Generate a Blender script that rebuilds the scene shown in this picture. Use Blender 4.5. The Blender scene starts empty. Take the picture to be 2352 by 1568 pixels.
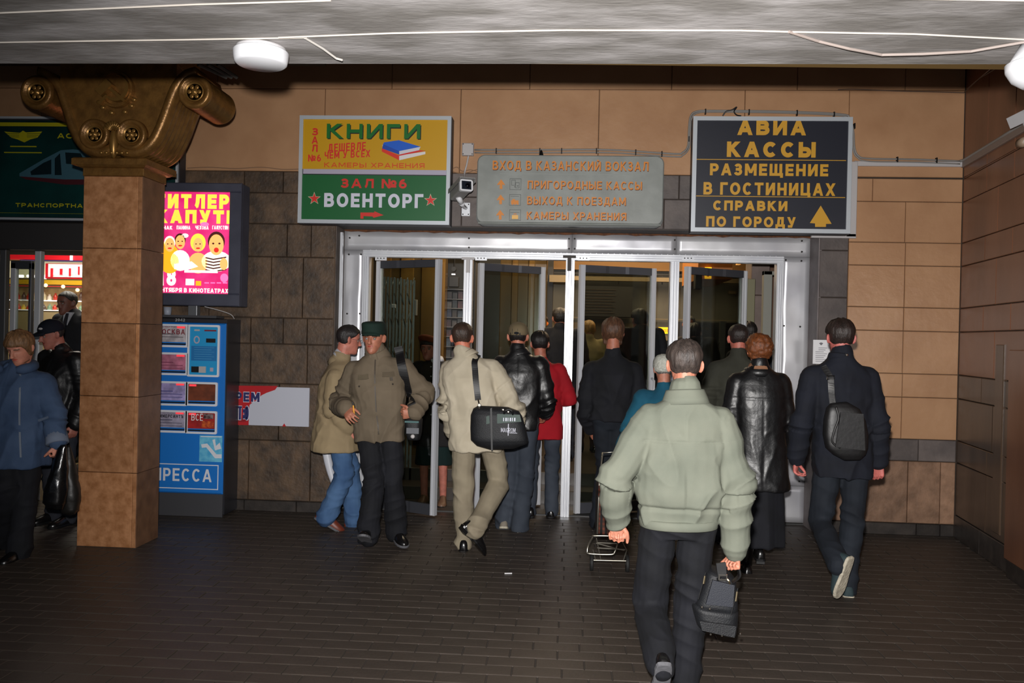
import bpy, bmesh, math, random
import numpy as np
from mathutils import Vector, Matrix
from mathutils.bvhtree import BVHTree
random.seed(7)
S = bpy.context.scene
COL = S.collection
rad = math.radians

# ------------------------------------------------------------------ camera
F = 1900.0                                   # focal length in pixels of a 2352 x 1568 frame
TH, PT, RO = rad(3.8), math.atan(10 / F), rad(1.3)
FW = Vector((-math.sin(TH) * math.cos(PT), math.cos(TH) * math.cos(PT), -math.sin(PT)))
R0 = Vector((math.cos(TH), math.sin(TH), 0)); U0 = R0.cross(FW)
RV = R0 * math.cos(RO) + U0 * math.sin(RO); UV = U0 * math.cos(RO) - R0 * math.sin(RO)
CAM = Vector((0, 0, 1.67))
cd = bpy.data.cameras.new('camera'); cam = bpy.data.objects.new('camera', cd); COL.objects.link(cam)
cd.sensor_width = 36; cd.lens = F / 2352 * 36; cd.clip_start = .05; cd.clip_end = 100
M = Matrix((RV, UV, -FW)).transposed().to_4x4(); M.translation = CAM
cam.matrix_world = M
S.camera = cam

def ray(px, py): return FW + RV * ((px - 1176) / F) - UV * ((py - 784) / F)
def at(px, py, Y):
    d = ray(px, py); return CAM + d * ((Y - CAM.y) / d.y)
def onfloor(px, py, z=0.0):
    d = ray(px, py); return CAM + d * ((z - CAM.z) / d.z)
def rect(p0, p1, Y):                          # two opposite corners -> x0, x1, z0, z1 at depth Y
    a = at(*p0, Y); b = at(*p1, Y)
    return min(a.x, b.x), max(a.x, b.x), min(a.z, b.z), max(a.z, b.z)

# ------------------------------------------------------------------ world, lights, exposure
w = bpy.data.worlds.new('world'); S.world = w; w.use_nodes = True
w.node_tree.nodes['Background'].inputs[0].default_value = (.75, .85, 1, 1)
w.node_tree.nodes['Background'].inputs[1].default_value = .10
S.view_settings.view_transform = 'Standard'; S.view_settings.look = 'None'
S.view_settings.gamma = 1; S.view_settings.exposure = 0; S.view_settings.use_curve_mapping = False
def light(name, kind, loc, power, color=(1, 1, 1), size=.1, target=None, **k):
    l = bpy.data.lights.new(name, kind); l.energy = power; l.color = color
    o = bpy.data.objects.new(name, l); COL.objects.link(o); o.location = loc
    if kind == 'AREA':
        l.shape = 'RECTANGLE'; l.size = size; l.size_y = k.get('size_y', size)
    else: l.shadow_soft_size = size
    if kind == 'SPOT': l.spot_size = rad(k.get('angle', 90)); l.spot_blend = k.get('blend', .5)
    if target is not None:
        o.rotation_euler = (Vector(target) - Vector(loc)).to_track_quat('-Z', 'Y').to_euler()
    return o
# the photographer's camera flash, above the lens
light('camera_flash', 'SPOT', (-.04, 0.0, 1.84), 1620, (1, .97, .94), .035, (.75, 7.5, 1.3), angle=106, blend=1.0)
# daylight reaching the passage from behind, and the station hall's own dim lamps
light('passage_daylight', 'AREA', (0, -1.2, 1.6), 26, (.85, .92, 1), 5, (0, 7, 1.2), size_y=2)
light('hall_lamp', 'AREA', (0.8, 11.2, 3.3), 150, (1, .74, .46), 2.5, (.8, 11.2, 0))
light('hall_lamp', 'AREA', (-1.0, 8.9, 3.3), 45, (1, .8, .55), .8, (-1.4, 9.6, 0))
light('shop_lamp', 'AREA', (-5.4, 9.0, 2.9), 55, (1, .93, .8), 1.2, (-5.4, 9.0, 0))

# ------------------------------------------------------------------ materials
def lin(c):
    return tuple(((v / 255) / 12.92 if v <= 10 else ((v / 255 + .055) / 1.055) ** 2.4) for v in c) + (1,)
MATS = {}
def mat(name, c=(128, 128, 128), r=.7, m=0.0, c2=None, scale=8.0, stretch=(1, 1, 1), bump=0.0, bscale=None, bstretch=None,
        emit=0.0, rvar=False, lo=.35, hi=.65, spec=.5, detail=6, wave=None):
    if name in MATS: return MATS[name]
    t = bpy.data.materials.new(name); t.use_nodes = True; MATS[name] = t
    n = t.node_tree.nodes; L = t.node_tree.links; b = n['Principled BSDF']
    b.inputs['Base Color'].default_value = lin(c); b.inputs['Roughness'].default_value = r
    b.inputs['Metallic'].default_value = m; b.inputs['Specular IOR Level'].default_value = spec
    if emit:
        b.inputs['Emission Color'].default_value = lin(c); b.inputs['Emission Strength'].default_value = emit
    if c2 or bump or rvar:
        tc = n.new('ShaderNodeTexCoord')
        def nz(sc, st):
            mp = n.new('ShaderNodeMapping'); mp.inputs['Scale'].default_value = st
            L.new(tc.outputs['Object'], mp.inputs[0])
            q = n.new('ShaderNodeTexNoise'); q.inputs['Scale'].default_value = sc; q.inputs['Detail'].default_value = detail
            L.new(mp.outputs[0], q.inputs['Vector']); return q
    if c2:
        q = nz(scale, stretch); cr = n.new('ShaderNodeValToRGB')
        cr.color_ramp.elements[0].position = lo; cr.color_ramp.elements[1].position = hi
        cr.color_ramp.elements[0].color = lin(c); cr.color_ramp.elements[1].color = lin(c2)
        L.new(q.outputs[0], cr.inputs[0]); out = cr.outputs[0]
        if rvar:
            oi = n.new('ShaderNodeObjectInfo'); mr = n.new('ShaderNodeMapRange')
            mr.inputs['To Min'].default_value = .72 if rvar is True else 1 - rvar; mr.inputs['To Max'].default_value = 1.15 if rvar is True else 1 + rvar
            L.new(oi.outputs['Random'], mr.inputs[0])
            hs = n.new('ShaderNodeHueSaturation'); L.new(out, hs.inputs['Color']); L.new(mr.outputs[0], hs.inputs['Value'])
            out = hs.outputs[0]
        L.new(out, b.inputs['Base Color'])
    if bump:
        q = nz(bscale or scale * 3, bstretch or stretch); bp = n.new('ShaderNodeBump')
        bp.inputs['Strength'].default_value = bump; bp.inputs['Distance'].default_value = .01
        L.new(q.outputs[0], bp.inputs['Height']); L.new(bp.outputs[0], b.inputs['Normal'])
    return t
def glass(name, tint=(200, 205, 200), refl=.06):
    t = bpy.data.materials.new(name); t.use_nodes = True; MATS[name] = t
    n = t.node_tree.nodes; L = t.node_tree.links; n.remove(n['Principled BSDF'])
    tr = n.new('ShaderNodeBsdfTransparent'); tr.inputs[0].default_value = lin(tint)
    gl = n.new('ShaderNodeBsdfGlossy'); gl.inputs['Roughness'].default_value = .05
    fr = n.new('ShaderNodeFresnel'); fr.inputs[0].default_value = 1.45
    mx = n.new('ShaderNodeMixShader'); L.new(fr.outputs[0], mx.inputs[0]); L.new(tr.outputs[0], mx.inputs[1])
    L.new(gl.outputs[0], mx.inputs[2]); L.new(mx.outputs[0], n['Material Output'].inputs[0]); return t

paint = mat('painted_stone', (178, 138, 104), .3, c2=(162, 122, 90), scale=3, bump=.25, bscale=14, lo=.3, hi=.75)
paint_side = mat('painted_stone_shaded', (126, 84, 62), .3, c2=(100, 66, 49), scale=2.2, stretch=(1, 1, .3), bump=.15, bscale=10)  # darker copy of the wall paint, glancing shade put into its colour
dark = mat('bare_stone', (56, 45, 36), .55, c2=(96, 75, 56), scale=9, bump=.5, bscale=30, rvar=True, lo=.3, hi=.7)
dark_grey = mat('grey_stone', (84, 76, 74), .6, c2=(104, 94, 90), scale=5, bump=.3, bscale=25, rvar=True)
warmst = mat('warm_bare_stone', (116, 88, 68), .55, c2=(150, 116, 92), scale=8, bump=.4, bscale=28, rvar=True)
skirt = mat('skirting_stone', (44, 40, 38), .4, c2=(60, 54, 50), scale=9, bump=.2, rvar=True)
mortar = mat('mortar', (52, 42, 34), .9)
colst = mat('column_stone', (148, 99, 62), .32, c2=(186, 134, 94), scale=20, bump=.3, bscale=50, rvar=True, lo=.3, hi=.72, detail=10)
bronze = mat('bronze_paint', (142, 102, 52), .36, m=.45, c2=(116, 82, 42), scale=14, bump=.25, bscale=60)
bronze2 = mat('bronze_relief', (150, 112, 58), .33, m=.6)
concrete = mat('whitewashed_concrete', (128, 124, 120), .75, c2=(196, 192, 192), scale=2.6, stretch=(1, 3, 1), bump=.25, bscale=18, lo=.42, hi=.8)
white_ridge = mat('white_joint', (196, 188, 178), .8)
ochre = mat('ochre_edge', (120, 92, 40), .7)
darkmat = mat('dark_ceiling', (40, 34, 30), .9)
alu = mat('aluminium', (216, 218, 222), .36, m=.25, c2=(196, 198, 205), scale=3, stretch=(1, 1, .15), bump=.1, bscale=6)
sheet = mat('galvanised_sheet', (205, 205, 208), .34, m=.42, c2=(172, 172, 178), scale=2.2, bump=.55, bscale=2.6, bstretch=(1, 1, .6), detail=2, spec=.6)
rust = mat('rust', (104, 62, 34), .9, c2=(70, 44, 28), scale=30)
black = mat('black_plastic', (16, 16, 18), .5)
screwm = mat('dark_screw', (30, 26, 24), .5, m=.6)
white = mat('white_plastic', (215, 216, 220), .45)
grey = mat('grey_conduit', (128, 124, 120), .5)
greypaint = mat('light_grey_paint', (176, 172, 172), .5)
paper = mat('paper', (225, 225, 228), .8)
pane = glass('door_glass')

# ------------------------------------------------------------------ object helpers
def obj(name, me, parent=None, mats=None, label=None, cat=None, group=None, kind=None):
    o = bpy.data.objects.new(name, me); COL.objects.link(o)
    if me is not None and mats is not None:
        if not isinstance(mats, (list, tuple)): mats = [mats]
        if len(me.materials) == 0:
            for q in mats: me.materials.append(q)
    if parent is not None: 
        o.parent = parent; o.matrix_parent_inverse = parent.matrix_world.inverted()
    if label: o['label'] = label
    if cat: o['category'] = cat
    if group: o['group'] = group
    if kind: o['kind'] = kind
    return o
def thing(name, label, cat, loc=(0, 0, 0), group=None, kind=None):
    o = bpy.data.objects.new(name, None); COL.objects.link(o); o.location = loc; o.empty_display_size = .1
    o.matrix_world = Matrix.Translation(Vector(loc))
    if label: o['label'] = label
    if cat: o['category'] = cat
    if group: o['group'] = group
    if kind: o['kind'] = kind
    return o
class G:                                       # collects geometry for ONE mesh
    def __init__(s): s.v = []; s.f = []; s.mi = []
    def add(s, vs, fs, mi=0):
        k = len(s.v); s.v += [tuple(q) for q in vs]; s.f += [tuple(i + k for i in f) for f in fs]; s.mi += [mi] * len(fs); return s
    def box(s, x0, x1, y0, y1, z0, z1, mi=0):
        v = [(x, y, z) for x in (x0, x1) for y in (y0, y1) for z in (z0, z1)]
        return s.add(v, [(0, 1, 3, 2), (4, 6, 7, 5), (0, 4, 5, 1), (2, 3, 7, 6), (0, 2, 6, 4), (1, 5, 7, 3)], mi)
    def rbox(s, x0, x1, y0, y1, z0, z1, b=.004, mi=0):   # box whose y0 face is chamfered
        v = [(x0, y1, z0), (x1, y1, z0), (x1, y1, z1), (x0, y1, z1), (x0, y0 + b, z0), (x1, y0 + b, z0), (x1, y0 + b, z1), (x0, y0 + b, z1),
             (x0 + b, y0, z0 + b), (x1 - b, y0, z0 + b), (x1 - b, y0, z1 - b), (x0 + b, y0, z1 - b)]
        f = [(0, 3, 2, 1)] + [(i, (i + 1) % 4, 4 + (i + 1) % 4, 4 + i) for i in range(4)] + \
            [(4 + i, 4 + (i + 1) % 4, 8 + (i + 1) % 4, 8 + i) for i in range(4)] + [(8, 9, 10, 11)]
        return s.add(v, f, mi)
    def prism(s, pts, y0, y1, mi=0):           # polygon in x,z extruded over y
        n = len(pts)
        v = [(x, y0, z) for x, z in pts] + [(x, y1, z) for x, z in pts]
        return s.add(v, [tuple(range(n)), tuple(range(2 * n - 1, n - 1, -1))] + [(i, i + n, (i + 1) % n + n, (i + 1) % n) for i in range(n)], mi)
    def rings(s, rings, mi=0, cap=True):
        n = len(rings[0]); v = [p for r_ in rings for p in r_]; f = []
        for a in range(len(rings) - 1):
            for i in range(n):
                j = (i + 1) % n; f.append((a * n + i, a * n + j, (a + 1) * n + j, (a + 1) * n + i))
        if cap: f.append(tuple(range(n - 1, -1, -1))); k = (len(rings) - 1) * n; f.append(tuple(range(k, k + n)))
        return s.add(v, f, mi)
    def tube(s, pts, r, n=8, mi=0, flat=None):
        pts = [Vector(p) for p in pts]; rs = r if isinstance(r, (list, tuple)) else [r] * len(pts); rr = []
        d0 = (pts[1] - pts[0]).normalized(); ref = Vector((0, 0, 1)) if abs(d0.z) < .9 else Vector((1, 0, 0))
        a = d0.cross(ref).normalized()
        for i, p in enumerate(pts):
            d = (pts[min(i + 1, len(pts) - 1)] - pts[max(i - 1, 0)]).normalized()
            a = (a - d * a.dot(d)).normalized(); b = d.cross(a)
            rr.append([p + a * rs[i] * math.cos(2 * math.pi * k / n) + b * rs[i] * math.sin(2 * math.pi * k / n) for k in range(n)])
        return s.rings(rr, mi)
    def lathe(s, c, prof, axis='z', n=24, mi=0, ang=None):    # prof: (radius, height)
        rr = []
        for r_, h in prof:
            ring = []
            for k in range(n):
                a = 2 * math.pi * k / n; u, v = r_ * math.cos(a), r_ * math.sin(a)
                if axis == 'z': q = (u, v, h)
                elif axis == 'y': q = (u, h, -v)
                else: q = (h, u, v)
                ring.append(Vector(c) + Vector(q))
            rr.append(ring)
        return s.rings(rr, mi)
    def sphere(s, c, r, n=12, mi=0, sc=(1, 1, 1)):
        prof = [(r * max(math.sin(math.pi * k / n), .001), -r * math.cos(math.pi * k / n)) for k in range(n + 1)]
        c = Vector(c); rr = []
        for q, h in prof:
            rr.append([c + Vector((q * math.cos(2 * math.pi * k / (2 * n)) * sc[0], q * math.sin(2 * math.pi * k / (2 * n)) * sc[1], h * sc[2])) for k in range(2 * n)])
        return s.rings(rr, mi)
    def xf(s, m_):
        s.v = [tuple(m_ @ Vector(p)) for p in s.v]; return s
    def mesh(s, name='m', smooth=False):
        me = bpy.data.meshes.new(name); me.from_pydata(s.v, [], s.f); me.validate()
        if any(s.mi) and len(me.polygons) == len(s.mi): me.polygons.foreach_set('material_index', s.mi)
        if smooth: me.shade_smooth()
        bm = bmesh.new(); bm.from_mesh(me); bmesh.ops.recalc_face_normals(bm, faces=bm.faces); bm.to_mesh(me); bm.free()
        if smooth: me.shade_smooth()
        me.update(); return me
    def make(s, name, mats, parent=None, smooth=False, **k):
        return obj(name, s.mesh(name, smooth), parent, mats, **k)
def bevel(o, wd=.003, seg=2):
    m_ = o.modifiers.new('bevel', 'BEVEL'); m_.width = wd; m_.segments = seg; m_.limit_method = 'ANGLE'; return o

def plate(box, Y, parent, m_, name='panel', t=.004, b=.0, label=None):
    x0, x1, z0, z1 = rect(box[:2], box[2:4], Y)
    g = G(); (g.rbox(x0, x1, Y - t, Y, z0, z1, b) if b else g.box(x0, x1, Y - t, Y, z0, z1)); return g.make(name, m_, parent, label=label)
def poly(pts, Y, parent, m_, name='printed_shape', t=.002, label=None):
    g = G(); g.prism([(at(a, b_, Y).x, at(a, b_, Y).z) for a, b_ in pts], Y - t, Y); return g.make(name, m_, parent, label=label)
def ell(cx, cy, rx, ry, n=20, a0=0): return [(cx + rx * math.cos(2 * math.pi * k / n + a0), cy + ry * math.sin(2 * math.pi * k / n + a0)) for k in range(n)]
def rframe(box, Y, parent, m_, wd, name='frame', t=.02, back=0.0):      # four mitred bars
    x0, x1, z0, z1 = rect(box[:2], box[2:4], Y)
    for k, (a, b_) in enumerate((((x0, z0), (x1, z0)), ((x1, z0), (x1, z1)), ((x1, z1), (x0, z1)), ((x0, z1), (x0, z0)))):
        cx, cz = (x0 + x1) / 2, (z0 + z1) / 2
        ins = lambda p: (p[0] + (wd if p[0] < cx else -wd), p[1] + (wd if p[1] < cz else -wd))
        g = G(); g.prism([a, b_, ins(b_), ins(a)], Y - t, Y + back); g.make(name, m_, parent)
    return x0, x1, z0, z1
# ------------------------------------------------------------------ a small Cyrillic block alphabet drawn as strokes
def arc(cx, cy, rx, ry, a0, a1, n=10): return [(cx + rx * math.cos(rad(a0 + (a1 - a0) * k / n)), cy + ry * math.sin(rad(a0 + (a1 - a0) * k / n))) for k in range(n + 1)]
def _gl():
    L = lambda *p: ('L', list(p)); D = lambda *p: ('D', list(p)); C_ = lambda p: ('C', p)
    v0, v1 = L((0, 0), (0, 1)), L((1, 0), (1, 1)); O = C_(arc(.5, .5, .5, .5, 0, 360, 24)[:-1])
    bowl = lambda y0, y1, x0=0: L(*([(x0, y0), (.6, y0)] + arc(.6, (y0 + y1) / 2, .4, (y1 - y0) / 2, -90, 90, 8) + [(x0, y1)]))
    g = {'А': (.95, [D((0, 0), (.5, 1)), D((1, 0), (.5, 1)), L((.2, .26), (.8, .26))]), 'Б': (.8, [v0, L((0, 1), (.9, 1)), bowl(0, .55)]),
         'В': (.82, [v0, bowl(0, .52), L(*([(0, 1), (.55, 1)] + arc(.55, .76, .36, .24, 90, -90, 8) + [(0, .52)]))]), 'Г': (.7, [L((0, 0), (0, 1), (1, 1))]),
         'Д': (.95, [L((.22, .1), (.3, 1), (.82, 1), (.82, .1)), L((0, -.14), (0, .1), (1, .1), (1, -.14))]), 'Е': (.72, [L((1, 0), (0, 0), (0, 1), (1, 1)), L((0, .5), (.9, .5))]),
         'Ж': (1.2, [L((.5, 0), (.5, 1)), D((0, 0), (.45, .5)), D((0, 1), (.45, .5)), D((1, 0), (.55, .5)), D((1, 1), (.55, .5))]),
         'З': (.75, [L(*(arc(.45, .26, .5, .26, -165, 90, 12) + [(.3, .52)])), L(*(arc(.45, .76, .44, .24, 160, -90, 12)))]),
         'И': (.85, [v0, v1, D((0, 0), (1, 1))]), 'Й': (.85, [v0, v1, D((0, 0), (1, 1)), L((.3, 1.24), (.5, 1.16), (.7, 1.24))]), 'К': (.85, [v0, D((.9, 1), (.12, .5)), D((1, 0), (.28, .58))]),
         'Л': (.88, [L((0, 0), (.12, .06), (.24, .4), (.28, 1), (1, 1), (1, 0))]), 'М': (1.05, [v0, v1, D((.5, .12), (.03, 1)), D((.5, .12), (.97, 1))]), 'Н': (.85, [v0, v1, L((0, .5), (1, .5))]),
         'О': (.95, [O]), 'П': (.85, [L((0, 0), (0, 1), (1, 1), (1, 0))]), 'Р': (.78, [v0, bowl(.42, 1)]), 'С': (.88, [L(*arc(.52, .5, .5, .5, 42, 318, 18))]),
         'Т': (.82, [L((0, 1), (1, 1)), L((.5, 0), (.5, 1))]), 'У': (.85, [D((0, 1), (.52, .3)), D((1, 1), (.42, 0)), L((.42, 0), (.15, 0))]), 'Х': (.88, [D((0, 0), (1, 1)), D((1, 0), (0, 1))]),
         'Ц': (.9, [L((0, 1), (0, 0), (.9, 0), (.9, 1)), L((1, .0), (1, -.2))]), 'Ч': (.8, [v1, L((0, 1), (0, .6), (.15, .42), (1, .42))]), 'Ш': (1.15, [L((0, 1), (0, 0), (1, 0), (1, 1)), L((.5, 0), (.5, 1))]),
         'Щ': (1.2, [L((0, 1), (0, 0), (.92, 0), (.92, 1)), L((.46, 0), (.46, 1)), L((1, 0), (1, -.2))]), 'Ь': (.78, [v0, bowl(0, .56)]), 'Ъ': (.9, [L((0, 1), (.3, 1), (.3, 0)), bowl(0, .56, .3)]),
         'Ы': (1.05, [v0, L(*([(0, 0), (.4, 0)] + arc(.4, .28, .25, .28, -90, 90, 8) + [(0, .56)])), v1]), 'Ю': (1.2, [v0, L((0, .5), (.4, .5)), C_(arc(.7, .5, .3, .5, 0, 360, 20)[:-1])]),
         'Я': (.82, [v1, L(*([(1, .42), (.4, .42)] + arc(.4, .71, .4, .29, -90, -270, 8) + [(1, 1)])), D((0, 0), (.55, .42))]),
         '0': (.65, [C_(arc(.5, .5, .5, .5, 0, 360, 20)[:-1])]), '1': (.35, [L((1, 0), (1, 1), (0, .75))]), '2': (.65, [L(*(arc(.5, .7, .45, .3, 170, -30, 8) + [(0, 0), (1, 0)]))]),
         '4': (.7, [L((.75, 0), (.75, 1), (0, .28), (1, .28))]), '6': (.7, [C_(arc(.5, .3, .5, .3, 0, 360, 18)[:-1]), L(*arc(.62, .42, .6, .58, 180, 75, 8))]),
         '8': (.7, [C_(arc(.5, .27, .5, .27, 0, 360, 16)[:-1]), C_(arc(.5, .77, .42, .23, 0, 360, 16)[:-1])]), '!': (.12, [L((.5, .35), (.5, 1)), L((.5, 0), (.5, .14))]), ':': (.12, [L((.5, .1), (.5, .25)), L((.5, .6), (.5, .75))]),
         '№': (1.35, [L((0, 0), (0, 1)), L((.52, 0), (.52, 1)), D((.52, 0), (0, 1)), C_(arc(.84, .58, .16, .26, 0, 360, 14)[:-1]), L((.7, .12), (.98, .12))]),
         'G': (.9, [L(*(arc(.52, .5, .5, .5, 42, 330, 18) + [(.98, .45), (.6, .45)]))]), 'R': (.8, [v0, bowl(.45, 1), D((1, 0), (.5, .45))]), 'Ё': (.72, [L((1, 0), (0, 0), (0, 1), (1, 1)), L((0, .5), (.9, .5)), L((.2, 1.25), (.35, 1.25)), L((.65, 1.25), (.8, 1.25))])}
    for a, b_ in zip('MAOTBEKHPCX', 'МАОТВЕКНРСХ'): g[a] = g[b_]
    return g
GL = _gl()
def _stroke(pts, t, closed=False):
    P = []
    for a, b_ in pts:
        if not P or (Vector((a, b_)) - P[-1]).length > 1e-5: P.append(Vector((a, b_)))
    n = len(P); l_ = []; r_ = []
    for i in range(n):
        if closed: d0, d1 = (P[i] - P[i - 1]).normalized(), (P[(i + 1) % n] - P[i]).normalized()
        else:
            d1 = (P[min(i + 1, n - 1)] - P[min(i, n - 2)]).normalized(); d0 = (P[max(i, 1)] - P[max(i, 1) - 1]).normalized()
            if i == 0: d0 = d1
            if i == n - 1: d1 = d0
        nn = (Vector((-d0.y, d0.x)) + Vector((-d1.y, d1.x)));
        nn = nn.normalized() if nn.length > 1e-6 else Vector((-d1.y, d1.x))
        k = t / 2 / max(.35, nn.dot(Vector((-d1.y, d1.x)))); l_.append(P[i] + nn * k); r_.append(P[i] - nn * k)
    return l_, r_
def text(s, box, Y, parent, m_, name='lettering', bold=.03, depth=.002, rot=0.0, label=None, sp=None):
    """block lettering fitted to a pixel box (x0,y0,x1,y1) on the plane y = Y"""
    x0, x1, z0, z1 = rect(box[:2], box[2:4], Y); out = None
    if ' ' in s:                                # one mesh per word
        unit = lambda q: sum(.42 if c_ == ' ' else GL[c_.upper()][0] * (.74 if c_.islower() else 1) * .82 + .17 for c_ in q); tot = unit(s) - .17; u = 0
        for wd_ in s.split(' '):
            u1 = u + unit(wd_) - .17; f0, f1 = u / tot, u1 / tot
            out = text_w(wd_, x0 + (x1 - x0) * f0, x0 + (x1 - x0) * f1, z0, z1, Y, parent, m_, name, bold, depth, rot, label, (x0 + x1) / 2); u = u1 + .17 + .42
        return out
    return text_w(s, x0, x1, z0, z1, Y, parent, m_, name, bold, depth, rot, label, (x0 + x1) / 2)
def text_w(s, x0, x1, z0, z1, Y, parent, m_, name, bold, depth, rot, label, cx, sp=None):
    Hh = z1 - z0; t = .105 + bold * 2.3; g = G()
    adv = []; x = 0; sp = sp or .13 + .06 * (1 - t)
    for ch in s:
        if ch == ' ': x += .42; continue
        small = ch.islower(); key = ch.upper() if ch.upper() in GL else 'О'; wd, st = GL[key]; sc = .74 if small else 1
        adv.append((x, wd * sc * .82, sc, st)); x += wd * sc * .82 + sp
    W_ = x - sp; kx = (x1 - x0) / W_; tx = t * Hh; cxm = x0
    ky = Hh; tw = tx * min(1.25, max(.7, kx / ky))            # stroke thickness across
    cnt = [0]
    def put(l_, r_, closed):
        cnt[0] += 1; D_ = depth + .00012 * (cnt[0] % 7)
        q = [(a.x, a.y) for a in l_], [(a.x, a.y) for a in r_]; n = len(l_)
        sh = lambda p: (p[0], p[1] + (p[0] - cx) * math.tan(rot))
        A_, B_ = [sh(p) for p in q[0]], [sh(p) for p in q[1]]
        v = [(a, Y - D_, b_) for a, b_ in A_] + [(a, Y - D_, b_) for a, b_ in B_] + [(a, Y, b_) for a, b_ in A_] + [(a, Y, b_) for a, b_ in B_]; f = []
        m = n if closed else n - 1
        for i in range(m):
            j = (i + 1) % n; f += [(i, j, n + j, n + i), (i, 2 * n + i, 2 * n + j, j), (n + i, n + j, 3 * n + j, 3 * n + i)]
        if not closed: f += [(0, n, 3 * n, 2 * n), (n - 1, 3 * n - 1, 4 * n - 1, 2 * n - 1)]
        g.add(v, f)
    for x, wd, sc, st in adv:
        gx0 = x0 + x * kx; gw = wd * kx; hh = Hh * sc; tt = tw
        if gw < tt * 1.3 and gw > tt * .9: gw = tt * 1.3
        X = lambda u: gx0 + tt / 2 + u * max(gw - tt, 0.0001); Zf = lambda v: z0 + tt / 2 + v * (hh - tt)
        for kd, pts in st:
            Q = [(X(a), Zf(b_)) for a, b_ in pts]
            if kd == 'L':
                l_, r_ = _stroke(Q, tt)          # push free ends of the stroke out by half its width
                Q2 = [Vector(p) for p in Q]; d0 = (Q2[0] - Q2[1]).normalized(); d1 = (Q2[-1] - Q2[-2]).normalized()
                ex = lambda p, d: p + d * tt / 2 if abs(d.x) < .1 or abs(d.y) < .1 else p
                Q2[0] = ex(Q2[0], d0); Q2[-1] = ex(Q2[-1], d1); l_, r_ = _stroke([(p.x, p.y) for p in Q2], tt); put(l_, r_, False)
            elif kd == 'C': l_, r_ = _stroke(Q, tt, True); put(l_, r_, True)
            else:
                a, b_ = [Vector(p) for p in Q]; a.y += math.copysign(tt / 2, a.y - b_.y) if pts[0][1] in (0, 1) else 0; b_.y += math.copysign(tt / 2, b_.y - a.y) if pts[1][1] in (0, 1) else 0
                d = (b_ - a); w_ = tt / 2 * min(d.length / max(abs(d.y), 1e-6), 2.0); w_ = w_ * .95
                put([a - Vector((w_, 0)), b_ - Vector((w_, 0))], [a + Vector((w_, 0)), b_ + Vector((w_, 0))], False)
    return g.make(name, m_, parent, label=label)
YW = 7.5; YF = 7.8                              # wall face, door frame plane
def zz(px, py, Y=YW): return at(px, py, Y).z
def xx(px, py, Y=YW): return at(px, py, Y).x
OX0, OX1, OZ = xx(768, 700), xx(1880, 700), zz(1300, 524)       # doorway opening
SX0, SX1, SZ = -5.75, -4.42, zz(90, 574)                        # left shop opening
XR = 3.432
def SW(z): return z
# ---- floor: joined bed plus tiles
fl = thing('floor', None, None, (0, 0, 0), kind='structure')
tile_m = mat('clinker_tile', (60, 53, 47), .5, c2=(66, 58, 52), scale=5, bump=.2, bscale=40, rvar=.07)
grout = mat('floor_grout', (54, 48, 43), .8)
G().box(-9, 5, -2, 16, -.1, -.006).make('floor_bed', grout, fl)
TL, TW = .25, .118
def tile_geo(g, x, y, h=0.0):
    g.xf(Matrix()); 
    x0, x1, y0, y1 = x + .003, x + TL - .003, y + .003, y + TW - .003
    v = [(x0, y0, -.03), (x1, y0, -.03), (x1, y1, -.03), (x0, y1, -.03), (x0, y0, h - .002), (x1, y0, h - .002), (x1, y1, h - .002), (x0, y1, h - .002)]
    b = .003; v += [(x0 + b, y0 + b, h), (x1 - b, y0 + b, h), (x1 - b, y1 - b, h), (x0 + b, y1 - b, h)]
    f = [(i, (i + 1) % 4, 4 + (i + 1) % 4, 4 + i) for i in range(4)] + [(4 + i, 4 + (i + 1) % 4, 8 + (i + 1) % 4, 8 + i) for i in range(4)] + [(8, 9, 10, 11)]
    k = len(g.v); g.v += v; g.f += [tuple(i + k for i in q) for q in f]; g.mi += [0] * len(f)
g0 = G(); tile_geo(g0, -TL / 2, -TW / 2); tme = g0.mesh('tile'); tme.materials.append(tile_m)
bed = G(); ntile = 0; rnd = random.Random(3)
row = 0; y = 3.6
while y < 7.5:
    off = (row % 2) * TL / 2 + rnd.uniform(-.02, .02); x = -7.5 + off
    while x < 4.2:
        cx, cy = x + TL / 2, y + TW / 2
        xr = XR - .122 * (7.5 - cy)
        if cx < xr + .1:
            vis = abs(cx - .0 + .07 * cy) < .66 * cy and cy > 3.95
            if vis and ntile < 300:
                o = bpy.data.objects.new('tile', tme); COL.objects.link(o); o.parent = fl
                o.location = (cx, cy, rnd.uniform(-.0012, .0008)); ntile += 1
            else: tile_geo_x = tile_geo(bed, x, y, rnd.uniform(-.001, .0005)) if (vis or cy < 7.5) else None
        x += TL
    y += TW; row += 1
bed.make('tile_field', tile_m, fl, kind='stuff')
G().box(-9, 5, 7.62, 16, -.02, -.001).make('inner_floor', mat('inner_floor', (50, 44, 40), .35, c2=(62, 54, 48), scale=4), fl)

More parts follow.
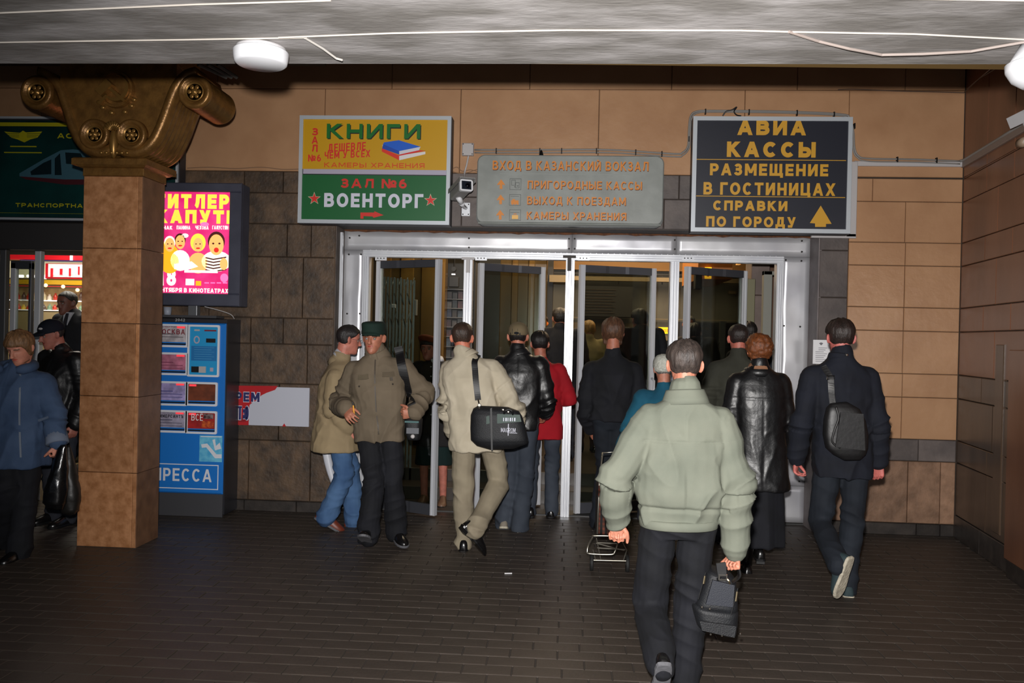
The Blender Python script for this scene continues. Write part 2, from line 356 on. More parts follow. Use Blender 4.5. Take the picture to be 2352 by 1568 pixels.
# ---- back wall
wb = thing('wall_back', None, None, (0, YW, 0), kind='structure')
ZT = 4.5; g = G(); T = .026
yc = YW + T
g.box(-9, SX0, yc, yc + .5, 0, ZT); g.box(SX0, SX1, yc, yc + .5, SZ, ZT); g.box(SX1, OX0, yc, yc + .5, 0, ZT)
g.box(OX0, OX1, yc, yc + .5, OZ, ZT); g.box(OX1, 4.0, yc, yc + .5, 0, ZT)
g.make('wall_core', mortar, wb)
def block(x0, x1, z0, z1, m_, par=wb, gap=.003, jit=.004, name='stone_block'):
    if x1 - x0 < .02 or z1 - z0 < .02: return
    g = G(); j = rnd.uniform(0, jit)
    g.rbox(x0 + gap, x1 - gap, YW + j, YW + T + .002, z0 + gap, z1 - gap, .005); return g.make(name, m_, par)
def course(z0, z1, xs, m_, **k):
    for a, b_ in zip(xs[:-1], xs[1:]): block(a, b_, z0, z1, m_[rnd.randrange(len(m_))] if isinstance(m_, list) else m_, **k)
ZP = 3.155                                       # top of bare stone
z_up = [ZP, zz(1300, 205), 4.45]
P_ = lambda l, py: [xx(p, py) for p in l]
course(ZP, z_up[1], [-9, -7.6, -6.2, -5.0, -3.7] + P_([745, 1057, 1375, 1710, 1950], 300) + [XR], paint, jit=.002, gap=.0022)
course(z_up[1], z_up[2], [-9, -7, -5.6, -4.4, -3.3] + P_([900, 1217, 1543, 1832, 2080], 190) + [XR], paint, jit=.002, gap=.0022)
DK = dark
# bare stone between the shop opening and the doorway
def Z(py, px=650): return zz(px, py)
for (a, b_, xs) in ((391, 443, [190, 400, 560, 650, 768]), (443, 514, [190, 330, 556, 690, 768]), (514, 590, [190, 300, 556, 659, 714, 768]), (590, 730, [190, 350, 480, 622, 695, 768]),
                    (730, 790, [190, 420, 575, 650, 705, 768]), (790, 881, [190, 340, 575, 705, 768]), (881, 1012, [190, 450, 640, 768]), (1012, 1150, [190, 330, 440, 570, 712, 768])):
    X = P_(xs, (a + b_) / 2); X[0] = SX1; X[-1] = OX0
    course(Z(b_), min(Z(a), ZP), X, DK)
course(0, Z(1150), [SX1] + P_([330, 450, 560, 680], 1160) + [OX0], skirt)
course(SZ, ZP, [-9, -7.5, SX0, -5.2, SX1], DK)
course(1.4, SZ, [-9, -7.5, SX0], DK); course(0, 1.4, [-9, -7.9, SX0], DK)
# above the doorway, then the grey strip and painted pier on its right
course(OZ, zz(1300, 455), [OX0] + P_([830, 1060, 1240, 1390, 1525], 480) + [OX1], dark_grey)
course(zz(1300, 455), ZP, [OX0] + P_([980, 1180, 1560, 1700], 430) + [OX1], dark_grey)
XP = xx(1945, 760)
zr = [zz(2080, q) for q in (410, 463, 557, 610, 706, 760, 858, 912, 1008)]
course(ZP - .02 if False else zr[0], ZP, [XP] + [XR], paint, jit=.002, gap=.002)
for k, (v, mm) in enumerate(((2005, 0), (2080, 0), (2080, 0), (2078, 0), (2076, 0), (2074, 0), (2073, 0), (2071, 0))):
    course(zr[k + 1], zr[k], [XP, xx(v, (410 + 463) / 2 + 75 * k), XR], paint, jit=.002, gap=.0022)
g_z = [zz(1915, q) for q in (540, 575, 683, 795, 900, 1008)]
for a, b_ in zip(g_z[1:], g_z[:-1]): course(a, b_, [OX1, XP], dark_grey)
course(g_z[0], ZP, [OX1, XP], dark_grey)
course(zz(2100, 1059), zr[-1], [OX1] + P_([1940, 2110], 1030) + [XR], dark_grey)
course(zz(2100, 1202), zz(2100, 1059), [OX1] + P_([1960, 2085, 2160], 1130) + [XR], warmst)
course(0, zz(2100, 1202), [OX1] + P_([1970, 2105, 2160], 1220) + [XR], skirt)

# ---- right wall (slightly oblique)
wr = thing('wall_right', None, None, (XR, YW, 0), kind='structure')
ang = math.atan(.122)
MR = Matrix.Translation((XR, YW, 0)) @ Matrix.Rotation(-ang, 4, 'Z')
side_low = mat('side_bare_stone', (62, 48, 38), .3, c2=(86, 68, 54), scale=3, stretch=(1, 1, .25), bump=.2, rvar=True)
g = G(); g.box(T, .4, -9, .3, 0, ZT); g.xf(MR); g.make('wall_core', mortar, wr)
def sblock(y0, y1, z0, z1, m_, name='stone_block', d=0.0):
    g = G(); gp = .003
    g.rbox(y0 + gp, y1 - gp, 0, T + .004, z0 + gp, z1 - gp, .005)
    g.v = [(-d + q[1], q[0], q[2]) for q in g.v]; g.xf(MR); g.make(name, m_, wr)
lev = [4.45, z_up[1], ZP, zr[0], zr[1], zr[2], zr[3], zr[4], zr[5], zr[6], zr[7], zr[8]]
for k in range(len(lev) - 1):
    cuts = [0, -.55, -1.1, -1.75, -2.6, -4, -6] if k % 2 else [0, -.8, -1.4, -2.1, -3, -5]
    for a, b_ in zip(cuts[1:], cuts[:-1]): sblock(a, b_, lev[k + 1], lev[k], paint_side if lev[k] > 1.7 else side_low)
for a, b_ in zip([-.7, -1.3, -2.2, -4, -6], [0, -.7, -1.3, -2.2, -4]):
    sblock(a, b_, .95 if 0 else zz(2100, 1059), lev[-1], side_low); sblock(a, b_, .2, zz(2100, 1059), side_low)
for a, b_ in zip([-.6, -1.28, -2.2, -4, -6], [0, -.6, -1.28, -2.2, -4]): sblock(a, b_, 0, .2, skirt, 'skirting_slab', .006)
# narrow hatch and projecting panel low on the right wall
sblock(-1.02, -.86, .25, 1.70, side_low, 'hatch_panel', .012)
hp = thing('wall_panel', 'brown painted flat panel standing proud low on the right wall at the frame edge', 'panel', (3.2, 6.2, 0))
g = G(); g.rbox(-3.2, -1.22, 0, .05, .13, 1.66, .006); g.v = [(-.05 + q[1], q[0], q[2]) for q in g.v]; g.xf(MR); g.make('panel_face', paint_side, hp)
g = G(); g.rbox(-3.2, -1.24, 0, .05, 0, .125, .004); g.v = [(-.04 + q[1], q[0], q[2]) for q in g.v]; g.xf(MR); g.make('base_strip', skirt, hp)

# ---- left wall far off, ceiling and beam soffit
G().box(-9.3, -9, -2, 16, 0, ZT).make('wall_left', mortar, kind='structure')
ce = thing('ceiling', None, None, (0, 3.4, 2.8), kind='structure')
ZS = 2.8
g = G(); g.box(-8, 3.1, -2, 3.42, ZS, 4.5); g.make('beam', concrete, ce)
g = G(); g.box(-9, 5, 3.42, 8.5, 4.45, 4.6); g.make('recess_ceiling', darkmat, ce)
g = G(); g.prism([(-8, ZS + .01), (2.9, ZS + .01), (2.9, ZS + .07), (-8, ZS + .07)], 3.42, 3.425); g.make('beam_edge', darkmat, ce)
g = G()
g.add([(-.2, 3.42, ZS), (2.9, 3.42, ZS), (2.9, 3.56, ZS + .012), (-.2, 3.425, ZS + .004), (-.2, 3.42, ZS + .05), (2.9, 3.42, ZS + .05), (2.9, 3.56, ZS + .05), (-.2, 3.425, ZS + .05)],
      [(0, 1, 2, 3), (4, 7, 6, 5), (0, 4, 5, 1), (1, 5, 6, 2), (2, 6, 7, 3), (3, 7, 4, 0)]); g.make('ochre_lip', ochre, ce)
def onz(px, py, z): return onfloor(px, py, z)
for pts in ([(-60, 98), (200, 94), (420, 91), (705, 86)], [(640, 86), (900, 76), (1300, 69), (1700, 70), (1820, 73), (2100, 78), (2400, 93)], [(-60, 32), (200, 21), (450, 10), (760, 1)], [(1800, -6), (2100, -3), (2400, 2)]):
    g = G(); p3 = [onz(a, b_, ZS - .001) for a, b_ in pts]; g.tube(p3, .0042, 6); g.make('joint_ridge', white_ridge, ce)
# dark pipe bracket beside the capital
g = G(); g.box(-9, -2.0, 6.02, 6.6, 3.83, 4.45); g.make('cross_beam', darkmat, ce)
for k in range(3):
    g = G(); g.tube([at(455 + 22 * k, 148, 5.2 + .02 * k), at(520 + 12 * k, 178, 5.4)], .012, 8); g.make('pipe', mat('dark_pipe', (70, 70, 66), .5), ce)
c = G(); c.tube([onz(1812, 73, ZS - .004), onz(1880, 95, ZS - .006) , onz(1950, 112, ZS - .02), onz(2025, 126, ZS - .02), onz(2120, 124, ZS - .02), onz(2230, 118, ZS - .015), onz(2350, 97, ZS - .004), onz(2420, 88, ZS - .004)], .0055, 8)
c.make('cable', mat('slack_cable', (150, 138, 132), .6), label='loose painted cable sagging under the pale concrete beam at right', cat='cable')
c = G(); c.tube([onz(700, 87, ZS - .004), onz(742, 112, ZS - .01), onz(772, 134, ZS - .02), onz(786, 138, ZS - .03)], .0045, 8)
c.make('cable', mat('short_cable', (190, 186, 180), .6), label='short pale wire end hanging from the beam beside the round fitting', cat='cable')

# round white fitting under the beam
lp = onz(600, 104, ZS)
t = thing('ceiling_fitting', 'round white smoke-detector-like fitting under the concrete beam', 'detector', lp)
R_ = .104
g = G(); g.lathe((lp.x, lp.y, 0), [(.001, ZS - .078), (R_ * .88, ZS - .077), (R_ * .96, ZS - .071), (R_ * 1.0, ZS - .055), (R_ * 1.03, ZS - .03), (R_ * 1.0, ZS - .024)], n=48); g.make('cover', white, t, smooth=True)
g = G(); g.lathe((lp.x, lp.y, 0), [(R_ * .93, ZS - .028), (R_ * .93, ZS - .012), (R_ * .7, ZS - .002), (.001, ZS)], n=48); g.make('base', mat('fitting_base', (190, 188, 190), .5), t, smooth=True)
# white fitting at the right edge, on the beam, and the camera below it on the wall
rp = onz(2385, 100, ZS)
t = thing('dome_camera', 'white dome housing hanging from the beam at the top right edge', 'camera', rp)
g = G(); g.lathe((rp.x, rp.y, 0), [(.001, ZS - .165), (.05, ZS - .16), (.085, ZS - .135), (.105, ZS - .10), (.108, ZS - .075), (.10, ZS - .07)], n=40); g.make('dome', white, t, smooth=True)
g = G(); g.lathe((rp.x, rp.y, 0), [(.098, ZS - .075), (.085, ZS - .05), (.06, ZS - .002), (.001, ZS)], n=40); g.make('mount', white, t, smooth=True)
cp = at(2362, 268, 6.0)
t = thing('security_camera', 'white wall camera half out of view on the right wall above the cable duct', 'camera', cp)
g = G(); g.rbox(cp.x - .075, cp.x + .12, cp.y - .12, cp.y + .12, cp.z - .03, cp.z + .05, .012)
g.xf(Matrix.Translation(cp) @ Matrix.Rotation(rad(-22), 4, 'Y') @ Matrix.Translation(-cp)); g.make('housing', white, t)
g = G(); g.tube([cp + Vector((-.03, 0, -.02)), cp + Vector((.0, 0, -.1)), cp + Vector((.12, .02, -.12))], .016, 10); g.make('bracket', greypaint, t, smooth=True)
cp = at(2352, 326, 6.1)
t = thing('wall_sensor', 'small round white sensor on the right wall under the camera', 'sensor', cp)
g = G(); g.lathe(cp, [(.001, -.03), (.02, -.03), (.034, -.02), (.036, .05)], axis='y', n=24); g.make('rim', mat('sensor_rim', (150, 130, 110), .5), t, smooth=True)
g = G(); g.lathe(cp, [(.001, -.045), (.012, -.042), (.019, -.03), (.019, -.02)], axis='y', n=20); g.make('lens', white, t, smooth=True)

# ---- cable duct and conduit along the walls
zd = zz(2080, 377)
du = thing('cable_duct', 'light grey trunking running right of the black sign and onto the right wall', 'trunking', (3, YW, zd))
x0 = xx(1962, 374)
G().rbox(x0, XR, YW - .02, YW + .002, zd - .022, zd + .022, .004).make('trunk', greypaint, du)
g = G(); g.rbox(-1.75, 0, 0, .022, zd - .028, zd + .022, .004); g.v = [(-.02 + q[1], q[0], q[2]) for q in g.v]; g.xf(MR); g.make('trunk', mat('duct_shaded', (130, 116, 108), .5), du)  # same trunking in a darker tone, side wall shade painted in
x0, x1, z0, z1 = rect((1945, 372), (1964, 545), YW)
G().rbox(x0 - .0, x1, YW - .03, YW + .002, z0, z1, .004).make('trunk', greypaint, du)
x0, x1, z0, z1 = rect((1862, 536), (1964, 548), YW)
G().rbox(x0, x1, YW - .03, YW + .002, z0, z1, .004).make('trunk', greypaint, du)
def wpt(px, py, d=.018): p = at(px, py, YW - d); return p
def smooth(pts, n=6):
    out = []; P = [pts[0]] + pts + [pts[-1]]
    for i in range(1, len(P) - 2):
        for k in range(n):
            t_ = k / n; a, b_, c_, d_ = P[i - 1], P[i], P[i + 1], P[i + 2]
            out.append(.5 * ((2 * b_) + (c_ - a) * t_ + (2 * a - 5 * b_ + 4 * c_ - d_) * t_ ** 2 + (3 * b_ - a - 3 * c_ + d_) * t_ ** 3))
    return out + [pts[-1]]
cb = thing('conduit', 'grey twin conduit looping over the black sign towards the junction box', 'conduit', tuple(wpt(1560, 350)))
pl = [(1090, 344), (1250, 344), (1400, 344), (1545, 353), (1568, 350), (1580, 335), (1582, 300), (1586, 268), (1600, 256), (1640, 254), (1800, 256), (1930, 262), (1952, 272), (1960, 300), (1963, 340), (1972, 358), (1995, 364), (2100, 366), (2205, 370)]
g = G(); g.tube(smooth([wpt(a, b_) for a, b_ in pl]), .0085, 8); g.make('tube', grey, cb, smooth=True)
g = G(); g.tube(smooth([wpt(a, b_ + 6.5 if a < 1570 or a > 1990 else b_ + 3) + Vector((.012 if 1570 < a < 1700 else -.012 if 1700 < a < 1990 else 0, 0, 0)) for a, b_ in pl]), .007, 8); g.make('tube', grey, cb, smooth=True)
g = G(); g.tube([wpt(2205, 370), Vector((XR - .03, YW - .03, zz(2205, 370)))] + [MR @ Vector((-.014, -q, zz(2205, 370))) for q in (.06, .8, 1.75)], .012, 8); g.make('tube', grey, cb, smooth=True)
for a, b_ in [(1140, 347), (1240, 347), (1290, 347), (1370, 347), (1460, 350), (1520, 354), (1582, 320), (1620, 257), (1720, 258), (1830, 260), (1915, 264), (1962, 290), (2060, 367), (2150, 369)]:
    p = wpt(a, b_, .01); g = G(); g.box(p.x - .005, p.x + .005, p.y - .02, p.y + .01, p.z - .024, p.z + .024); g.make('clip', screwm, cb)
g = G(); g.tube(smooth([wpt(1660, 266), wpt(1668, 256, .03), wpt(1682, 252, .04), wpt(1692, 246, .04), wpt(1686, 256, .04), wpt(1692, 264, .03), wpt(1702, 266, .02)]), .006, 6); g.make('cable_tie', black, cb)
g = G(); g.tube(smooth([wpt(1925, 206), wpt(1945, 205), wpt(1970, 205), wpt(2060, 209), wpt(2150, 211), wpt(2214, 213)]), .004, 6)
g.tube([wpt(2214, 213), wpt(2250, 180, .5), wpt(2296, 152, 1.2)], .0035, 6)
g.make('cable', mat('thin_cable', (92, 74, 64), .6), label='thin dark cable along the top seam of the painted wall, right corner', cat='cable')
# junction box with the short tail to the camera
x0, x1, z0, z1 = rect((1062, 329), (1088, 358), YW - .02)
t = thing('junction_box', 'small light grey square junction box right of the yellow and green sign', 'box', ((x0 + x1) / 2, YW, z0))
g = G(); g.rbox(x0, x1, YW - .045, YW, z0, z1, .006); bevel(g.make('box_cover', greypaint, t), .004)
for a, b_ in ((x0 + .012, z0 + .012), (x1 - .012, z0 + .012), (x0 + .012, z1 - .012), (x1 - .012, z1 - .012)):
    G().lathe((a, YW - .045, b_), [(.001, -.003), (.005, -.003), (.005, .001)], axis='y', n=10).make('screw', screwm, t)
g = G(); g.tube(smooth([wpt(1076, 358), wpt(1072, 378), wpt(1067, 398), wpt(1068, 412, .1), wpt(1068, 422, .15)]), .008, 8); g.make('cable_tail', greypaint, t, smooth=True)
# loose wires on the seam between signs
g = G()
for k, pts in enumerate(([(1038, 388), (1050, 384), (1062, 393), (1080, 390), (1097, 394)], [(1040, 394), (1055, 398), (1075, 396), (1098, 388)], [(430, 386), (480, 384), (540, 387), (600, 384), (650, 389), (690, 388)])):
    g = G(); g.tube(smooth([wpt(a, b_, .01) for a, b_ in pts]), .004, 6)
    g.make('wire', mat('painted_wire', (134, 104, 80), .7), label=['upper thin wire sagging on the stone ledge between the two left signs', 'lower thin wire curling on the stone ledge between the two left signs', 'thin wire lying on the ledge left of the yellow and green sign'][k], cat='wire')
# ------------------------------------------------------------------ column with capital
YC = 6.075; CX0, CX1 = -3.70, -3.235; CD = .345
co_ = thing('column', 'square reddish stone column with a bronze painted scroll capital', 'column', ((CX0 + CX1) / 2, YC + CD / 2, 0))
zc = [0] + [at(250, q, YC).z for q in (1085, 910, 742, 570, 404)]
for a, b_ in zip(zc[:-1], zc[1:]):
    g = G(); g.rbox(CX0, CX1 - .036, YC, YC + .05, a + .002, b_ - .002, .004); g.make('stone_slab', colst, co_)
    g = G(); g.rbox(CX1 - .034, CX1 - .006, YC + .001, YC + .05, a + .002, b_ - .002, .003); g.make('corner_strip', colst, co_)
    g = G(); g.box(CX1 - .05, CX1, YC + .008, YC + CD, a + .002, b_ - .002); g.make('side_slab', mat('column_stone_shaded', (104, 74, 54), .4, c2=(126, 92, 68), scale=9, bump=.2, bscale=30, rvar=True), co_)  # side face: darker copy of the column stone, shade in the colour
G().box(CX0 + .002, CX1 - .05, YC + .05, YC + CD, 0, zc[-1]).make('core', mortar, co_)
zn0, zn1, zn2, zn3 = at(250, 404, YC).z, at(250, 388, YC).z, at(250, 380, 6.0).z, at(250, 360, 6.0).z
G().rbox(CX0 - .005, CX1 + .01, YC - .01, YC + CD, zn0, zn1 + .03, .006).make('necking', bronze, co_)
g = G(); rr = []
for o_, z_ in ((.0, zn1), (.03, zn1 + .012), (.05, zn1 + .035), (.062, zn2 + .01), (.062, zn3 - .01), (.05, zn3)):
    rr.append([(CX0 - o_, YC - o_, z_), (CX1 + o_, YC - o_, z_), (CX1 + o_, YC + CD + o_, z_), (CX0 - o_, YC + CD + o_, z_)])
g.rings(rr); g.make('neck_slab', bronze, co_)
# capital: swept bell, rim bands, volutes.  Everything is laid out around the axis x = XC
YB0, YB1 = 6.0, 6.46
def C2(px, py): p = at(px, py, YB0); return (p.x, p.z)
XC = (C2(85, 210)[0] + C2(447, 210)[0]) / 2
def half(pts):        # right-hand profile in offset form (dx from the axis, z)
    return [(C2(a, b_)[0] - XC, C2(a, b_)[1]) for a, b_ in pts]
right = half([(300, 357), (330, 350), (356, 335), (376, 308), (392, 275), (402, 240), (410, 205), (425, 180), (450, 165)])
spine = half([(268, 340), (285, 348), (305, 350), (330, 342), (350, 322), (366, 292), (379, 258), (392, 222), (404, 196), (425, 172), (450, 163)])
zt = 3.86
bell = half([(268, 352), (320, 346), (350, 322), (370, 288), (386, 240), (400, 200)])
g = G(); out = [(XC + a, b_) for a, b_ in bell] + [(XC + bell[-1][0], zt), (XC - bell[-1][0], zt)] + [(XC - a, b_) for a, b_ in bell[::-1]]
g.prism(out, YB0 + .035, YB1 - .03); g.make('bell', bronze, co_)
def band(sgn):
    P = [Vector((XC + sgn * a, 0, b_)) for a, b_ in spine]; P = smooth(P, 5); n = len(P); wd = .034
    vs = []; ny = 30
    for i, p in enumerate(P):
        d = (P[min(i + 1, n - 1)] - P[max(i - 1, 0)]).normalized(); nr = Vector((d.z, 0, -d.x)) * (1 if sgn > 0 else -1)
        ring = []
        for k in range(ny + 1):
            v = k / ny; y_ = YB0 + (YB1 - YB0) * v
            edge = min(v, 1 - v) * (YB1 - YB0)
            rnd_ = wd * (math.sqrt(max(0, 1 - (1 - min(edge / .035, 1)) ** 2)))
            fl_ = .007 * math.cos(v * 2 * math.pi * 8) if edge > .03 else 0
            ring.append(p + nr * (rnd_ + fl_) + Vector((0, y_, 0)))
        for y_ in (YB1, YB0): ring.append(p - nr * (wd * (.0 if y_ else 1)) + Vector((0, y_, 0)) - nr * wd)
        vs.append(ring)
    g = G(); g.rings(vs); return g.make('scroll_band', bronze, co_, smooth=True)
band(1); band(-1)
for sx, (px, py) in ((-1, (85, 212)), (1, (447, 211))):
    x_, z_ = C2(px, py); r_ = .128
    prof = [(.001, -.004), (.03, -.004)]
    prof = [(.001, .0), (r_ * .62, .004), (r_ * .72, -.016), (r_ * .86, -.024), (r_ * .97, -.012), (r_, .01)]
    prof += [(r_ * (1.0 + (.0 if k == 0 else .0)) - .006 + .007 * math.cos(k * math.pi), .02 + k * .0212) for k in range(21)] + [(r_ * .97, YB1 - YB0), (.001, YB1 - YB0)]
    g = G(); g.lathe((x_, YB0, z_), prof, axis='y', n=40); g.make('volute', bronze, co_, smooth=True)
    def rosette(x_, z_, r_, y_):
        g = G(); g.lathe((x_, y_, z_), [(.001, -.02), (r_ * .2, -.018), (r_ * .3, -.006), (r_ * .36, -.004)], axis='y', n=16)
        for k in range(6):
            a = k * math.pi / 3; g.sphere((x_ + r_ * .5 * math.cos(a), y_ - .004, z_ + r_ * .5 * math.sin(a)), r_ * .23, 5, sc=(1, .5, 1))
        g.lathe((x_, y_, z_), [(r_ * .8, .002), (r_ * .86, -.012), (r_ * .96, -.012), (r_ * 1.0, .002)], axis='y', n=28)
        g.make('rosette', bronze2, co_, smooth=True)
    rosette(x_, z_, .075, YB0 - .001)
for px, py in ((216, 308), (301, 309)):
    x_, z_ = C2(px, py)
    g = G(); r_ = .118; g.lathe((x_, YB0 - .012, z_), [(.001, .022), (r_ * .62, .022), (r_ * .72, .004), (r_ * .86, -.006), (r_ * .97, .006), (r_, .05)], axis='y', n=36); g.make('lower_volute', bronze, co_, smooth=True)
    rosette(x_, z_, .066, YB0 + .008)
# shell fan between the lower volutes
x_, z_ = C2(259, 300)
g = G()
for k in range(9):
    a = rad(20 + 140 * k / 8); L_ = .07
    g.tube([Vector((x_ + .01 * math.cos(a), YB0 + .0, z_ + .01 * math.sin(a))), Vector((x_ + L_ * math.cos(a), YB0 - .008, z_ + L_ * math.sin(a)))], [.006, .0125], 8)
g.sphere((x_ + 0, YB0 + .02, z_ - .09), .06, 8, sc=(.55, .6, 1.9)); g.make('shell_fan', bronze2, co_, smooth=True)
g = G()
for k in range(6): g.sphere((XC - .10 + k * .04, YB0 - .0, C2(266, 352)[1] + .004), .016, 6, sc=(1, .8, .8))
g.make('bead_row', bronze2, co_, smooth=True)
for px, py in ((230, 244), (250, 256), (281, 254), (296, 240), (302, 226), (222, 232)):
    x_, z_ = C2(px, py); g = G(); g.sphere((x_, YB0 + .034, z_), .022, 7, sc=(1, .7, .8)); g.make('leaf_boss', bronze2, co_, smooth=True)
# round emblem: crossed hammer and sickle in relief
x_, z_ = C2(264, 204); r_ = .135
g = G(); g.lathe((x_, YB0 + .03, z_), [(.001, -.012), (r_ * .84, -.012), (r_ * .88, -.03), (r_, -.03), (r_ * 1.03, .01)], axis='y', n=40); g.make('emblem_disc', bronze, co_, smooth=False)
g = G(); y_ = YB0 + .01
ham = [(-.055, -.02), (.01, .05), (.038, .028), (-.027, -.045)]
ham = [(-.13, -.02), (-.045, .065), (.0, .02), (-.085, -.065)]
g.prism([(x_ + a, z_ + b_) for a, b_ in ham], y_ - .055, y_ + .01)
g.prism([(x_ - .05, z_ + .005), (x_ - .035, z_ + .02), (x_ + .10, z_ - .09), (x_ + .085, z_ - .105)], y_ - .045, y_ + .01); g.make('emblem_hammer', bronze2, co_)
g = G(); ring_o = []; ring_i = []
for k in range(19):
    a = rad(215 + 235 * k / 18); t_ = k / 18
    ring_o.append((x_ + .02 + .098 * math.cos(a), z_ + .098 * math.sin(a))); ri = .098 - .026 * math.sin(math.pi * min(1, t_ * 1.0 + .05)) - .004
    ring_i.append((x_ + .02 + ri * math.cos(a), z_ + ri * math.sin(a)))
for k in range(18): g.prism([ring_o[k], ring_o[k + 1], ring_i[k + 1], ring_i[k]], y_ - .038, y_ + .01)
g.prism([(x_ - .06, z_ - .055), (x_ - .045, z_ - .07), (x_ - .10, z_ - .125), (x_ - .115, z_ - .11)], y_ - .04, y_ + .01); g.make('emblem_sickle', bronze2, co_)
# ------------------------------------------------------------------ signs over the doorway
fr_m = mat('sign_frame', (196, 202, 208), .35, m=.3)
side_m = mat('sign_side', (40, 40, 46), .5)
def lightbox(name, label, box, Y, wd, depth=.13):
    x0, x1, z0, z1 = rect(box[:2], box[2:], Y)
    t = thing(name, label, 'sign', ((x0 + x1) / 2, Y, z0))
    G().box(x0 + .004, x1 + .004, Y + .012, Y + depth, z0 - .004, z1 - .002).make('case', side_m, t)
    rframe(box, Y + .012, t, fr_m, wd, 'frame', t=.02)
    return t
YS = 7.36
t = lightbox('direction_sign', 'yellow over green lightbox sign with books picture and red stars', (690, 266, 1032, 517), YS, .034)
yel = mat('sign_yellow', (196, 148, 12), .45); grn = mat('sign_green', (12, 92, 44), .45); red = mat('sign_red', (206, 44, 34), .5)
dgrn = mat('letter_green', (10, 104, 34), .5); blk = mat('letter_shadow', (20, 24, 20), .6); whl = mat('letter_white', (205, 206, 220), .5)
mauve = mat('divider_grey', (172, 166, 184), .4)
plate((697, 274, 1027, 391), YS + .006, t, yel, 'yellow_panel'); plate((697, 388, 1025, 402), YS + .005, t, mauve, 'divider')
plate((694, 401, 1023, 510), YS + .006, t, grn, 'green_panel')
YL = YS + .001
text('КНИГИ', (753, 287, 967, 321), YL + .0008, t, blk, bold=.035, name='letter_shade'); text('КНИГИ', (751, 284, 965, 319), YL, t, dgrn, bold=.035)
for i, ch in enumerate('ЗАЛ'): text(ch, (717 - i * .7, 294 + i * 19, 731 - i * .7, 311 + i * 19), YL, t, red, bold=.03)
text('№6', (708, 355, 737, 371), YL, t, red, bold=.03)
text('ДЕШЕВЛЕ', (754, 328, 840, 347), YL, t, red, bold=.04, rot=rad(3.5)); text('ЧЕМ У ВСЕХ', (746, 346, 850, 363), YL, t, red, bold=.04, rot=rad(3))
text('КАМЕРЫ ХРАНЕНИЯ', (745, 373, 975, 386), YL, t, mat('letter_orange', (204, 72, 22), .5), bold=.02)
text('ЗАЛ №6', (783, 410, 934, 433), YL, t, red, bold=.035); text('ВОЕНТОРГ', (745, 443, 972, 478), YL, t, whl, bold=.045)
def star(cx, cy, r, Y, par, m_, nm='star'):
    return poly([(cx + (r if k % 2 == 0 else r * .4) * math.sin(k * math.pi / 5), cy - (r if k % 2 == 0 else r * .4) * math.cos(k * math.pi / 5)) for k in range(10)], Y, par, m_, nm)
for cx, cy in ((722, 456), (989, 460)): star(cx, cy, 15.5, YL + .0005, t, mat('star_rim', (190, 190, 160), .5), 'star_rim'); star(cx, cy, 13, YL - .0005, t, red)
poly([(828, 502), (828, 488), (860, 488), (860, 485), (881, 494), (858, 500), (856, 497), (835, 496), (835, 502)], YL, t, red, 'arrow')
# picture of two books
for pts, c_ in (([(878, 335), (882, 327), (916, 322), (966, 337), (962, 346), (917, 355)], (206, 206, 216)), ([(880, 331), (882, 327), (916, 322), (966, 337), (917, 347)], (24, 92, 200)),
                ([(880, 331), (917, 347), (917, 355), (878, 341)], (20, 70, 170)), ([(877, 340), (917, 357), (917, 368), (877, 348)], (214, 52, 34)),
                ([(917, 357), (977, 348), (977, 354), (917, 368)], (220, 214, 214)), ([(917, 355), (962, 345), (978, 346), (917, 358)], (210, 40, 40))):
    poly(pts, YL - .0003 * (1 + len(MATS) % 3), t, mat('book_%d' % (sum(c_)), c_, .5), 'book_picture')

# grey wayfinding board, rounded corners, raised orange letters
YS = 7.40
x0, x1, z0, z1 = rect((1097, 355), (1522, 523), YS)
t = thing('wayfinding_board', 'grey rounded board with raised orange letters and three up arrows', 'sign', ((x0 + x1) / 2, YS, z0))
def rr2(x0, x1, z0, z1, r, n=6):
    o = []
    for cx, cz, a0 in ((x1 - r, z0 + r, -90), (x1 - r, z1 - r, 0), (x0 + r, z1 - r, 90), (x0 + r, z0 + r, 180)):
        for k in range(n + 1): a = rad(a0 + 90 * k / n); o.append((cx + r * math.cos(a), cz + r * math.sin(a)))
    return o
bgrey = mat('board_grey', (138, 142, 138), .45, c2=(122, 126, 122), scale=5, bump=.1)
bdark = mat('board_edge', (82, 86, 84), .5); orl = mat('letter_amber', (206, 124, 28), .5); ors = mat('letter_amber_side', (110, 60, 30), .7)
g = G(); g.prism(rr2(x0, x1, z0, z1, .07), YS, YW); g.make('case', bdark, t)
g = G(); g.prism(rr2(x0 + .006, x1 - .006, z0 + .02, z1 - .006, .066), YS - .02, YS); bevel(g.make('face', bgrey, t), .006)
g = G(); g.tube([Vector((x0 + .02, YS - .02, z0 + .02)), Vector((x1 - .02, YS - .02, z0 + .022))], .011, 8); g.make('bottom_rail', bgrey, t)
YL = YS - .021
def tl(s, box): text(s, (box[0] + 1, box[1] + 1.4, box[2] + 1, box[3] + 1.4), YL + .0005, t, ors, bold=.02, name='letter_edge', depth=.004); text(s, box, YL, t, orl, bold=.022, depth=.008)
tl('ВХОД В КАЗАНСКИЙ ВОКЗАЛ', (1132, 369, 1489, 393)); tl('ПРИГОРОДНЫЕ КАССЫ', (1212, 415, 1474, 436)); tl('ВЫХОД К ПОЕЗДАМ', (1211, 451, 1437, 472)); tl('КАМЕРЫ ХРАНЕНИЯ', (1210, 486, 1438, 506))
g = G(); g.tube([at(1148, 398, YL), at(1470, 401, YL)], .0028, 6); g.make('line', mat('board_line', (160, 164, 160), .4), t)
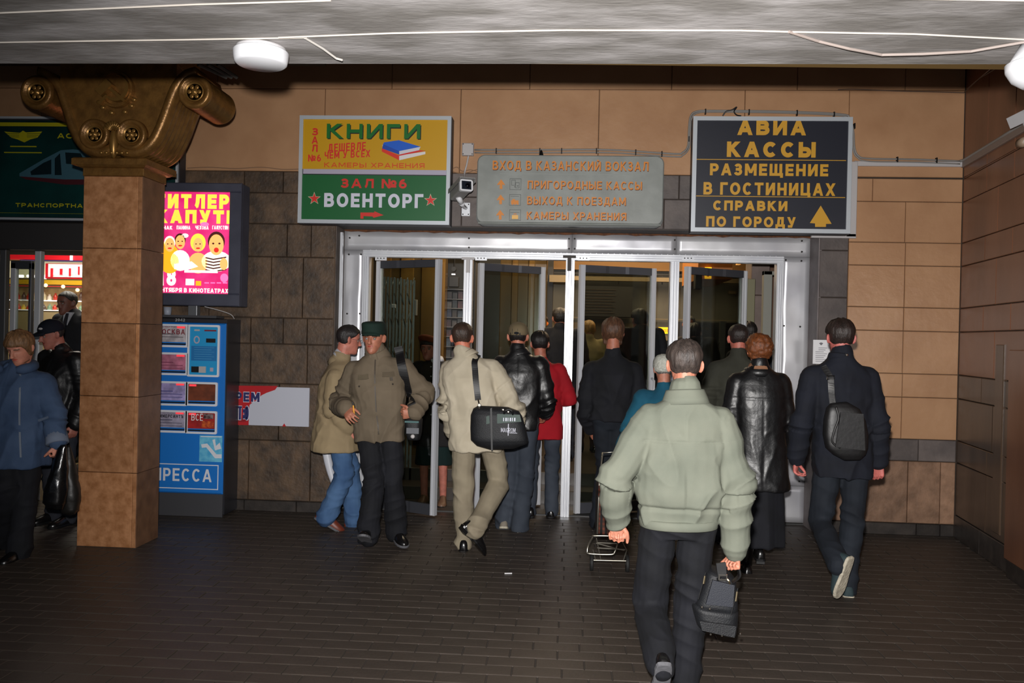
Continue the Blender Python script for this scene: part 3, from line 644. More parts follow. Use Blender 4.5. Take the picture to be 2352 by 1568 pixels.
for cx, cy in ((1151, 423), (1150, 458), (1149, 493)):
    poly([(cx - 8.5, cy), (cx, cy - 11), (cx + 8.5, cy), (cx + 8.5, cy + 2.5), (cx + 3, cy + 0.5), (cx + 3, cy + 11), (cx - 3, cy + 11), (cx - 3, cy + .5), (cx - 8.5, cy + 2.5)], YL, t, orl, 'arrow', .006)
for k, (cx, cy) in enumerate(((1184, 423), (1183, 459), (1183, 494))):
    rframe((cx - 13, cy - 13, cx + 13, cy + 13), YL, t, bdark, .004, 'icon_frame', t=.003)
    if k == 0:
        rframe((cx - 9, cy - 10, cx, cy + 3), YL, t, bdark, .004, 'icon', t=.003); rframe((cx, cy - 4, cx + 9, cy + 9), YL, t, bdark, .004, 'icon', t=.003)
        plate((cx - 3, cy + 5, cx, cy + 7), YL, t, bdark, 'icon'); plate((cx + 3, cy + 3, cx + 7, cy + 5), YL, t, bdark, 'icon')
    elif k == 1:
        plate((cx - 9, cy + 1, cx + 8, cy + 9), YL, t, orl, 'icon'); plate((cx - 6, cy - 2, cx, cy + 1), YL, t, orl, 'icon'); plate((cx - 10, cy - 9, cx + 9, cy - 8), YL, t, bdark, 'icon')
        for q in (-6, 0, 6): poly(ell(cx + q, cy + 9, 2.4, 2.4, 10), YL, t, orl, 'icon')
    else:
        plate((cx - 7, cy, cx + 7, cy + 9), YL, t, mat('icon_gold', (226, 172, 80), .4), 'icon'); plate((cx - 11, cy - 6, cx + 10, cy - 5), YL, t, bdark, 'icon'); plate((cx - 11, cy + 9, cx + 10, cy + 10), YL, t, bdark, 'icon')
        poly([(cx - 3, cy), (cx - 3, cy - 4), (cx + 3, cy - 4), (cx + 3, cy), (cx + 1.6, cy), (cx + 1.6, cy - 2.6), (cx - 1.6, cy - 2.6), (cx - 1.6, cy)], YL, t, orl, 'icon')
p = at(1243, 352, YS); g = G(); g.lathe((p.x, YS + .02, p.z - .01), [(.02, 0), (.012, .03), (.004, .045)], n=8); g.make('hook', screwm, t)

# black ticket office sign with amber letters
YS = 7.34
t = lightbox('ticket_sign', 'black lightbox sign with amber lines and a big up arrow', (1592, 268, 1951, 537), YS, .036)
ink = mat('sign_black', (34, 36, 46), .4); amb = mat('letter_gold', (196, 146, 40), .5)
plate((1599, 276, 1944, 527), YS + .006, t, ink, 'panel'); YL = YS + .001
# the top and bottom lines are cut by the frame on the real sign
text('АВИА', (1694, 276, 1851, 311), YL, t, amb, bold=.05); text('КАССЫ', (1670, 325, 1873, 362), YL, t, amb, bold=.05)
text('РАЗМЕЩЕНИЕ', (1631, 375, 1902, 405), YL, t, amb, bold=.045); text('В ГОСТИНИЦАХ', (1616, 418, 1918, 450), YL, t, amb, bold=.045)
text('СПРАВКИ', (1638, 460, 1808, 485), YL, t, amb, bold=.045); text('ПО ГОРОДУ', (1622, 496, 1827, 523), YL, t, amb, bold=.045)
for a, b_, c_, d_ in ((1600, 363.5, 1943, 371), (1599, 448.5, 1941, 455)):
    g = G(); q = at(a, b_, YL); q2 = at(c_, d_, YL); g.box(q.x, q2.x, YL - .002, YL, (q.z + q2.z) / 2 - .003, (q.z + q2.z) / 2 + .003); g.make('line', amb, t)
poly([(1885, 472), (1860, 512), (1872, 513), (1872, 521), (1897, 521), (1897, 514), (1910, 514)], YL, t, amb, 'arrow')

# green lightbox sign at the left, partly behind the column
YS = 7.34
t = lightbox('transport_sign', 'dark green sign with yellow bands and a railcar picture behind the column', (-30, 268, 408, 510), YS, .02)
gg = mat('sign_dark_green', (6, 54, 52), .4, c2=(4, 34, 34), scale=2.5, emit=0); yb = mat('sign_lemon', (176, 168, 20), .5)
plate((-22, 276, 400, 503), YS + .006, t, gg, 'panel'); YL = YS + .001
plate((-20, 281, 399, 292), YL, t, yb, 'band'); plate((-20, 488, 399, 494), YL, t, yb, 'band')
text('ТРАНСПОРТНАЯ КОМПАНИЯ', (36, 466, 330, 479), YL, t, yb, bold=.03)
poly([(10, 302), (46, 305), (53, 300), (60, 304), (97, 302), (86, 316), (70, 320), (56, 327), (40, 320), (26, 316)], YL, t, yb, 'wing_emblem')
for k in range(3): plate((12 + 5 * k, 306 + 4 * k, 44, 307 + 4 * k), YL - .003, t, gg, 'emblem_line', t=.001); plate((62, 306 + 4 * k, 94 - 5 * k, 307 + 4 * k), YL - .003, t, gg, 'emblem_line', t=.001)
plate((24, 335, 84, 338), YL, t, yb, 'small_line'); plate((10, 349, 96, 352), YL, t, yb, 'small_line'); text('АО', (132, 306, 168, 318), YL, t, yb)
tc_ = mat('train_blue', (58, 96, 110), .5); tr_ = mat('train_red', (70, 22, 30), .5); tw = mat('train_window', (8, 30, 36), .4)
poly([(45, 398), (100, 366), (140, 345), (168, 343), (200, 346), (240, 356), (262, 392), (250, 412), (150, 412), (45, 405)], YL + .0008, t, tc_, 'railcar_picture')
poly([(45, 405), (150, 412), (250, 412), (246, 424), (150, 424), (60, 412)], YL, t, tr_, 'railcar_skirt')
poly([(70, 394), (100, 374), (118, 366), (118, 400), (72, 402)], YL - .0006, t, tw, 'railcar_window'); poly([(126, 402), (126, 364), (138, 352), (142, 402)], YL - .0006, t, tw, 'railcar_window'); poly([(150, 350), (185, 352), (200, 380), (152, 376)], YL - .0006, t, tw, 'railcar_window')

# ------------------------------------------------------------------ CCTV camera between the signs
p = at(1056, 440, 7.05)
t = thing('security_camera', 'grey box security camera on a bracket between the yellow-green sign and the grey board', 'camera', tuple(at(1071, 490, YW)))
Mc = Matrix.Translation(at(1058, 439, 7.12)) @ Matrix.Rotation(rad(24), 4, 'Z') @ Matrix.Rotation(rad(-8), 4, 'X')
cg = mat('camera_grey', (140, 138, 136), .5)
g = G(); g.rings([[(a, y_, b_) for a, b_ in rr2(-s_, s_, -s_ * .86, s_ * .86, .018)] for s_, y_ in ((.052, -.15), (.052, .14), (.044, .15))]); g.xf(Mc); g.make('housing', cg, t)
g = G(); g.rings([[(a, y_, b_) for a, b_ in rr2(-.058, .058, -.05, .05, .02)] for y_ in (-.172, -.14)]); g.xf(Mc); g.make('front_rim', white, t)
g = G(); g.box(-.042, .042, -.176, -.172, -.036, .036); g.xf(Mc); g.make('window', mat('camera_glass', (30, 34, 42), .1), t)
g = G(); g.lathe((.012, -.176, 0), [(.001, -.012), (.014, -.01), (.022, -.004), (.024, .004)], axis='y', n=20); g.xf(Mc); g.make('lens', mat('lens', (6, 6, 12), .08), t, smooth=True)
g = G(); g.rings([[(a, y_, b_) for a, b_ in ((-.064, .052), (.064, .052), (.066, .02), (.07, .02), (.068, .058), (-.068, .058), (-.07, .02), (-.066, .02))] for y_ in (-.21, .15)]); g.xf(Mc); g.make('sun_shield', cg, t)
q0 = at(1052, 452, 7.15); q1 = at(1060, 466, 7.2); q2 = at(1070, 478, YW - .03)
g = G(); g.tube([q0, q1], .024, 12); g.tube([q1, at(1062, 471, 7.3), q2], [.026, .018, .016], 12); g.make('bracket_arm', white, t, smooth=True)
x0, x1, z0, z1 = rect((1061, 466), (1080, 497), YW)
bevel(G().box(x0, x1, YW - .022, YW + .004, z0, z1).make('bracket_plate', alu, t), .003)
for a in (x0 + .014, x1 - .014):
    for b_ in (z0 + .016, z1 - .016): G().lathe((a, YW - .022, b_), [(.001, -.004), (.006, -.004), (.006, .001)], axis='y', n=8).make('bolt', screwm, t)

# ------------------------------------------------------------------ torn banner low on the stone wall
YS = YW - .012
x0, x1, z0, z1 = rect((500, 885), (709, 980), YS)
t = thing('torn_banner', 'white and red torn advertising board on the stone wall beside the press machine', 'banner', ((x0 + x1) / 2, YS, z0))
G().box(x0, x1, YS, YW + .004, z0, z1).make('board', mat('banner_white', (186, 188, 200), .5), t)
br = mat('banner_red', (176, 12, 24), .5); bb = mat('banner_blue', (34, 36, 92), .5)
poly([(500, 885), (638, 886), (632, 895), (612, 902), (600, 908), (592, 918), (580, 924), (573, 930), (571, 976), (500, 975)], YS, t, br, 'red_print', .0015)
poly([(648, 979), (653, 972), (657, 979)], YS, t, br, 'red_print', .0015)
for dx, m_, d_ in ((-1.4, whl, .0), (0, bb, .001)):
    text('РЕМ', (541 + dx, 900 + dx, 596 - dx, 923 - dx), YS - .0016 - d_, t, m_, bold=.05 if d_ else .08, depth=.001, rot=0)
    text('УТ:О', (536 + dx, 932 + dx, 571 - dx, 964 - dx), YS - .0016 - d_, t, m_, bold=.05 if d_ else .08, depth=.001)
poly(ell(556, 964, 14, 5), YS - .001, t, mat('banner_red2', (140, 8, 20), .5), 'red_blot', .0008)

# ------------------------------------------------------------------ poster cabinet on a post above the press machine
YK = 7.19
bx = rect((352, 418), (553, 706), YK)
t = thing('poster_cabinet', 'backlit magenta film poster in a dark cabinet above the press machine', 'poster', ((bx[0] + bx[1]) / 2, YK, bx[2]))
pf = mat('cabinet_blue_grey', (58, 60, 74), .5, c2=(70, 72, 86), scale=4)
x0, x1, z0, z1 = rect((300, 419), (552, 704), YK)
x0 = at(318, 560, YK).x
g = G(); g.box(x0, x1, YK + .004, YK + .17, z0, z1); bevel(g.make('case', pf, t), .01)
px0, pz1 = at(345, 443, YK).x, at(450, 441, YK).z; px1, pz0 = at(528, 560, YK).x, at(450, 674, YK).z
for b_ in ((x0, x1, z0, pz0), (x0, x1, pz1, z1), (x0, px0, pz0, pz1), (px1, x1, pz0, pz1)): g = G(); g.rbox(b_[0], b_[1], YK - .03, YK + .006, b_[2], b_[3], .008); g.make('frame', pf, t)
def em(nm, c_, e): return mat('poster_' + nm, c_, .6, emit=e)
mag = mat('poster_magenta', (205, 28, 100), .5, c2=(222, 60, 130), scale=4, emit=0)
n_ = mag.node_tree; b_ = n_.nodes['Principled BSDF']; n_.links.new(n_.nodes['Color Ramp'].outputs[0], b_.inputs['Emission Color']); b_.inputs['Emission Strength'].default_value = .95
py_, pw, pk, psk, pbk, pyl, pbl = em('yellow', (255, 206, 70), 1.1), em('white', (255, 240, 220), 1.2), em('pink', (236, 110, 170), 1.1), em('skin', (255, 176, 100), 1.0), em('brown', (70, 24, 22), .7), em('gold', (255, 170, 30), 1), em('lip', (214, 40, 30), .9)
YP = YK - .004
g = G(); g.box(px0, px1, YP, YP + .004, pz0, pz1); g.make('poster_sheet', mag, t)
text('ГИТЛЕР', (360, 445, 526, 480), YP, t, py_, bold=.06); text('КАПУТ!', (360, 481, 524, 514), YP, t, py_, bold=.06)
for a, b_ in ((353, 396), (406, 437), (449, 479), (488, 524)): text({353: 'СОБЧАК', 406: 'ПАНИНА', 449: 'ЧЕХОВА', 488: 'ГАЛУСТЯН'}[a], (a, 518, b_, 527), YP, t, pw, bold=.04)
poly([(352, 674 - 60), (352, 570), (372, 556), (392, 552), (410, 575), (420, 610), (400, 620)], YP, t, pyl, 'figure'); 
for cx, cy, rx, ry, hair in ((390, 562, 11, 16, pw), (414, 556, 11, 16, pbk), (455, 562, 11, 16, py_), (497, 562, 17, 24, pbk)):
    poly(ell(cx, cy - ry * .32, rx * (1.6 if hair is py_ else 1.15), ry * (1.3 if hair is py_ else .95)), YP, t, hair, 'figure_hair')
    poly(ell(cx, cy + 42 - (4 if rx > 15 else 0), rx * 2.0, 24), YP - .0004, t, {390: pyl, 414: pw, 455: psk, 497: pw}[cx], 'figure_body')
    poly(ell(cx, cy, rx, ry), YP - .0012, t, psk, 'figure_face')
    for s_ in (-1, 1): poly(ell(cx + s_ * rx * .42, cy - ry * .12, rx * .16, ry * .09, 10), YP - .0022, t, pbk, 'figure_eye', .0012)
    poly(ell(cx, cy + ry * .5, rx * (.34 if rx > 15 else .45), ry * (.24 if rx > 15 else .12), 12), YP - .0022, t, pbl, 'figure_mouth', .0012)
for k in range(5): poly([(472, 590 + k * 7), (490, 594 + k * 7), (520, 589 + k * 7), (520, 592 + k * 7), (490, 597 + k * 7), (472, 593 + k * 7)], YP - .0018, t, pbk, 'shirt_stripe', .001)
poly(ell(514, 606, 9, 14), YP - .0022, t, psk, 'figure_hand', .001); poly([(400, 606), (440, 600), (455, 612), (430, 620), (400, 618)], YP - .0022, t, pw, 'figure_body', .001)
text('18', (366, 618, 404, 656), YP, t, pw, bold=.05); plate((424, 620, 500, 627), YP, t, pw, 'small_print'); plate((427, 640, 446, 655), YP, t, pw, 'small_print'); plate((450, 645, 462, 656), YP, t, pyl, 'small_print')
for k in range(4): plate((470 + 14 * k, 648, 480 + 14 * k, 651), YP, t, pk, 'small_print')
poly(ell(515, 638, 9, 10), YP, t, pk, 'small_print'); poly(ell(425, 541, 8, 5), YP, t, pw, 'petal'); poly(ell(470, 515, 10, 5), YP - .002, t, pk, 'petal')
text('СЕНТЯБРЯ В КИНОТЕАТРАХ', (356, 660, 524, 673), YP, t, pw, bold=.035)
x0, x1, z0, z1 = rect((432, 700), (452, 726), YK + .05); 
bevel(G().box(x0, x1, YK + .05, YK + .12, z0, z1 + .02).make('post', mat('post_steel', (120, 122, 126), .4, m=.6), t), .004)
g = G(); g.tube(smooth([at(470, 704, YK + .08), at(505, 713, YK + .1), at(530, 722, YK + .14), at(538, 732, YK + .18)]), .004, 6); g.make('power_cord', greypaint, t)

# ------------------------------------------------------------------ blue newspaper vending machine
XM1 = at(514, 960, YK).x; XM0 = XM1 - .98
t = thing('press_machine', 'blue newspaper vending machine with windowed pockets beside the column', 'vending machine', ((XM0 + XM1) / 2, YK + .15, 0))
blue = mat('machine_blue', (26, 112, 196), .4); sidem = mat('machine_side', (34, 34, 38), .35, c2=(44, 44, 50), scale=3); steel = mat('machine_steel', (86, 86, 90), .4, m=.5)
zt_, zb_ = at(440, 741, YK).z, at(440, 1133, YK).z
g = G(); g.rbox(XM0, XM1 + .012, YK + .02, YW, .02, zt_, .005); g.make('case', sidem, t)
g = G(); g.rbox(XM0, XM1, YK, YK + .03, zb_, zt_, .012); g.make('front_panel', blue, t)
g = G(); g.rbox(XM0, XM1, YK + .004, YK + .03, .0, zb_, .004); g.make('base_plinth', steel, t)
g = G(); g.rbox(XM0, XM1 + .012, YK - .005, YW, zt_, at(440, 731, YK).z, .006); g.make('top_cap', mat('cap_steel', (56, 54, 58), .4, m=.4), t)
x0, x1, z0, z1 = rect((352, 722), (500, 731), YK + .06); G().box(x0 - .1, x1, YK + .03, YK + .2, z0, z1 + .0).make('top_tray', steel, t)
text('2042', (403, 731, 425, 738), YK - .005, t, mat('number_grey', (150, 150, 150), .6), bold=.02)
wfr = mat('window_frame', (214, 216, 224), .4)
papers = []
def news(box, kind, big=False):
    x0, x1, z0, z1 = rect(box[:2], box[2:], YK)
    g = G(); r_ = rr2(x0, x1, z0, z1, .012, 3); r2_ = rr2(x0 + .018, x1 - .018, z0 + .018, z1 - .018, .008, 3); n = len(r_)
    v = [(a, YK - .014, b_) for a, b_ in r_] + [(a, YK - .014, b_) for a, b_ in r2_] + [(a, YK + .001, b_) for a, b_ in r_] + [(a, YK + .001, b_) for a, b_ in r2_]
    f = []
    for i in range(n):
        j = (i + 1) % n; f += [(i, j, n + j, n + i), (i, 2 * n + i, 2 * n + j, j), (n + i, n + j, 3 * n + j, 3 * n + i)]
    g.add(v, f); g.make('window_frame', wfr, t)
    return x0, x1, z0, z1
pcs = {'moscow': (150, 144, 148), 'mag': (150, 90, 110), 'blue': (130, 120, 160), 'brown': (90, 44, 26), 'kom': (130, 124, 140), 'vse': (130, 26, 26)}
for box, kd in (((350, 743, 433, 798), 'moscow'), ((350, 808, 432, 862), 'mag'), ((350, 874, 431, 932), 'blue'), ((350, 940, 430, 994), 'kom'), ((429, 876, 500, 933), 'brown'), ((428, 942, 499, 997), 'vse')):
    news(box, kd); a0, b0, a1, b1 = box
    plate((a0 + 4, b0 + 5, a1 - 5, b1 - 12), YK - .001, t, mat('cover_' + kd, pcs[kd], .5, c2=tuple(min(255, int(q * 1.35)) for q in pcs[kd]), scale=14), 'newspaper', label={'moscow': 'grey newspaper front page', 'brown': 'brown patterned cover', 'vse': 'red magazine cover'}.get(kd))
    plate((a0 + 4, b1 - 11, a1 - 5, b1 - 6), YK - .002, t, black, 'coin_slot')
    plate((a1 - 26 if a0 < 400 else a0 + 6, b0 + 6, a1 - 8 if a0 < 400 else a0 + 22, b0 + 11), YK - .004, t, mat('lamp_red', (235, 60, 70), .5, emit=.7), 'indicator')
    if kd == 'moscow': text('МОСКВА', (360, 755, 425, 768), YK - .004, t, mat('news_red', (120, 40, 50), .6), bold=.03); text('ВЕЧЕРНЯЯ', (366, 747, 410, 752), YK - .004, t, mat('news_red'), bold=.02)
    if kd == 'kom': text('Коммерсантъ', (352, 948, 421, 960), YK - .004, t, mat('news_ink', (40, 36, 44), .6), bold=.02)
    if kd == 'vse': text('ВСЁ', (440, 950, 466, 966), YK - .006, t, paper, bold=.015); plate((468, 950, 490, 962), YK - .003, t, mat('cover_photo', (140, 120, 120), .6, c2=(50, 20, 24), scale=40), 'cover_photo'); plate((464, 966, 491, 982), YK - .003, t, mat('cover_orange', (210, 96, 30), .6, c2=(150, 40, 20), scale=40), 'cover_photo')
    if kd == 'brown':
        for cx in (449, 479): poly(ell(cx, 903, 12, 13), YK - .002, t, mat('ornament', (170, 96, 40), .6), 'ornament', .002); poly(ell(cx, 903, 8, 9), YK - .004, t, mat('cover_brown'), 'ornament', .0012)
    if kd in ('mag', 'blue', 'kom', 'moscow'):
        for k in range(3 if kd != 'moscow' else 2): plate((a0 + 8, b0 + 22 + 7 * k, a1 - (12 if k else 34), b0 + 25 + 7 * k), YK - .003, t, mat('print_' + kd, {'mag': (120, 50, 80), 'blue': (70, 70, 130), 'kom': (70, 66, 90), 'moscow': (90, 84, 90)}[kd], .6), 'headline')
news((433, 745, 504, 866), 'pay')
cy_ = mat('pay_cyan', (40, 150, 206), .4)
plate((437, 750, 500, 862), YK - .001, t, cy_, 'payment_panel')
for b_, m_, nm in (((447, 756, 459, 760), greypaint, 'coin_inlet'), ((470, 757, 497, 761), mat('lamp_dark_red', (120, 30, 40), .5), 'display'), ((474, 777, 495, 787), black, 'display'), ((440, 841, 457, 855), black, 'note_slot'), ((457, 841, 473, 856), greypaint, 'note_slot'), ((483, 844, 490, 853), mauve, 'button')):
    plate(b_, YK - .005, t, m_, nm, .006)
poly(ell(452, 780, 7, 9), YK - .005, t, mauve, 'badge'); poly(ell(452, 780, 4, 6), YK - .007, t, cy_, 'badge')
plate((440, 794, 497, 829), YK - .005, t, mat('notice_blue', (30, 110, 170), .5), 'notice')
for k in range(6): plate((446, 797 + 5.2 * k, 492 - 6 * (k % 2), 798.6 + 5.2 * k), YK - .009, t, mat('notice_print', (90, 170, 210), .5), 'notice_line', .001)
plate((459, 999, 510, 1061), YK - .002, t, mat('sticker_pale', (70, 160, 206), .5, c2=(110, 190, 220), scale=20), 'sticker')
for pts in ([(462, 1020), (476, 1018), (497, 1043), (509, 1043), (509, 1052), (494, 1052), (474, 1027), (464, 1028)], [(488, 1010), (494, 1008), (496, 1024), (505, 1016), (508, 1030), (494, 1034)], [(461, 1001), (509, 1002), (509, 1004), (461, 1003)]): poly(pts, YK - .006, t, wfr, 'sticker_print')
rframe((300, 1061, 501, 1125), YK - .001, t, wfr, .008, 'label_border', t=.002)
text('ПРЕССА', (352, 1073, 486, 1107), YK - .002, t, wfr, bold=.03)
cup = at(378, 722, YK + .1)
c = thing('cup', 'pale plastic cup standing on top of the blue press machine', 'cup', tuple(cup))
g = G(); zc_ = at(440, 731, YK).z; g.lathe((at(380, 720, YK + .06).x, YK + .1, 0), [(.028, zc_ + .012), (.036, zc_ + .1), (.034, zc_ + .1), (.026, zc_ + .014)], n=20); g.make('cup_wall', mat('cup_plastic', (150, 156, 170), .5), c, smooth=True)
# small notice on the grey stone, right of the doorway
x0, x1, z0, z1 = rect((1868, 780), (1905, 836), YW - .004)
t = thing('paper_notice', 'white paper notice taped to grey stone right of the doorway', 'notice', (x0, YW, z0))
G().box(x0, x1, YW - .006, YW + .004, z0, z1).make('sheet', paper, t)
gr_ = mat('notice_ink', (110, 110, 116), .7)
poly([(1881, 788), (1886, 786), (1891, 788), (1886, 793)], YW - .006, t, gr_, 'crest', .001)
for k in range(8): plate((1873 if k > 1 else 1880, 798 + 4.4 * k, 1900 - (4 * (k % 3)), 799.6 + 4.4 * k), YW - .006, t, gr_, 'print_line', .001)
# ------------------------------------------------------------------ metal clad doorway
ds = thing('door_1', None, None, (0, YF, 0), kind='structure')
def DX(px, py=900): return at(px, py, YF).x
def DZ(px, py): return at(px, py, YF).z
zl0, zl1 = DZ(1300, 582), DZ(1300, 537); xf0, xf1 = DX(789, 860), DX(1862, 540 + 0)
xo0, xo1 = DX(846, 590), DX(1787, 605)
xf0 = DX(789, 600)
# cladding sheets, each with its own dents and screws
def sheetpiece(x0, x1, z0, z1, nm='cladding_sheet'):
    g = G(); nx, nz = max(2, int((x1 - x0) / .05)), max(2, int((z1 - z0) / .05)); r_ = random.Random(int(x0 * 1000 + z0 * 77)); ph = [r_.uniform(0, 6) for _ in range(6)]
    v = []
    for j in range(nz + 1):
        for i in range(nx + 1):
            x = x0 + (x1 - x0) * i / nx; z = z0 + (z1 - z0) * j / nz
            e = min(1, min(i, nx - i, j, nz - j) / 2)
            d = .006 * math.sin(x * 7 + ph[0]) * math.sin(z * 6 + ph[1]) + .004 * math.sin(x * 17 + ph[2] + z * 9) + .003 * math.sin(z * 21 + ph[3])
            v.append((x, YF - .02 - e * d * .8, z))
    n = (nx + 1); f = [(j * n + i, j * n + i + 1, (j + 1) * n + i + 1, (j + 1) * n + i) for j in range(nz) for i in range(nx)]
    g.add(v, f); o = g.make(nm, sheet, ds, smooth=True)
    sm = o.modifiers.new('thick', 'SOLIDIFY'); sm.thickness = .012; sm.offset = 1
    return o
cuts = [xf0, DX(1314, 560), DX(1553, 560), xf1]
for a, b_ in zip(cuts[:-1], cuts[1:]): sheetpiece(a + .001, b_ - .001, zl0, zl1)
sheetpiece(xf0 - .02, xo0 - .035, DZ(820, 930), zl0 - .002); sheetpiece(xf0 - .02, xo0 - .035, .03, DZ(820, 930) - .003)
sheetpiece(xo1 + .035, xf1, DZ(1830, 1115), zl0 - .002); sheetpiece(xo1 + .035, xf1, .02, DZ(1830, 1115) - .003)
G().box(xf0 - .02, xf1, YF + .0, YF + .02, zl0, zl1).make('backing', darkmat, ds); G().box(xf0 - .02, xo0 - .03, YF, YF + .02, 0, zl0).make('backing', darkmat, ds); G().box(xo1 + .03, xf1, YF, YF + .02, 0, zl0).make('backing', darkmat, ds)
for px, py in ((803, 546), (1077, 547), (1077, 568), (1307, 548), (1320, 548), (1307, 571), (1320, 571), (1550, 551), (1550, 572), (1842, 553), (1842, 578), (801, 584), (797, 720), (826, 720), (829, 584), (825, 541), (1805, 597), (1841, 599), (1801, 748), (1838, 750), (1800, 880), (1838, 1010), (1795, 1100), (1836, 1105), (799, 850)):
    p = at(px, py, YF - .03); G().lathe((p.x, YF - .03, p.z), [(.001, -.004), (.008, -.003), (.009, .006)], axis='y', n=8).make('screw', screwm, ds)
# rusty upper edge and reveals in the wall thickness
g = G(); n = 60; zt_ = zl1
pts = [(xf0 - .02, zt_ + .03)] + [(xf0 + (xf1 - xf0) * k / n, zt_ - .004 - .012 * abs(math.sin(k * 1.7) * math.sin(k * .61))) for k in range(n + 1)] + [(xf1, zt_ + .03)]
g.prism(pts, YF - .034, YF - .01); g.make('rusty_edge', rust, ds)
rev = mat('reveal_plaster', (92, 82, 76), .7, c2=(70, 58, 50), scale=6)
G().box(OX0 - .02, OX0 + .006, YW + .01, YF, 0, OZ).make('reveal', rev, ds); G().box(OX1 - .006, OX1 + .02, YW + .01, YF, 0, OZ).make('reveal', mat('reveal_stone', (120, 112, 112), .6, c2=(96, 88, 88), scale=6), ds)
G().box(OX0, OX1, YW + .01, YF, OZ - .006, OZ + .02).make('reveal', mat('lintel_soffit', (60, 54, 50), .7), ds)
g = G(); g.box(OX0 + .008, OX0 + .03, YW + .12, YW + .16, 0, OZ - .05); g.make('edge_strip', alu, ds)
# aluminium door frame: posts and head, each ribbed
def ribbed(x0, x1, z0, z1, nm, vert=True, Y0=YF - .05, Y1=YF + .05):
    w_ = (x1 - x0) if vert else (z1 - z0); prof = [(0, 0), (.06, 0), (.1, -.006), (.28, -.006), (.32, .006), (.38, .006), (.42, -.01), (.6, -.01), (.64, .006), (.7, .006), (.74, -.006), (.92, -.006), (.95, 0), (1, 0)]
    g = G(); out = []
    if vert:
        P = [(x0 + w_ * a, Y0 + b_) for a, b_ in prof] + [(x1, Y1), (x0, Y1)]
        g.rings([[(x, y_, z0) for x, y_ in P], [(x, y_, z1) for x, y_ in P]])
    else:
        P = [(Y0 + b_, z0 + w_ * a) for a, b_ in prof] + [(Y1, z1), (Y1, z0)]
        g.rings([[(x0, y_, z) for y_, z in P], [(x1, y_, z) for y_, z in P]])
    return g.make(nm, alu, ds)
zh = DZ(1300, 598)
ribbed(xo0 - .04, xo1 + .04, zh, zl0 - .002, 'door_head', False)
ribbed(xo0 - .04, xo0 + .02, 0, zh, 'door_post'); ribbed(xo1 - .02, xo1 + .04, 0, zh, 'door_post')
pc = [DX(1076, 650), DX(1309, 650), DX(1548, 650)]
for x_ in pc: ribbed(x_ - .04, x_ + .04, 0, zh, 'door_post')
g = G(); n = 70
for k in range(n): a = xo0 + (xo1 - xo0) * (k + .5) / n; g.sphere((a, YF - .03, zl0 + .001), .006, 3)
g.make('rivet_row', alu, ds, kind='stuff')
# hinge brackets
for px, py, m_ in ((1075, 594, greypaint), (1308, 590, screwm)):
    p = at(px, py, YF - .06); G().box(p.x - .06, p.x + .06, YF - .066, YF - .05, p.z - .01, p.z + .014).make('bracket', m_, ds); G().box(p.x - .018, p.x + .018, YF - .068, YF - .05, p.z - .13, p.z + .014).make('bracket', m_, ds)
for px in (875, 1105, 1340, 1580):
    p = at(px, 593, YF - .06); G().box(p.x - .055, p.x + .055, YF - .064, YF - .045, p.z - .02, p.z + .012).make('pivot_plate', alu, ds)
    for q in (-.03, 0, .03): G().lathe((p.x + q, YF - .064, p.z), [(.001, -.003), (.006, -.002), (.006, .002)], axis='y', n=8).make('screw', screwm, ds)
# glazed leaves: hinge pixel, free-edge pixel with its depth offset
dark_alu = mat('door_side_metal', (96, 98, 106), .4, m=.7)
def leaf(pxh, pxf, dy, lab, wd=.05, handle=False):
    a = Vector((DX(pxh, 700), YF + .03, 0)); b_ = at(pxf, 700, YF + .03 + dy); b_.z = 0
    L_ = (b_ - a).length; an = math.atan2(b_.y - a.y, b_.x - a.x)
    t = thing('door_leaf', lab, 'door', tuple(a)); Mx = Matrix.Translation(a) @ Matrix.Rotation(an, 4, 'Z')
    H_ = zh - .035; D_ = .022
    def pc_(x0, x1, z0, z1, nm, m_=alu, d=D_):
        g = G(); P = [(x0, -d), (x0 + (x1 - x0) * .3, -d), (x0 + (x1 - x0) * .35, -d + .006), (x0 + (x1 - x0) * .6, -d + .006), (x0 + (x1 - x0) * .65, -d), (x1, -d), (x1, d), (x0, d)]
        g.rings([[(x, y_, z0) for x, y_ in P], [(x, y_, z1) for x, y_ in P]]); g.xf(Mx); g.make(nm, m_, t)
    pc_(0, wd, .02, H_, 'stile'); pc_(L_ - wd, L_, .02, H_, 'stile'); pc_(wd, L_ - wd, H_ - .07, H_, 'top_rail', dark_alu); pc_(wd, L_ - wd, .02, .12, 'bottom_rail', dark_alu)
    g = G(); g.box(wd - .004, L_ - wd + .004, -.004, .004, .11, H_ - .06); g.xf(Mx); g.make('pane', pane, t)
    if handle:
        g = G(); g.tube([Vector((L_ - wd / 2, -.02, 1.0)), Vector((L_ - wd / 2, -.07, 1.02)), Vector((L_ - wd / 2, -.07, 1.28)), Vector((L_ - wd / 2, -.02, 1.3))], .011, 8); g.xf(Mx); g.make('handle', alu, t, smooth=True)
    return t
leaf(864, 1011, -.32, 'glazed door leaf swung towards us, leftmost of the four bays')
leaf(1097, 1249, .36, 'glazed door leaf pushed inwards behind the cap-wearing man, second bay')
leaf(1330, 1504, .30, 'glazed door leaf pushed inwards right of the central post, third bay', handle=True)
leaf(1574, 1712, .40, 'glazed door leaf pushed inwards in the rightmost bay')

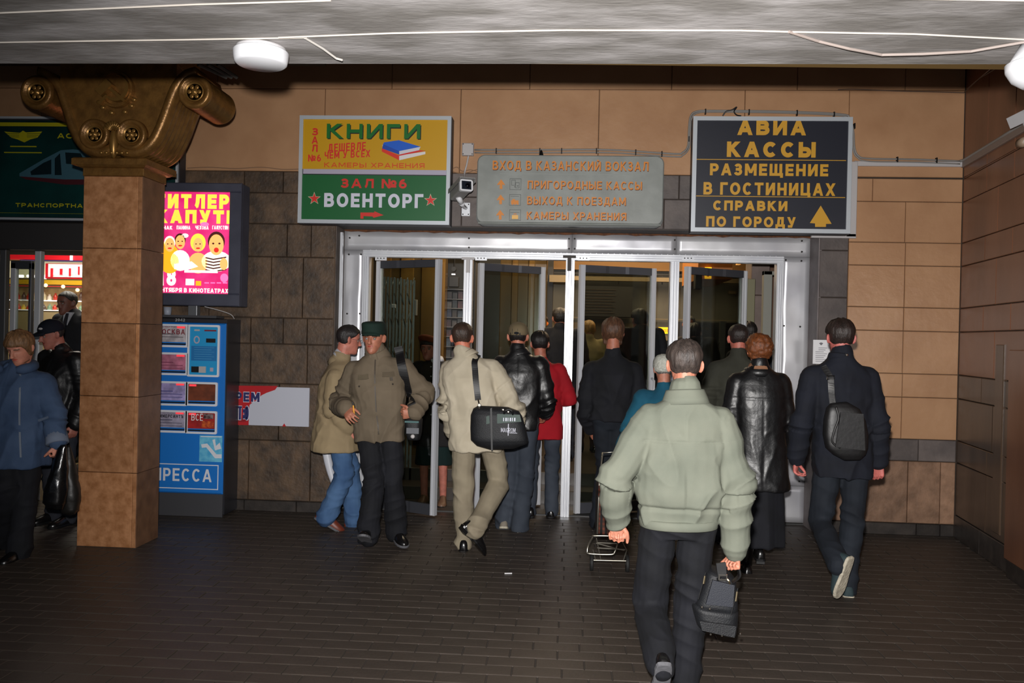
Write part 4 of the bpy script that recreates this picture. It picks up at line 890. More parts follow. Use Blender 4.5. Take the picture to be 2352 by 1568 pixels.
# ------------------------------------------------------------------ station hall beyond the doors
ZI = .0; YB = 13.0
hb = thing('wall_hall_rear', None, None, (0, YB, 0), kind='structure')
och = mat('hall_ochre', (116, 84, 40), .6); bei = mat('hall_beige', (128, 112, 82), .6); grw = mat('hall_grey', (96, 94, 84), .7, c2=(84, 82, 74), scale=3); drk = mat('hall_dark', (26, 26, 26), .6)
G().box(-5, 7, YB, YB + .3, 0, 4.5).make('rear_wall', grw, hb)
def hp_(box, Y, m_, nm, t_=.05, par=None): return plate(box, Y, par or hb, m_, nm, t_)
hp_((1250, 560, 1800, 628), YB - .1, och, 'upper_band', .08); hp_((1250, 628, 1800, 634), YB - .14, drk, 'painted_shade_strip', .04); hp_((1262, 634, 1800, 653), YB - .16, bei, 'beam', .12)  # the dark strip paints in shade between band and beam
hp_((1250, 728, 1800, 738), YB - .05, bei, 'ledge'); hp_((1250, 738, 1500, 790), YB - .02, mat('hall_brown', (84, 72, 50), .6), 'lower_band')
for px in (1420, 1520): hp_((px, 634, px + 2, 653), YB - .17, drk, 'beam_joint', .02)
G().box(-5, 7, YF + .2, YB, 3.6, 3.7).make('ceiling_hall', mat('hall_ceiling', (80, 60, 34), .7), kind='structure')
G().box(-2.42, -2.3, YW + .55, YB, 0, 3.7).make('wall_hall_left', mat('hall_left_stone', (84, 72, 54), .5), kind='structure')
G().box(3.9, 4.0, YW + .55, YB, 0, 3.7).make('wall_hall_right', mat('hall_right_stone', (84, 66, 48), .5), kind='structure')
# departures board
x0, x1, z0, z1 = rect((1338, 656), (1452, 728), YB - .3)
t = thing('departures_board', 'dark departures board high beyond the central doors', 'board', ((x0 + x1) / 2, YB - .3, z0))
G().box(x0, x1, YB - .3, YB - .05, z0, z1).make('case', drk, t)
rowm = mat('board_row', (60, 46, 34), .6)
for k in range(9): plate((1345, 664 + 6.6 * k, 1415 - (k * 7) % 13, 666.4 + 6.6 * k), YB - .3, t, rowm, 'text_row', .01)
# lit yellow sign
x0, x1, z0, z1 = rect((1501, 751), (1538, 766), 12.0)
t = thing('lit_sign', 'small glowing yellow sign seen through the third door bay', 'sign', ((x0 + x1) / 2, 12, z0))
G().box(x0 - .05, x1, 12, 12.1, z0, z1).make('case', mat('lit_yellow', (255, 190, 0), .5, emit=2.2), t)
for k in range(8): plate((1504 + 4 * k, 755, 1506.4 + 4 * k, 763), 12, t, mat('lit_orange', (255, 120, 0), .5, emit=1.0), 'lit_letter', .01)
G().box(x0 - .3, x1 + .1, 12.0, 12.15, z0 - .1, z0 - .03).make('shelf', bei, t); G().box(x0 - .05, x0 + .02, 12.04, 12.1, .0, z0 - .05).make('leg', drk, t); G().box(x1 - .03, x1 + .04, 12.04, 12.1, .0, z0 - .05).make('leg', drk, t)
# counter below it, screens at right
t = thing('ticket_counter', 'dark counter front beyond the right door bays', 'counter', tuple(at(1600, 900, 12.3)))
x0, x1, z0, z1 = rect((1545, 738), (1740, 1000), 12.4); G().box(x0, x1, 12.4, 12.9, 0, z1).make('body', mat('counter_dark', (40, 38, 40), .4), t)
for b_ in ((1590, 742, 1640, 776), (1655, 742, 1712, 772)): plate(b_, 12.38, t, mat('screen_blue', (16, 16, 26), .3), 'screen', .04)
for a in (1598, 1608, 1620, 1664, 1680): plate((a, 752, a + 7, 756), 12.33, t, rowm, 'text_row', .01)
for py in (785, 795): x0, x1, z0, z1 = rect((1620, py), (1720, py + 4), 12.3); G().box(x0, x1, 12.25, 12.3, z0, z1).make('rail', mat('rail_grey', (84, 86, 88), .4, m=.5), t)
x0, x1, z0, z1 = rect((1652, 738), (1660, 900), 12.3); G().box(x0, x1, 12.2, 12.3, 0, z1).make('upright', mat('rail_grey'), t)
# ochre boxed ceiling light housing with lit panel
t = thing('ceiling_lightbox', 'ochre ceiling housing with a lit yellow panel beyond the right bay', 'lamp', tuple(at(1640, 640, 10.2)))
a = [at(1607, 600, 10.2), at(1605, 650, 10.2), at(1665, 656, 11.8), at(1700, 600, 11.8)]
g = G(); g.box(at(1610, 600, 10).x, at(1690, 600, 10).x, 10.2, 11.6, at(1640, 641, 10.2).z, 3.6); g.make('housing', mat('housing_ochre', (150, 92, 28), .5), t)
rframe((1619, 614, 1633, 640), 10.19, t, mat('lit_amber', (255, 186, 20), .5, emit=1.6), .022, 'lit_border', t=.03)
x0, x1, z0, z1 = rect((1598, 620), (1612, 664), 9.9); bevel(G().box(x0, x1, 9.9, 10.05, z0, z1).make('speaker', drk, t), .01)
x0, x1, z0, z1 = rect((1694, 600), (1702, 607), 9.9); t = thing('ceiling_spot', 'small pale ceiling lamp at the top of the right bay', 'lamp', (x0, 9.9, z0)); g = G(); g.rbox(x0, x1, 9.9, 10.0, z0, z1, .008); g.make('shade', mat('spot_glow', (240, 170, 90), .5, emit=.7), t)
x0, x1, z0, z1 = rect((1676, 669), (1694, 674), 9.9); t = thing('wall_plate', 'small white plate on the hall wall seen in the right bay', 'sign', (x0, 12.9, z0)); g = G(); g.box(x0 * 1.3, x1 * 1.3, YB - .06, YB, at(1680, 675, YB).z, at(1680, 668, YB).z); g.make('plate_face', bei, t)
# grey pier and white posts at the right
t = thing('hall_pier', 'grey stone pier inside the hall behind the right bay', 'pier', (2.1, 9, 0))
x0, x1, z0, z1 = rect((1727, 600), (1757, 1100), 9.0)
for k in range(5): G().rbox(x0, x1, 9.0, 9.3, .02 + .72 * k, .735 + .72 * k, .006).make('stone_slab', mat('pier_stone', (112, 96, 90), .5, c2=(92, 78, 72), scale=5), t)
G().box(x0 + .01, x1, 9.02, 9.3, 0, 3.6).make('core', mortar, t)
t = thing('inner_frame', 'pale painted door frame standing inside the hall at right', 'frame', (2.3, 8.8, 0))
x0, x1, z0, z1 = rect((1755, 622), (1763, 1100), 8.7); G().rbox(x0, x1, 8.7, 8.78, 0, z1, .004).make('post', mat('frame_grey', (132, 132, 124), .5), t)
G().rbox(x0, x0 + .6, 8.7, 8.78, z1 - .04, z1, .004).make('header', mat('frame_grey'), t)
x0, x1, z0, z1 = rect((1717, 640), (1724, 1100), 8.6); G().rbox(x0, x1, 8.6, 8.68, 0, z1, .004).make('post', mat('post_olive', (110, 106, 78), .5), t)
G().box(at(1770, 700, 9).x, 3.9, 9.6, 9.7, 0, 3.6).make('wall_hall_side', mat('brown_panel', (92, 60, 38), .5), kind='structure')
# glossy stone panels on the left side of the hall
t = thing('hall_cladding', 'glossy yellow-brown stone panels beyond the two left bays', 'wall panels', (-1.2, 9.7, 0))
pm = [mat('onyx_a', (120, 92, 48), .18, c2=(84, 62, 34), scale=3, stretch=(1, 1, .2)), mat('onyx_b', (96, 76, 46), .18, c2=(66, 54, 34), scale=3, stretch=(1, 1, .2))]
for k, (a, b_) in enumerate(((868, 888), (890, 918), (920, 940), (942, 966), (968, 1012))):
    x0, x1, z0, z1 = rect((a, 600), (b_, 1100), 9.6); G().rbox(x0, x1, 9.6 + .02 * (k % 2), 9.8, 0, 3.6, .01).make('panel', pm[k % 2], t)
for k, (a, b_) in enumerate(((1100, 1148), (1150, 1166), (1168, 1188), (1190, 1204), (1206, 1226), (1228, 1246))):
    x0, x1, z0, z1 = rect((a, 600), (b_, 1100), 9.9); m_ = mat('charcoal_panel', (46, 46, 46), .2) if k == 0 else pm[k % 2]
    G().rbox(x0, x1, 9.9 - .015 * (k % 2), 10.1, 0, 3.6, .01).make('panel', m_, t)
# second row beyond
t = thing('hall_partition', 'dark partition with a beige block beyond the second bay', 'partition', tuple(at(1280, 800, 12)))
x0, x1, z0, z1 = rect((1246, 640), (1262, 1000), 11.9); G().box(x0, x1, 11.9, 12.2, 0, 3.6).make('post', drk, t)
x0, x1, z0, z1 = rect((1262, 631), (1305, 648), 11.8); G().box(x0, x1, 11.8, 12.2, z0, z1).make('block', bei, t)
# folding lattice gate behind the first leaf
t = thing('folding_gate', 'folded steel lattice gate behind the leftmost glass door', 'gate', tuple(at(910, 1100, 8.7)))
gst = mat('gate_steel', (150, 156, 158), .35, m=.8)
z1 = at(910, 634, 8.7).z
for k in range(11):
    p = at(872 + 7.6 * k, 800, 8.7 + .04 * (k % 2)); g = G()
    g.prism([(p.x - .011, .05), (p.x + .011, .05), (p.x + .011, z1 - .004 * k), (p.x - .011, z1 - .004 * k)], p.y, p.y + .012); g.make('gate_bar', gst, t)
for k in range(10):
    for j in range(7):
        a = at(872 + 7.6 * k, 800, 8.69); b_ = at(879.6 + 7.6 * k, 800, 8.75); z_ = .25 + j * .31 + .04 * (k % 2)
        g = G(); g.tube([Vector((a.x, a.y, z_)), Vector((b_.x, b_.y, z_ + (.13 if (j + k) % 2 else -.13)))], .006, 5); g.make('lattice_link', gst, t)
x0, x1, z0, z1 = rect((900, 698), (909, 707), 8.66); G().rbox(x0, x1, 8.64, 8.68, z0, z1, .004).make('gate_lock', white, t)
x0, x1, z0, z1 = rect((952, 688), (957, 724), 8.6); G().rbox(x0, x1, 8.58, 8.64, z0, z1, .004).make('gate_latch', greypaint, t)
# kiosk shelves full of discs and magazines
t = thing('media_kiosk', 'dark kiosk shelf unit seen in the gap of the first bay', 'shelf', tuple(at(1043, 1000, 10.4)))
x0, x1, z0, z1 = rect((1014, 600), (1078, 1100), 10.4)
G().box(x0, x1, 10.62, 10.7, 0, z1).make('back_panel', drk, t); G().box(x0 - .02, x0, 10.4, 10.7, 0, z1).make('side_panel', drk, t); G().box(x1, x1 + .02, 10.4, 10.7, 0, z1).make('side_panel', drk, t)
shel = [at(1043, q, 10.4).z for q in (664, 686, 707, 728, 750, 772, 795, 820)]
for z_ in shel: G().box(x0, x1, 10.4, 10.62, z_ - .012, z_).make('shelf_board', mat('shelf_edge', (84, 84, 86), .5), t)
ORD = 'first second third fourth fifth sixth seventh eighth ninth tenth eleventh twelfth thirteenth fourteenth fifteenth'.split(); CN = 'dark-red pale-blue slate-blue tan blue red grey brown cream'.split()
cc = [(120, 40, 44), (110, 140, 170), (60, 80, 90), (150, 130, 120), (70, 90, 140), (160, 60, 60), (100, 100, 96), (90, 70, 50), (170, 160, 150)]
for j, z_ in enumerate(shel[1:]):
    n_c = 6; gap = (x1 - x0) / n_c
    for k in range(n_c):
        c_ = cc[(j * 5 + k * 3) % 9]; a = x0 + gap * k + .006
        o = G().box(a, a + gap - .012, 10.46, 10.475, z_, z_ + (shel[0] - shel[1]) * .82 * (1 - .1 * ((j + k) % 3))).make('media_case', mat('case_%d%d%d' % c_, tuple(int(q * .5) for q in c_), .4, c2=tuple(int(q * .25) for q in c_), scale=18, emit=0))
        o['label'] = '%s media case, %s from the left on the %s kiosk shelf' % (CN[(j * 5 + k * 3) % 9], ORD[k], ORD[j]); o['category'] = 'media case'; o['group'] = 'media cases on the kiosk shelves'
t = thing('kiosk_monitor', 'black hanging monitor in front of the kiosk shelves', 'monitor', tuple(at(1043, 646, 10.2)))
x0, x1, z0, z1 = rect((1031, 635), (1053, 659), 10.2); bevel(G().box(x0, x1, 10.2, 10.26, z0, z1).make('screen', black, t), .006)
x0, x1, z0, z1 = rect((1037, 628), (1045, 631), 10.2); G().box(x0, x1, 10.2, 10.24, z0, z1).make('light_strip', mat('strip_white', (235, 235, 240), .4, emit=.8), t)
g = G(); g.lathe((at(1041, 617, 10.2).x, 10.25, at(1041, 617, 10.2).z), [(.001, -.02), (.03, -.02), (.03, .03), (.001, .03)], axis='y', n=16); g.make('camera_ball', black, t)
g = G(); q = at(1042, 620, 10.2); g.tube([Vector((q.x, 10.24, q.z)), Vector((q.x, 10.24, 3.62))], .01, 6); g.make('arm', black, t)

# ------------------------------------------------------------------ left shop entrance
sh = thing('door_2', None, None, (-5, YW, 0), kind='structure')
lint = mat('shop_lintel', (52, 50, 50), .5)
G().rbox(SX0, SX1, YW - .03, YW + .05, SZ - .0, at(90, 512, YW).z, .006).make('lintel', lint, sh)
def vbar(px0, px1, Y, m_, nm, top=SZ, dpt=.06):
    a, b_ = at(px0, 760, Y).x, at(px1, 760, Y).x; G().rbox(a, b_, Y, Y + dpt, 0, top, .006).make(nm, m_, sh)
vbar(-4, 10, YW + .02, mat('post_dull', (88, 88, 90), .5, m=.4), 'door_post')
vbar(76, 90, YW + .10, alu, 'door_post')
t = thing('door_leaf', 'glazed aluminium door leaf at the far left shop entrance', 'door', tuple(at(50, 1200, YW + .25)))
for a, b_, nm, m_ in ((24, 36, 'stile', alu), (66, 72, 'stile', dark_alu)): x0, x1, _, _ = rect((a, 760), (b_, 770), YW + .3); G().rbox(x0, x1, YW + .28, YW + .33, .03, SZ - .1, .005).make(nm, m_, t)
x0, x1, _, _ = rect((24, 760), (72, 770), YW + .3); G().rbox(x0, x1, YW + .28, YW + .33, SZ - .16, SZ - .08, .005).make('top_rail', dark_alu, t); G().rbox(x0, x1, YW + .28, YW + .33, .03, .13, .005).make('bottom_rail', dark_alu, t)
G().box(x0 + .03, x1 - .03, YW + .3, YW + .308, .1, SZ - .14).make('pane', pane, t)
# shop interior
g = G(); g.box(-7.6, -7.5, YW + .5, 11, 0, 3.2); g.make('shop_wall', mat('shop_cream', (190, 176, 140), .7), sh)
G().box(-7.6, -3.0, 10.6, 10.7, 0, 3.2).make('shop_wall', mat('shop_cream'), sh); G().box(-3.1, -3.0, YW + .5, 10.7, 0, 3.2).make('shop_wall', mat('shop_cream'), sh); G().box(-7.6, -3.0, YW + .5, 10.7, 3.2, 3.25).make('shop_ceiling', mat('shop_cream'), sh)
ku = thing('shop_counter', 'lit red and white shop stall with shelves beyond the left entrance', 'stall', tuple(at(130, 900, 9.8)))
YQ = 9.8
def kp(box, m_, nm, t_=.03, dY=0.0, label=None): return plate(box, YQ - dY, ku, m_, nm, t_, label=label)
rd = mat('stall_red_glow', (206, 20, 34), .5, emit=.25); cr = mat('stall_cream_glow', (240, 232, 190), .5, emit=.35); wh2 = mat('stall_white_glow', (250, 250, 250), .5, emit=.7); gd = mat('stall_gold_glow', (190, 150, 20), .5, emit=.15)  # faint emission stands in for shop light on panels and shelf boards
kp((20, 560, 240, 600), rd, 'red_fascia', .1); kp((60, 598, 240, 603), mat('stall_navy', (60, 50, 110), .5), 'fascia_line', .12); kp((163, 577, 167, 598), wh2, 'fascia_light', .02, .1)
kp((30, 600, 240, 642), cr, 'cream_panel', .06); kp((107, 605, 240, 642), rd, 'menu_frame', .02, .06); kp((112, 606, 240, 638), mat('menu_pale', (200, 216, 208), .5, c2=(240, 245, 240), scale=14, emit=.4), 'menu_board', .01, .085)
r_ = random.Random(5)
for k in range(16): kp((117 + k * 7, 612 + r_.randint(0, 8), 120 + k * 7 + r_.randint(0, 3), 630 + r_.randint(-2, 6)), wh2 if k % 3 else rd, 'menu_picture', .008, .1)
kp((92, 631, 107, 641), wh2, 'price_tag', .01, .065); kp((30, 642, 240, 656), gd, 'gold_band', .08); kp((30, 656, 240, 661), rd, 'red_strip', .1)
kp((30, 661, 240, 712), mat('shelf_back', (190, 170, 120), .6, c2=(150, 120, 80), scale=8), 'shelf_back', .01, -.2)
for py in (690, 712): kp((30, py, 240, py + 3), wh2, 'shelf_board', .2, -.15)
kp((30, 715, 240, 1150), mat('counter_cream', (170, 150, 110), .6), 'counter_front', .1)
for j, (b0, b1) in enumerate(((668, 690), (696, 712))):
    for k in range(15):
        px = 40 + k * 12 + r_.uniform(-2, 2); ci = r_.randrange(6); c_ = [(200, 190, 150), (120, 150, 120), (190, 60, 40), (220, 210, 190), (90, 70, 60), (230, 190, 60)][ci]
        p = at(px, b1, YQ - .02); hgt = (at(px, b0, YQ).z - at(px, b1, YQ).z) * r_.uniform(.65, .95)
        g = G(); g.lathe((p.x, YQ - .0, p.z), [(.001, 0), (.024, 0), (.026, hgt * .6), (.012, hgt * .8), (.012, hgt), (.001, hgt)], n=10)
        o = g.make('bottle', mat('bottle_%d' % sum(c_), c_, .3), None, smooth=True); o['label'] = '%s bottle, %s from the left on the %s stall shelf' % ('beige green red cream brown yellow'.split()[ci], ORD[k], ('upper', 'lower')[j]); o['category'] = 'bottle'; o['group'] = 'bottles on the stall shelves'
for px, py in ((90, 660), (105, 655), (145, 658), (178, 666)):
    p = at(px, py, 9.5); g = G(); g.sphere((p.x, p.y, p.z), .035 if px < 100 else .022, 8); o = g.make('shop_bulb', mat('bulb_white', (255, 250, 255), .5, emit=6) if px < 100 else mat('bulb_warm', (255, 190, 120), .5, emit=4), None, smooth=True)
    o['label'] = {90: 'bright white round lamp beside the left entrance door post', 105: 'warm little lamp right of the bright white lamp in the shop', 145: 'warm little lamp above the suited man', 178: 'warm little lamp at the column edge in the shop'}[px]; o['category'] = 'lamp'
for px in (44, 70):
    p = at(px, 634, 9.4); g = G(); g.tube([p - Vector((.04, 0, 0)), p + Vector((.05, 0, 0))], .016, 8); o = g.make('strip_light', mat('tube_white', (255, 255, 255), .5, emit=5)); o['label'] = 'short white strip light seen through the left shop door, %s' % ('left one' if px == 44 else 'right one'); o['category'] = 'lamp'
# steps / threshold
G().rbox(OX0 + .0, OX1, YF - .02, YF + .2, -.02, .012, .004).make('threshold', mat('threshold_metal', (70, 70, 70), .5, m=.5), ds)
# litter on the floor
p = onfloor(1166, 1318); g = G(); g.tube([p + Vector((-.022, 0, .004)), p + Vector((.03, .01, .004))], .004, 6); g.make('cigarette_end', paper, label='white cigarette end lying on the dark tiled floor', cat='litter')
# ------------------------------------------------------------------ people
def nz3(p, seed=0):                            # smooth value noise in -1..1 for an (n,3) array
    i = np.floor(p).astype(np.int64); f = p - i; f = f * f * (3 - 2 * f)
    def h(a, b_, c_):
        x = (a * 73856093) ^ (b_ * 19349663) ^ (c_ * 83492791) ^ (seed * 2654435761)
        x = (x ^ (x >> 13)) * 1274126177 & 0xffffffff; x = x ^ (x >> 16); return (x & 0xffff) / 32767.5 - 1
    o = 0
    for dx in (0, 1):
        for dy in (0, 1):
            for dz in (0, 1):
                w_ = (f[:, 0] if dx else 1 - f[:, 0]) * (f[:, 1] if dy else 1 - f[:, 1]) * (f[:, 2] if dz else 1 - f[:, 2])
                o = o + w_ * h(i[:, 0] + dx, i[:, 1] + dy, i[:, 2] + dz)
    return o
def getco(me): a = np.empty(len(me.vertices) * 3); me.vertices.foreach_get('co', a); return a.reshape(-1, 3)
def getno(me): a = np.empty(len(me.vertices) * 3); me.vertex_normals.foreach_get('vector', a); return a.reshape(-1, 3)
def setco(me, a): me.vertices.foreach_set('co', np.ascontiguousarray(a).ravel()); me.update()
def remesh(g, vox, it=4, name='m'):
    me = bpy.data.meshes.new(name); me.from_pydata(g.v, [], g.f)
    o = bpy.data.objects.new('tmp', me); COL.objects.link(o)
    m_ = o.modifiers.new('r', 'REMESH'); m_.mode = 'VOXEL'; m_.voxel_size = vox; m_.use_smooth_shade = True
    if it: s_ = o.modifiers.new('s', 'SMOOTH'); s_.factor = .5; s_.iterations = it
    bpy.context.view_layer.update()
    out = bpy.data.meshes.new_from_object(o.evaluated_get(bpy.context.evaluated_depsgraph_get())); out.name = name
    bpy.data.objects.remove(o); bpy.data.meshes.remove(me); out.shade_smooth(); return out
def bone(g, p1, r1, p2, r2, n=14):
    p1, p2 = Vector(p1), Vector(p2); k = 5
    g.tube([p1.lerp(p2, i / k) for i in range(k + 1)], [r1 + (r2 - r1) * i / k for i in range(k + 1)], n); g.sphere(p1, r1 * .99, 6); g.sphere(p2, r2 * .99, 6)
HZ = np.array([-.120, -.110, -.09, -.06, -.03, 0, .03, .06, .085, .105, .116])
HW = np.array([.018, .036, .049, .058, .065, .0715, .0755, .0735, .062, .040, .004])
HF = np.array([.074, .084, .088, .087, .086, .085, .089, .086, .068, .040, .004])
HB = np.array([-.030, -.006, .012, .040, .072, .092, .100, .098, .082, .052, .006])
def hsec(z, a, off=0.0, n=.92):                # head surface, a=0 is forward (+y)
    w_, f_, b_ = np.interp(z, HZ, HW), np.interp(z, HZ, HF), np.interp(z, HZ, HB)
    c_, s_ = math.cos(a), math.sin(a)
    x = (w_ + off) * math.copysign(abs(s_) ** n, s_); y = ((f_ if c_ > 0 else b_) + off) * math.copysign(abs(c_) ** n, c_)
    return x, y
def zz_line(y, st):
    return float(np.interp(y, [-.11, -.06, -.02, .01, .035, .06, .09], st))
HAIR = {'short': [-.062, -.06, -.03, .012, .03, .062, .068], 'crop': [-.055, -.05, -.022, .02, .035, .066, .073], 'bob': [-.105, -.105, -.10, -.08, .0, .045, .055],
        'curly': [-.075, -.075, -.06, -.03, .02, .055, .06], 'fringe': [-.08, -.08, -.07, -.05, .0, .035, .04], 'long': [-.17, -.17, -.16, -.13, .0, .06, .07]}
def head_mat(hc, hyaw, hpitch, hs, hroll=0): return Matrix.Translation(hc) @ Matrix.Rotation(rad(hyaw), 4, 'Z') @ Matrix.Rotation(rad(-hpitch), 4, 'X') @ Matrix.Rotation(rad(hroll), 4, 'Y') @ Matrix.Scale(hs, 4)
def hand_geo(g, wr, d, s, side, curl, k=1.0):
    d = Vector(d).normalized(); s = Vector(s); s = (s - d * s.dot(d)).normalized(); n = d.cross(s) * (-1 if side > 0 else 1); wr = Vector(wr)
    def ring(c, w_, t_, m=12):
        return [c + s * w_ * math.cos(2 * math.pi * i / m) + n * t_ * math.sin(2 * math.pi * i / m) for i in range(m)]
    g.rings([ring(wr - d * .03 * k, .028 * k, .022 * k), ring(wr, .029 * k, .021 * k), ring(wr + d * .035 * k, .038 * k, .019 * k), ring(wr + d * .07 * k, .041 * k, .016 * k), ring(wr + d * .088 * k, .036 * k, .012 * k)])
    for i, (off, L_) in enumerate(((.030, .072), (.010, .080), (-.011, .074), (-.031, .058))):
        p = wr + d * (.082 - .004 * abs(i - 1)) * k + s * off * k; an = 0; r_ = .0092 * k; pts = [p - d * .015 * k]; rs = [r_]
        for q, (fr, cu) in enumerate(((.42, .9), (.32, 1.2), (.26, .8))):
            an += curl * cu; dd = (d * math.cos(an) + n * math.sin(an)) + s * (.04 * (1.5 - i)); p = p + dd.normalized() * L_ * fr * k; pts.append(p.copy()); rs.append(r_ * (1 - .1 * (q + 1)))
        pts.insert(1, wr + d * .082 * k + s * off * k); rs.insert(1, r_)
        g.tube(pts, rs, 8); 
        for p_, q_ in zip(pts, rs): g.sphere(p_, q_, 4)
    p = wr + d * .028 * k + s * .026 * k; pts = [p]; dd = (d * .65 + s * .6 + n * .35).normalized()
    p = p + dd * .04 * k; pts.append(p.copy()); dd = (d * .8 + s * .2 + n * (.3 + curl * .5)).normalized(); p = p + dd * .032 * k; pts.append(p.copy()); p = p + (d * .7 + n * (.2 + curl * .6)).normalized() * .024 * k; pts.append(p.copy())
    g.tube(pts, [.015 * k, .0115 * k, .0105 * k, .008 * k], 8)
    for p_, q_ in zip(pts, (.015, .0115, .0105, .008)): g.sphere(p_, q_ * k, 4)
DEF = dict(pelvis=(0, 0, .95), hipR=(.092, 0, .925), hipL=(-.092, 0, .925), kneeR=(.10, .03, .50), kneeL=(-.10, .03, .50), ankR=(.10, -.02, .085), ankL=(-.10, -.02, .085),
           neck=(0, -.005, 1.475), shR=(.185, 0, 1.42), shL=(-.185, 0, 1.42), elR=(.245, -.04, 1.13), elL=(-.245, -.04, 1.13), wrR=(.255, .05, .88), wrL=(-.255, .05, .88), head=(0, .025, 1.63))
skin_ms = {}
def skin(c):
    return mat('skin_%d_%d_%d' % c, c, .55, c2=tuple(int(q * .88) for q in c), scale=25, bump=.08, bscale=120)
PEOPLE = {}
def person(key, label, foot, H=1.75, yaw=0, J={}, bw=1.0, bd=1.0, vox=.0065, skinc=(196, 132, 104), hair=None, hairc=(60, 44, 36), hth=.012, hamp=.003, hyaw=None, hpitch=0, hroll=0,
           hsc=1.0, face=True, eyes=True, browc=(60, 46, 38), hands=None, feet=None, top=None, bottom=None, shoes=None, z0=0.0, hat=None, iris=(70, 90, 100), pelvis_dz=0.0):
    k = H / 1.75; base = Vector((foot[0], foot[1], z0)); RZ = Matrix.Rotation(rad(yaw), 4, 'Z')
    W = {}
    for n, v in DEF.items():
        v = Vector(v);
        W[n] = base + RZ @ (v * k)
    for n, v in J.items():
        if len(v) == 4: W[n] = base + RZ @ (Vector(v[:3]) * k)          # local metres
        else: W[n] = at(v[0], v[1], foot[1] + v[2])
    if 'pelvis' not in J: W['pelvis'] = (W['hipR'] + W['hipL']) / 2 + Vector((0, 0, .025))
    if 'neck' not in J: W['neck'] = (W['shR'] + W['shL']) / 2 + Vector((0, 0, .055 * k))
    root = thing('person', label, 'person', tuple(base))
    hc = W['head']; hyaw = yaw if hyaw is None else hyaw; HM = head_mat(hc, hyaw, hpitch, k * hsc, hroll); hk = k * hsc
    # torso frame
    rp = (W['hipR'] - W['hipL']).normalized(); rc = (W['shR'] - W['shL']).normalized(); rp.z *= .3; rc.z *= .5
    def sect(z, rx, ry, cy=0.0, n=26, e=.86):
        t_ = (z - .95) / (1.475 - .95)
        c_ = W['pelvis'] + (W['neck'] - W['pelvis']) * t_ if t_ > 0 else W['pelvis'] + Vector((0, 0, (z - .95) * k))
        tt = min(1, max(0, t_)); r_ = (rp * (1 - tt) + rc * tt).normalized(); u_ = Vector((0, 0, 1)); f_ = u_.cross(r_).normalized()
        o = []
        for i in range(n):
            a = 2 * math.pi * i / n; cs, sn = math.cos(a), math.sin(a)
            o.append(c_ + r_ * (rx * k * bw * math.copysign(abs(cs) ** e, cs)) + f_ * (ry * k * bd * math.copysign(abs(sn) ** e, sn) + cy * k))
        return o
    # ---- body: one continuous surface with head, hands and limbs
    g = G()
    g.rings([sect(.84, .10, .08), sect(.95, .13, .095), sect(1.1, .12, .085), sect(1.28, .14, .09), sect(1.40, .13, .08), sect(1.455, .07, .06), sect(1.5, .05, .05)])
    for s_ in 'RL':
        bone(g, W['hip' + s_], .072 * k, W['knee' + s_], .05 * k); bone(g, W['knee' + s_], .05 * k, W['ank' + s_], .035 * k)
        bone(g, W['sh' + s_], .045 * k, W['el' + s_], .036 * k); bone(g, W['el' + s_], .036 * k, W['wr' + s_], .027 * k)
        bone(g, W['neck'] - Vector((0, 0, .05 * k)), .05 * k, W['sh' + s_], .045 * k)
    for s_, sd in (('R', 1), ('L', -1)):
        hd = (hands or {}).get(s_, {}); d = Vector(hd.get('d', W['wr' + s_] - W['el' + s_])); fw = RZ @ Vector((0, 1, 0)); s2 = Vector(hd.get('s', fw))
        hand_geo(g, W['wr' + s_], d, s2, sd, hd.get('curl', .55), k * 1.02)
    na, nb = W['neck'] - Vector((0, 0, .03)), HM @ Vector((0, -.022, -.06))
    bone(g, na, .060 * k, nb, .056 * hk); bone(g, na, .055 * k, HM @ Vector((0, -.03, -.02)), .052 * hk)
    rr = []
    zs = np.concatenate([np.linspace(-.12, -.09, 4), np.linspace(-.075, .085, 10), [.097, .106, .112, .116]])
    for z in zs: rr.append([HM @ Vector((*hsec(z, 2 * math.pi * i / 32), z)) for i in range(32)])
    g.rings(rr)
    # nose, brow, chin, cheeks and ears
    nr = []
    for z, y_, w_ in ((.022, .083, .006), (.0, .090, .0075), (-.018, .101, .010), (-.030, .109, .0135), (-.037, .106, .0155), (-.042, .094, .014)):
        nr.append([HM @ Vector((w_ * math.cos(2 * math.pi * i / 10), y_ + (.012 if math.sin(2 * math.pi * i / 10) > 0 else .03) * math.sin(2 * math.pi * i / 10), z)) for i in range(10)])
    g.rings(nr)
    for sx in (-1, 1):
        q = G(); q.sphere((0, 0, 0), 1, 6, sc=(.009, .021, .034)); q.xf(HM @ Matrix.Translation((sx * .081, -.014, -.006)) @ Matrix.Rotation(sx * rad(38), 4, 'Z') @ Matrix.Rotation(rad(10), 4, 'X')); g.add(q.v, q.f)
        q = G(); q.sphere((0, 0, 0), 1, 5, sc=(.016, .008, .005)); q.xf(HM @ Matrix.Translation((sx * .032, .080, .018))); g.add(q.v, q.f)
    q = G(); q.sphere((0, 0, 0), 1, 5, sc=(.020, .012, .012)); q.xf(HM @ Matrix.Translation((0, .078, -.100))); g.add(q.v, q.f)
    me = remesh(g, vox, 3 if vox < .008 else 2, 'body'); co = getco(me); HI = np.array(HM.inverted()); L_ = co @ HI[:3, :3].T + HI[:3, 3]
    fd = np.array((HM.to_3x3() @ Vector((0, 1, 0))).normalized()) * hk
    isf = (L_[:, 1] > .045) & (L_[:, 2] > -.13) & (np.abs(L_[:, 0]) < .075) & (L_[:, 2] < .12)
    dy = np.zeros(len(co))
    for sx in (-1, 1): dy -= .0085 * np.exp(-(((L_[:, 0] - sx * .031) / .017) ** 2 + ((L_[:, 2] - .001) / .011) ** 2))
    mx = np.abs(L_[:, 0]) < .03
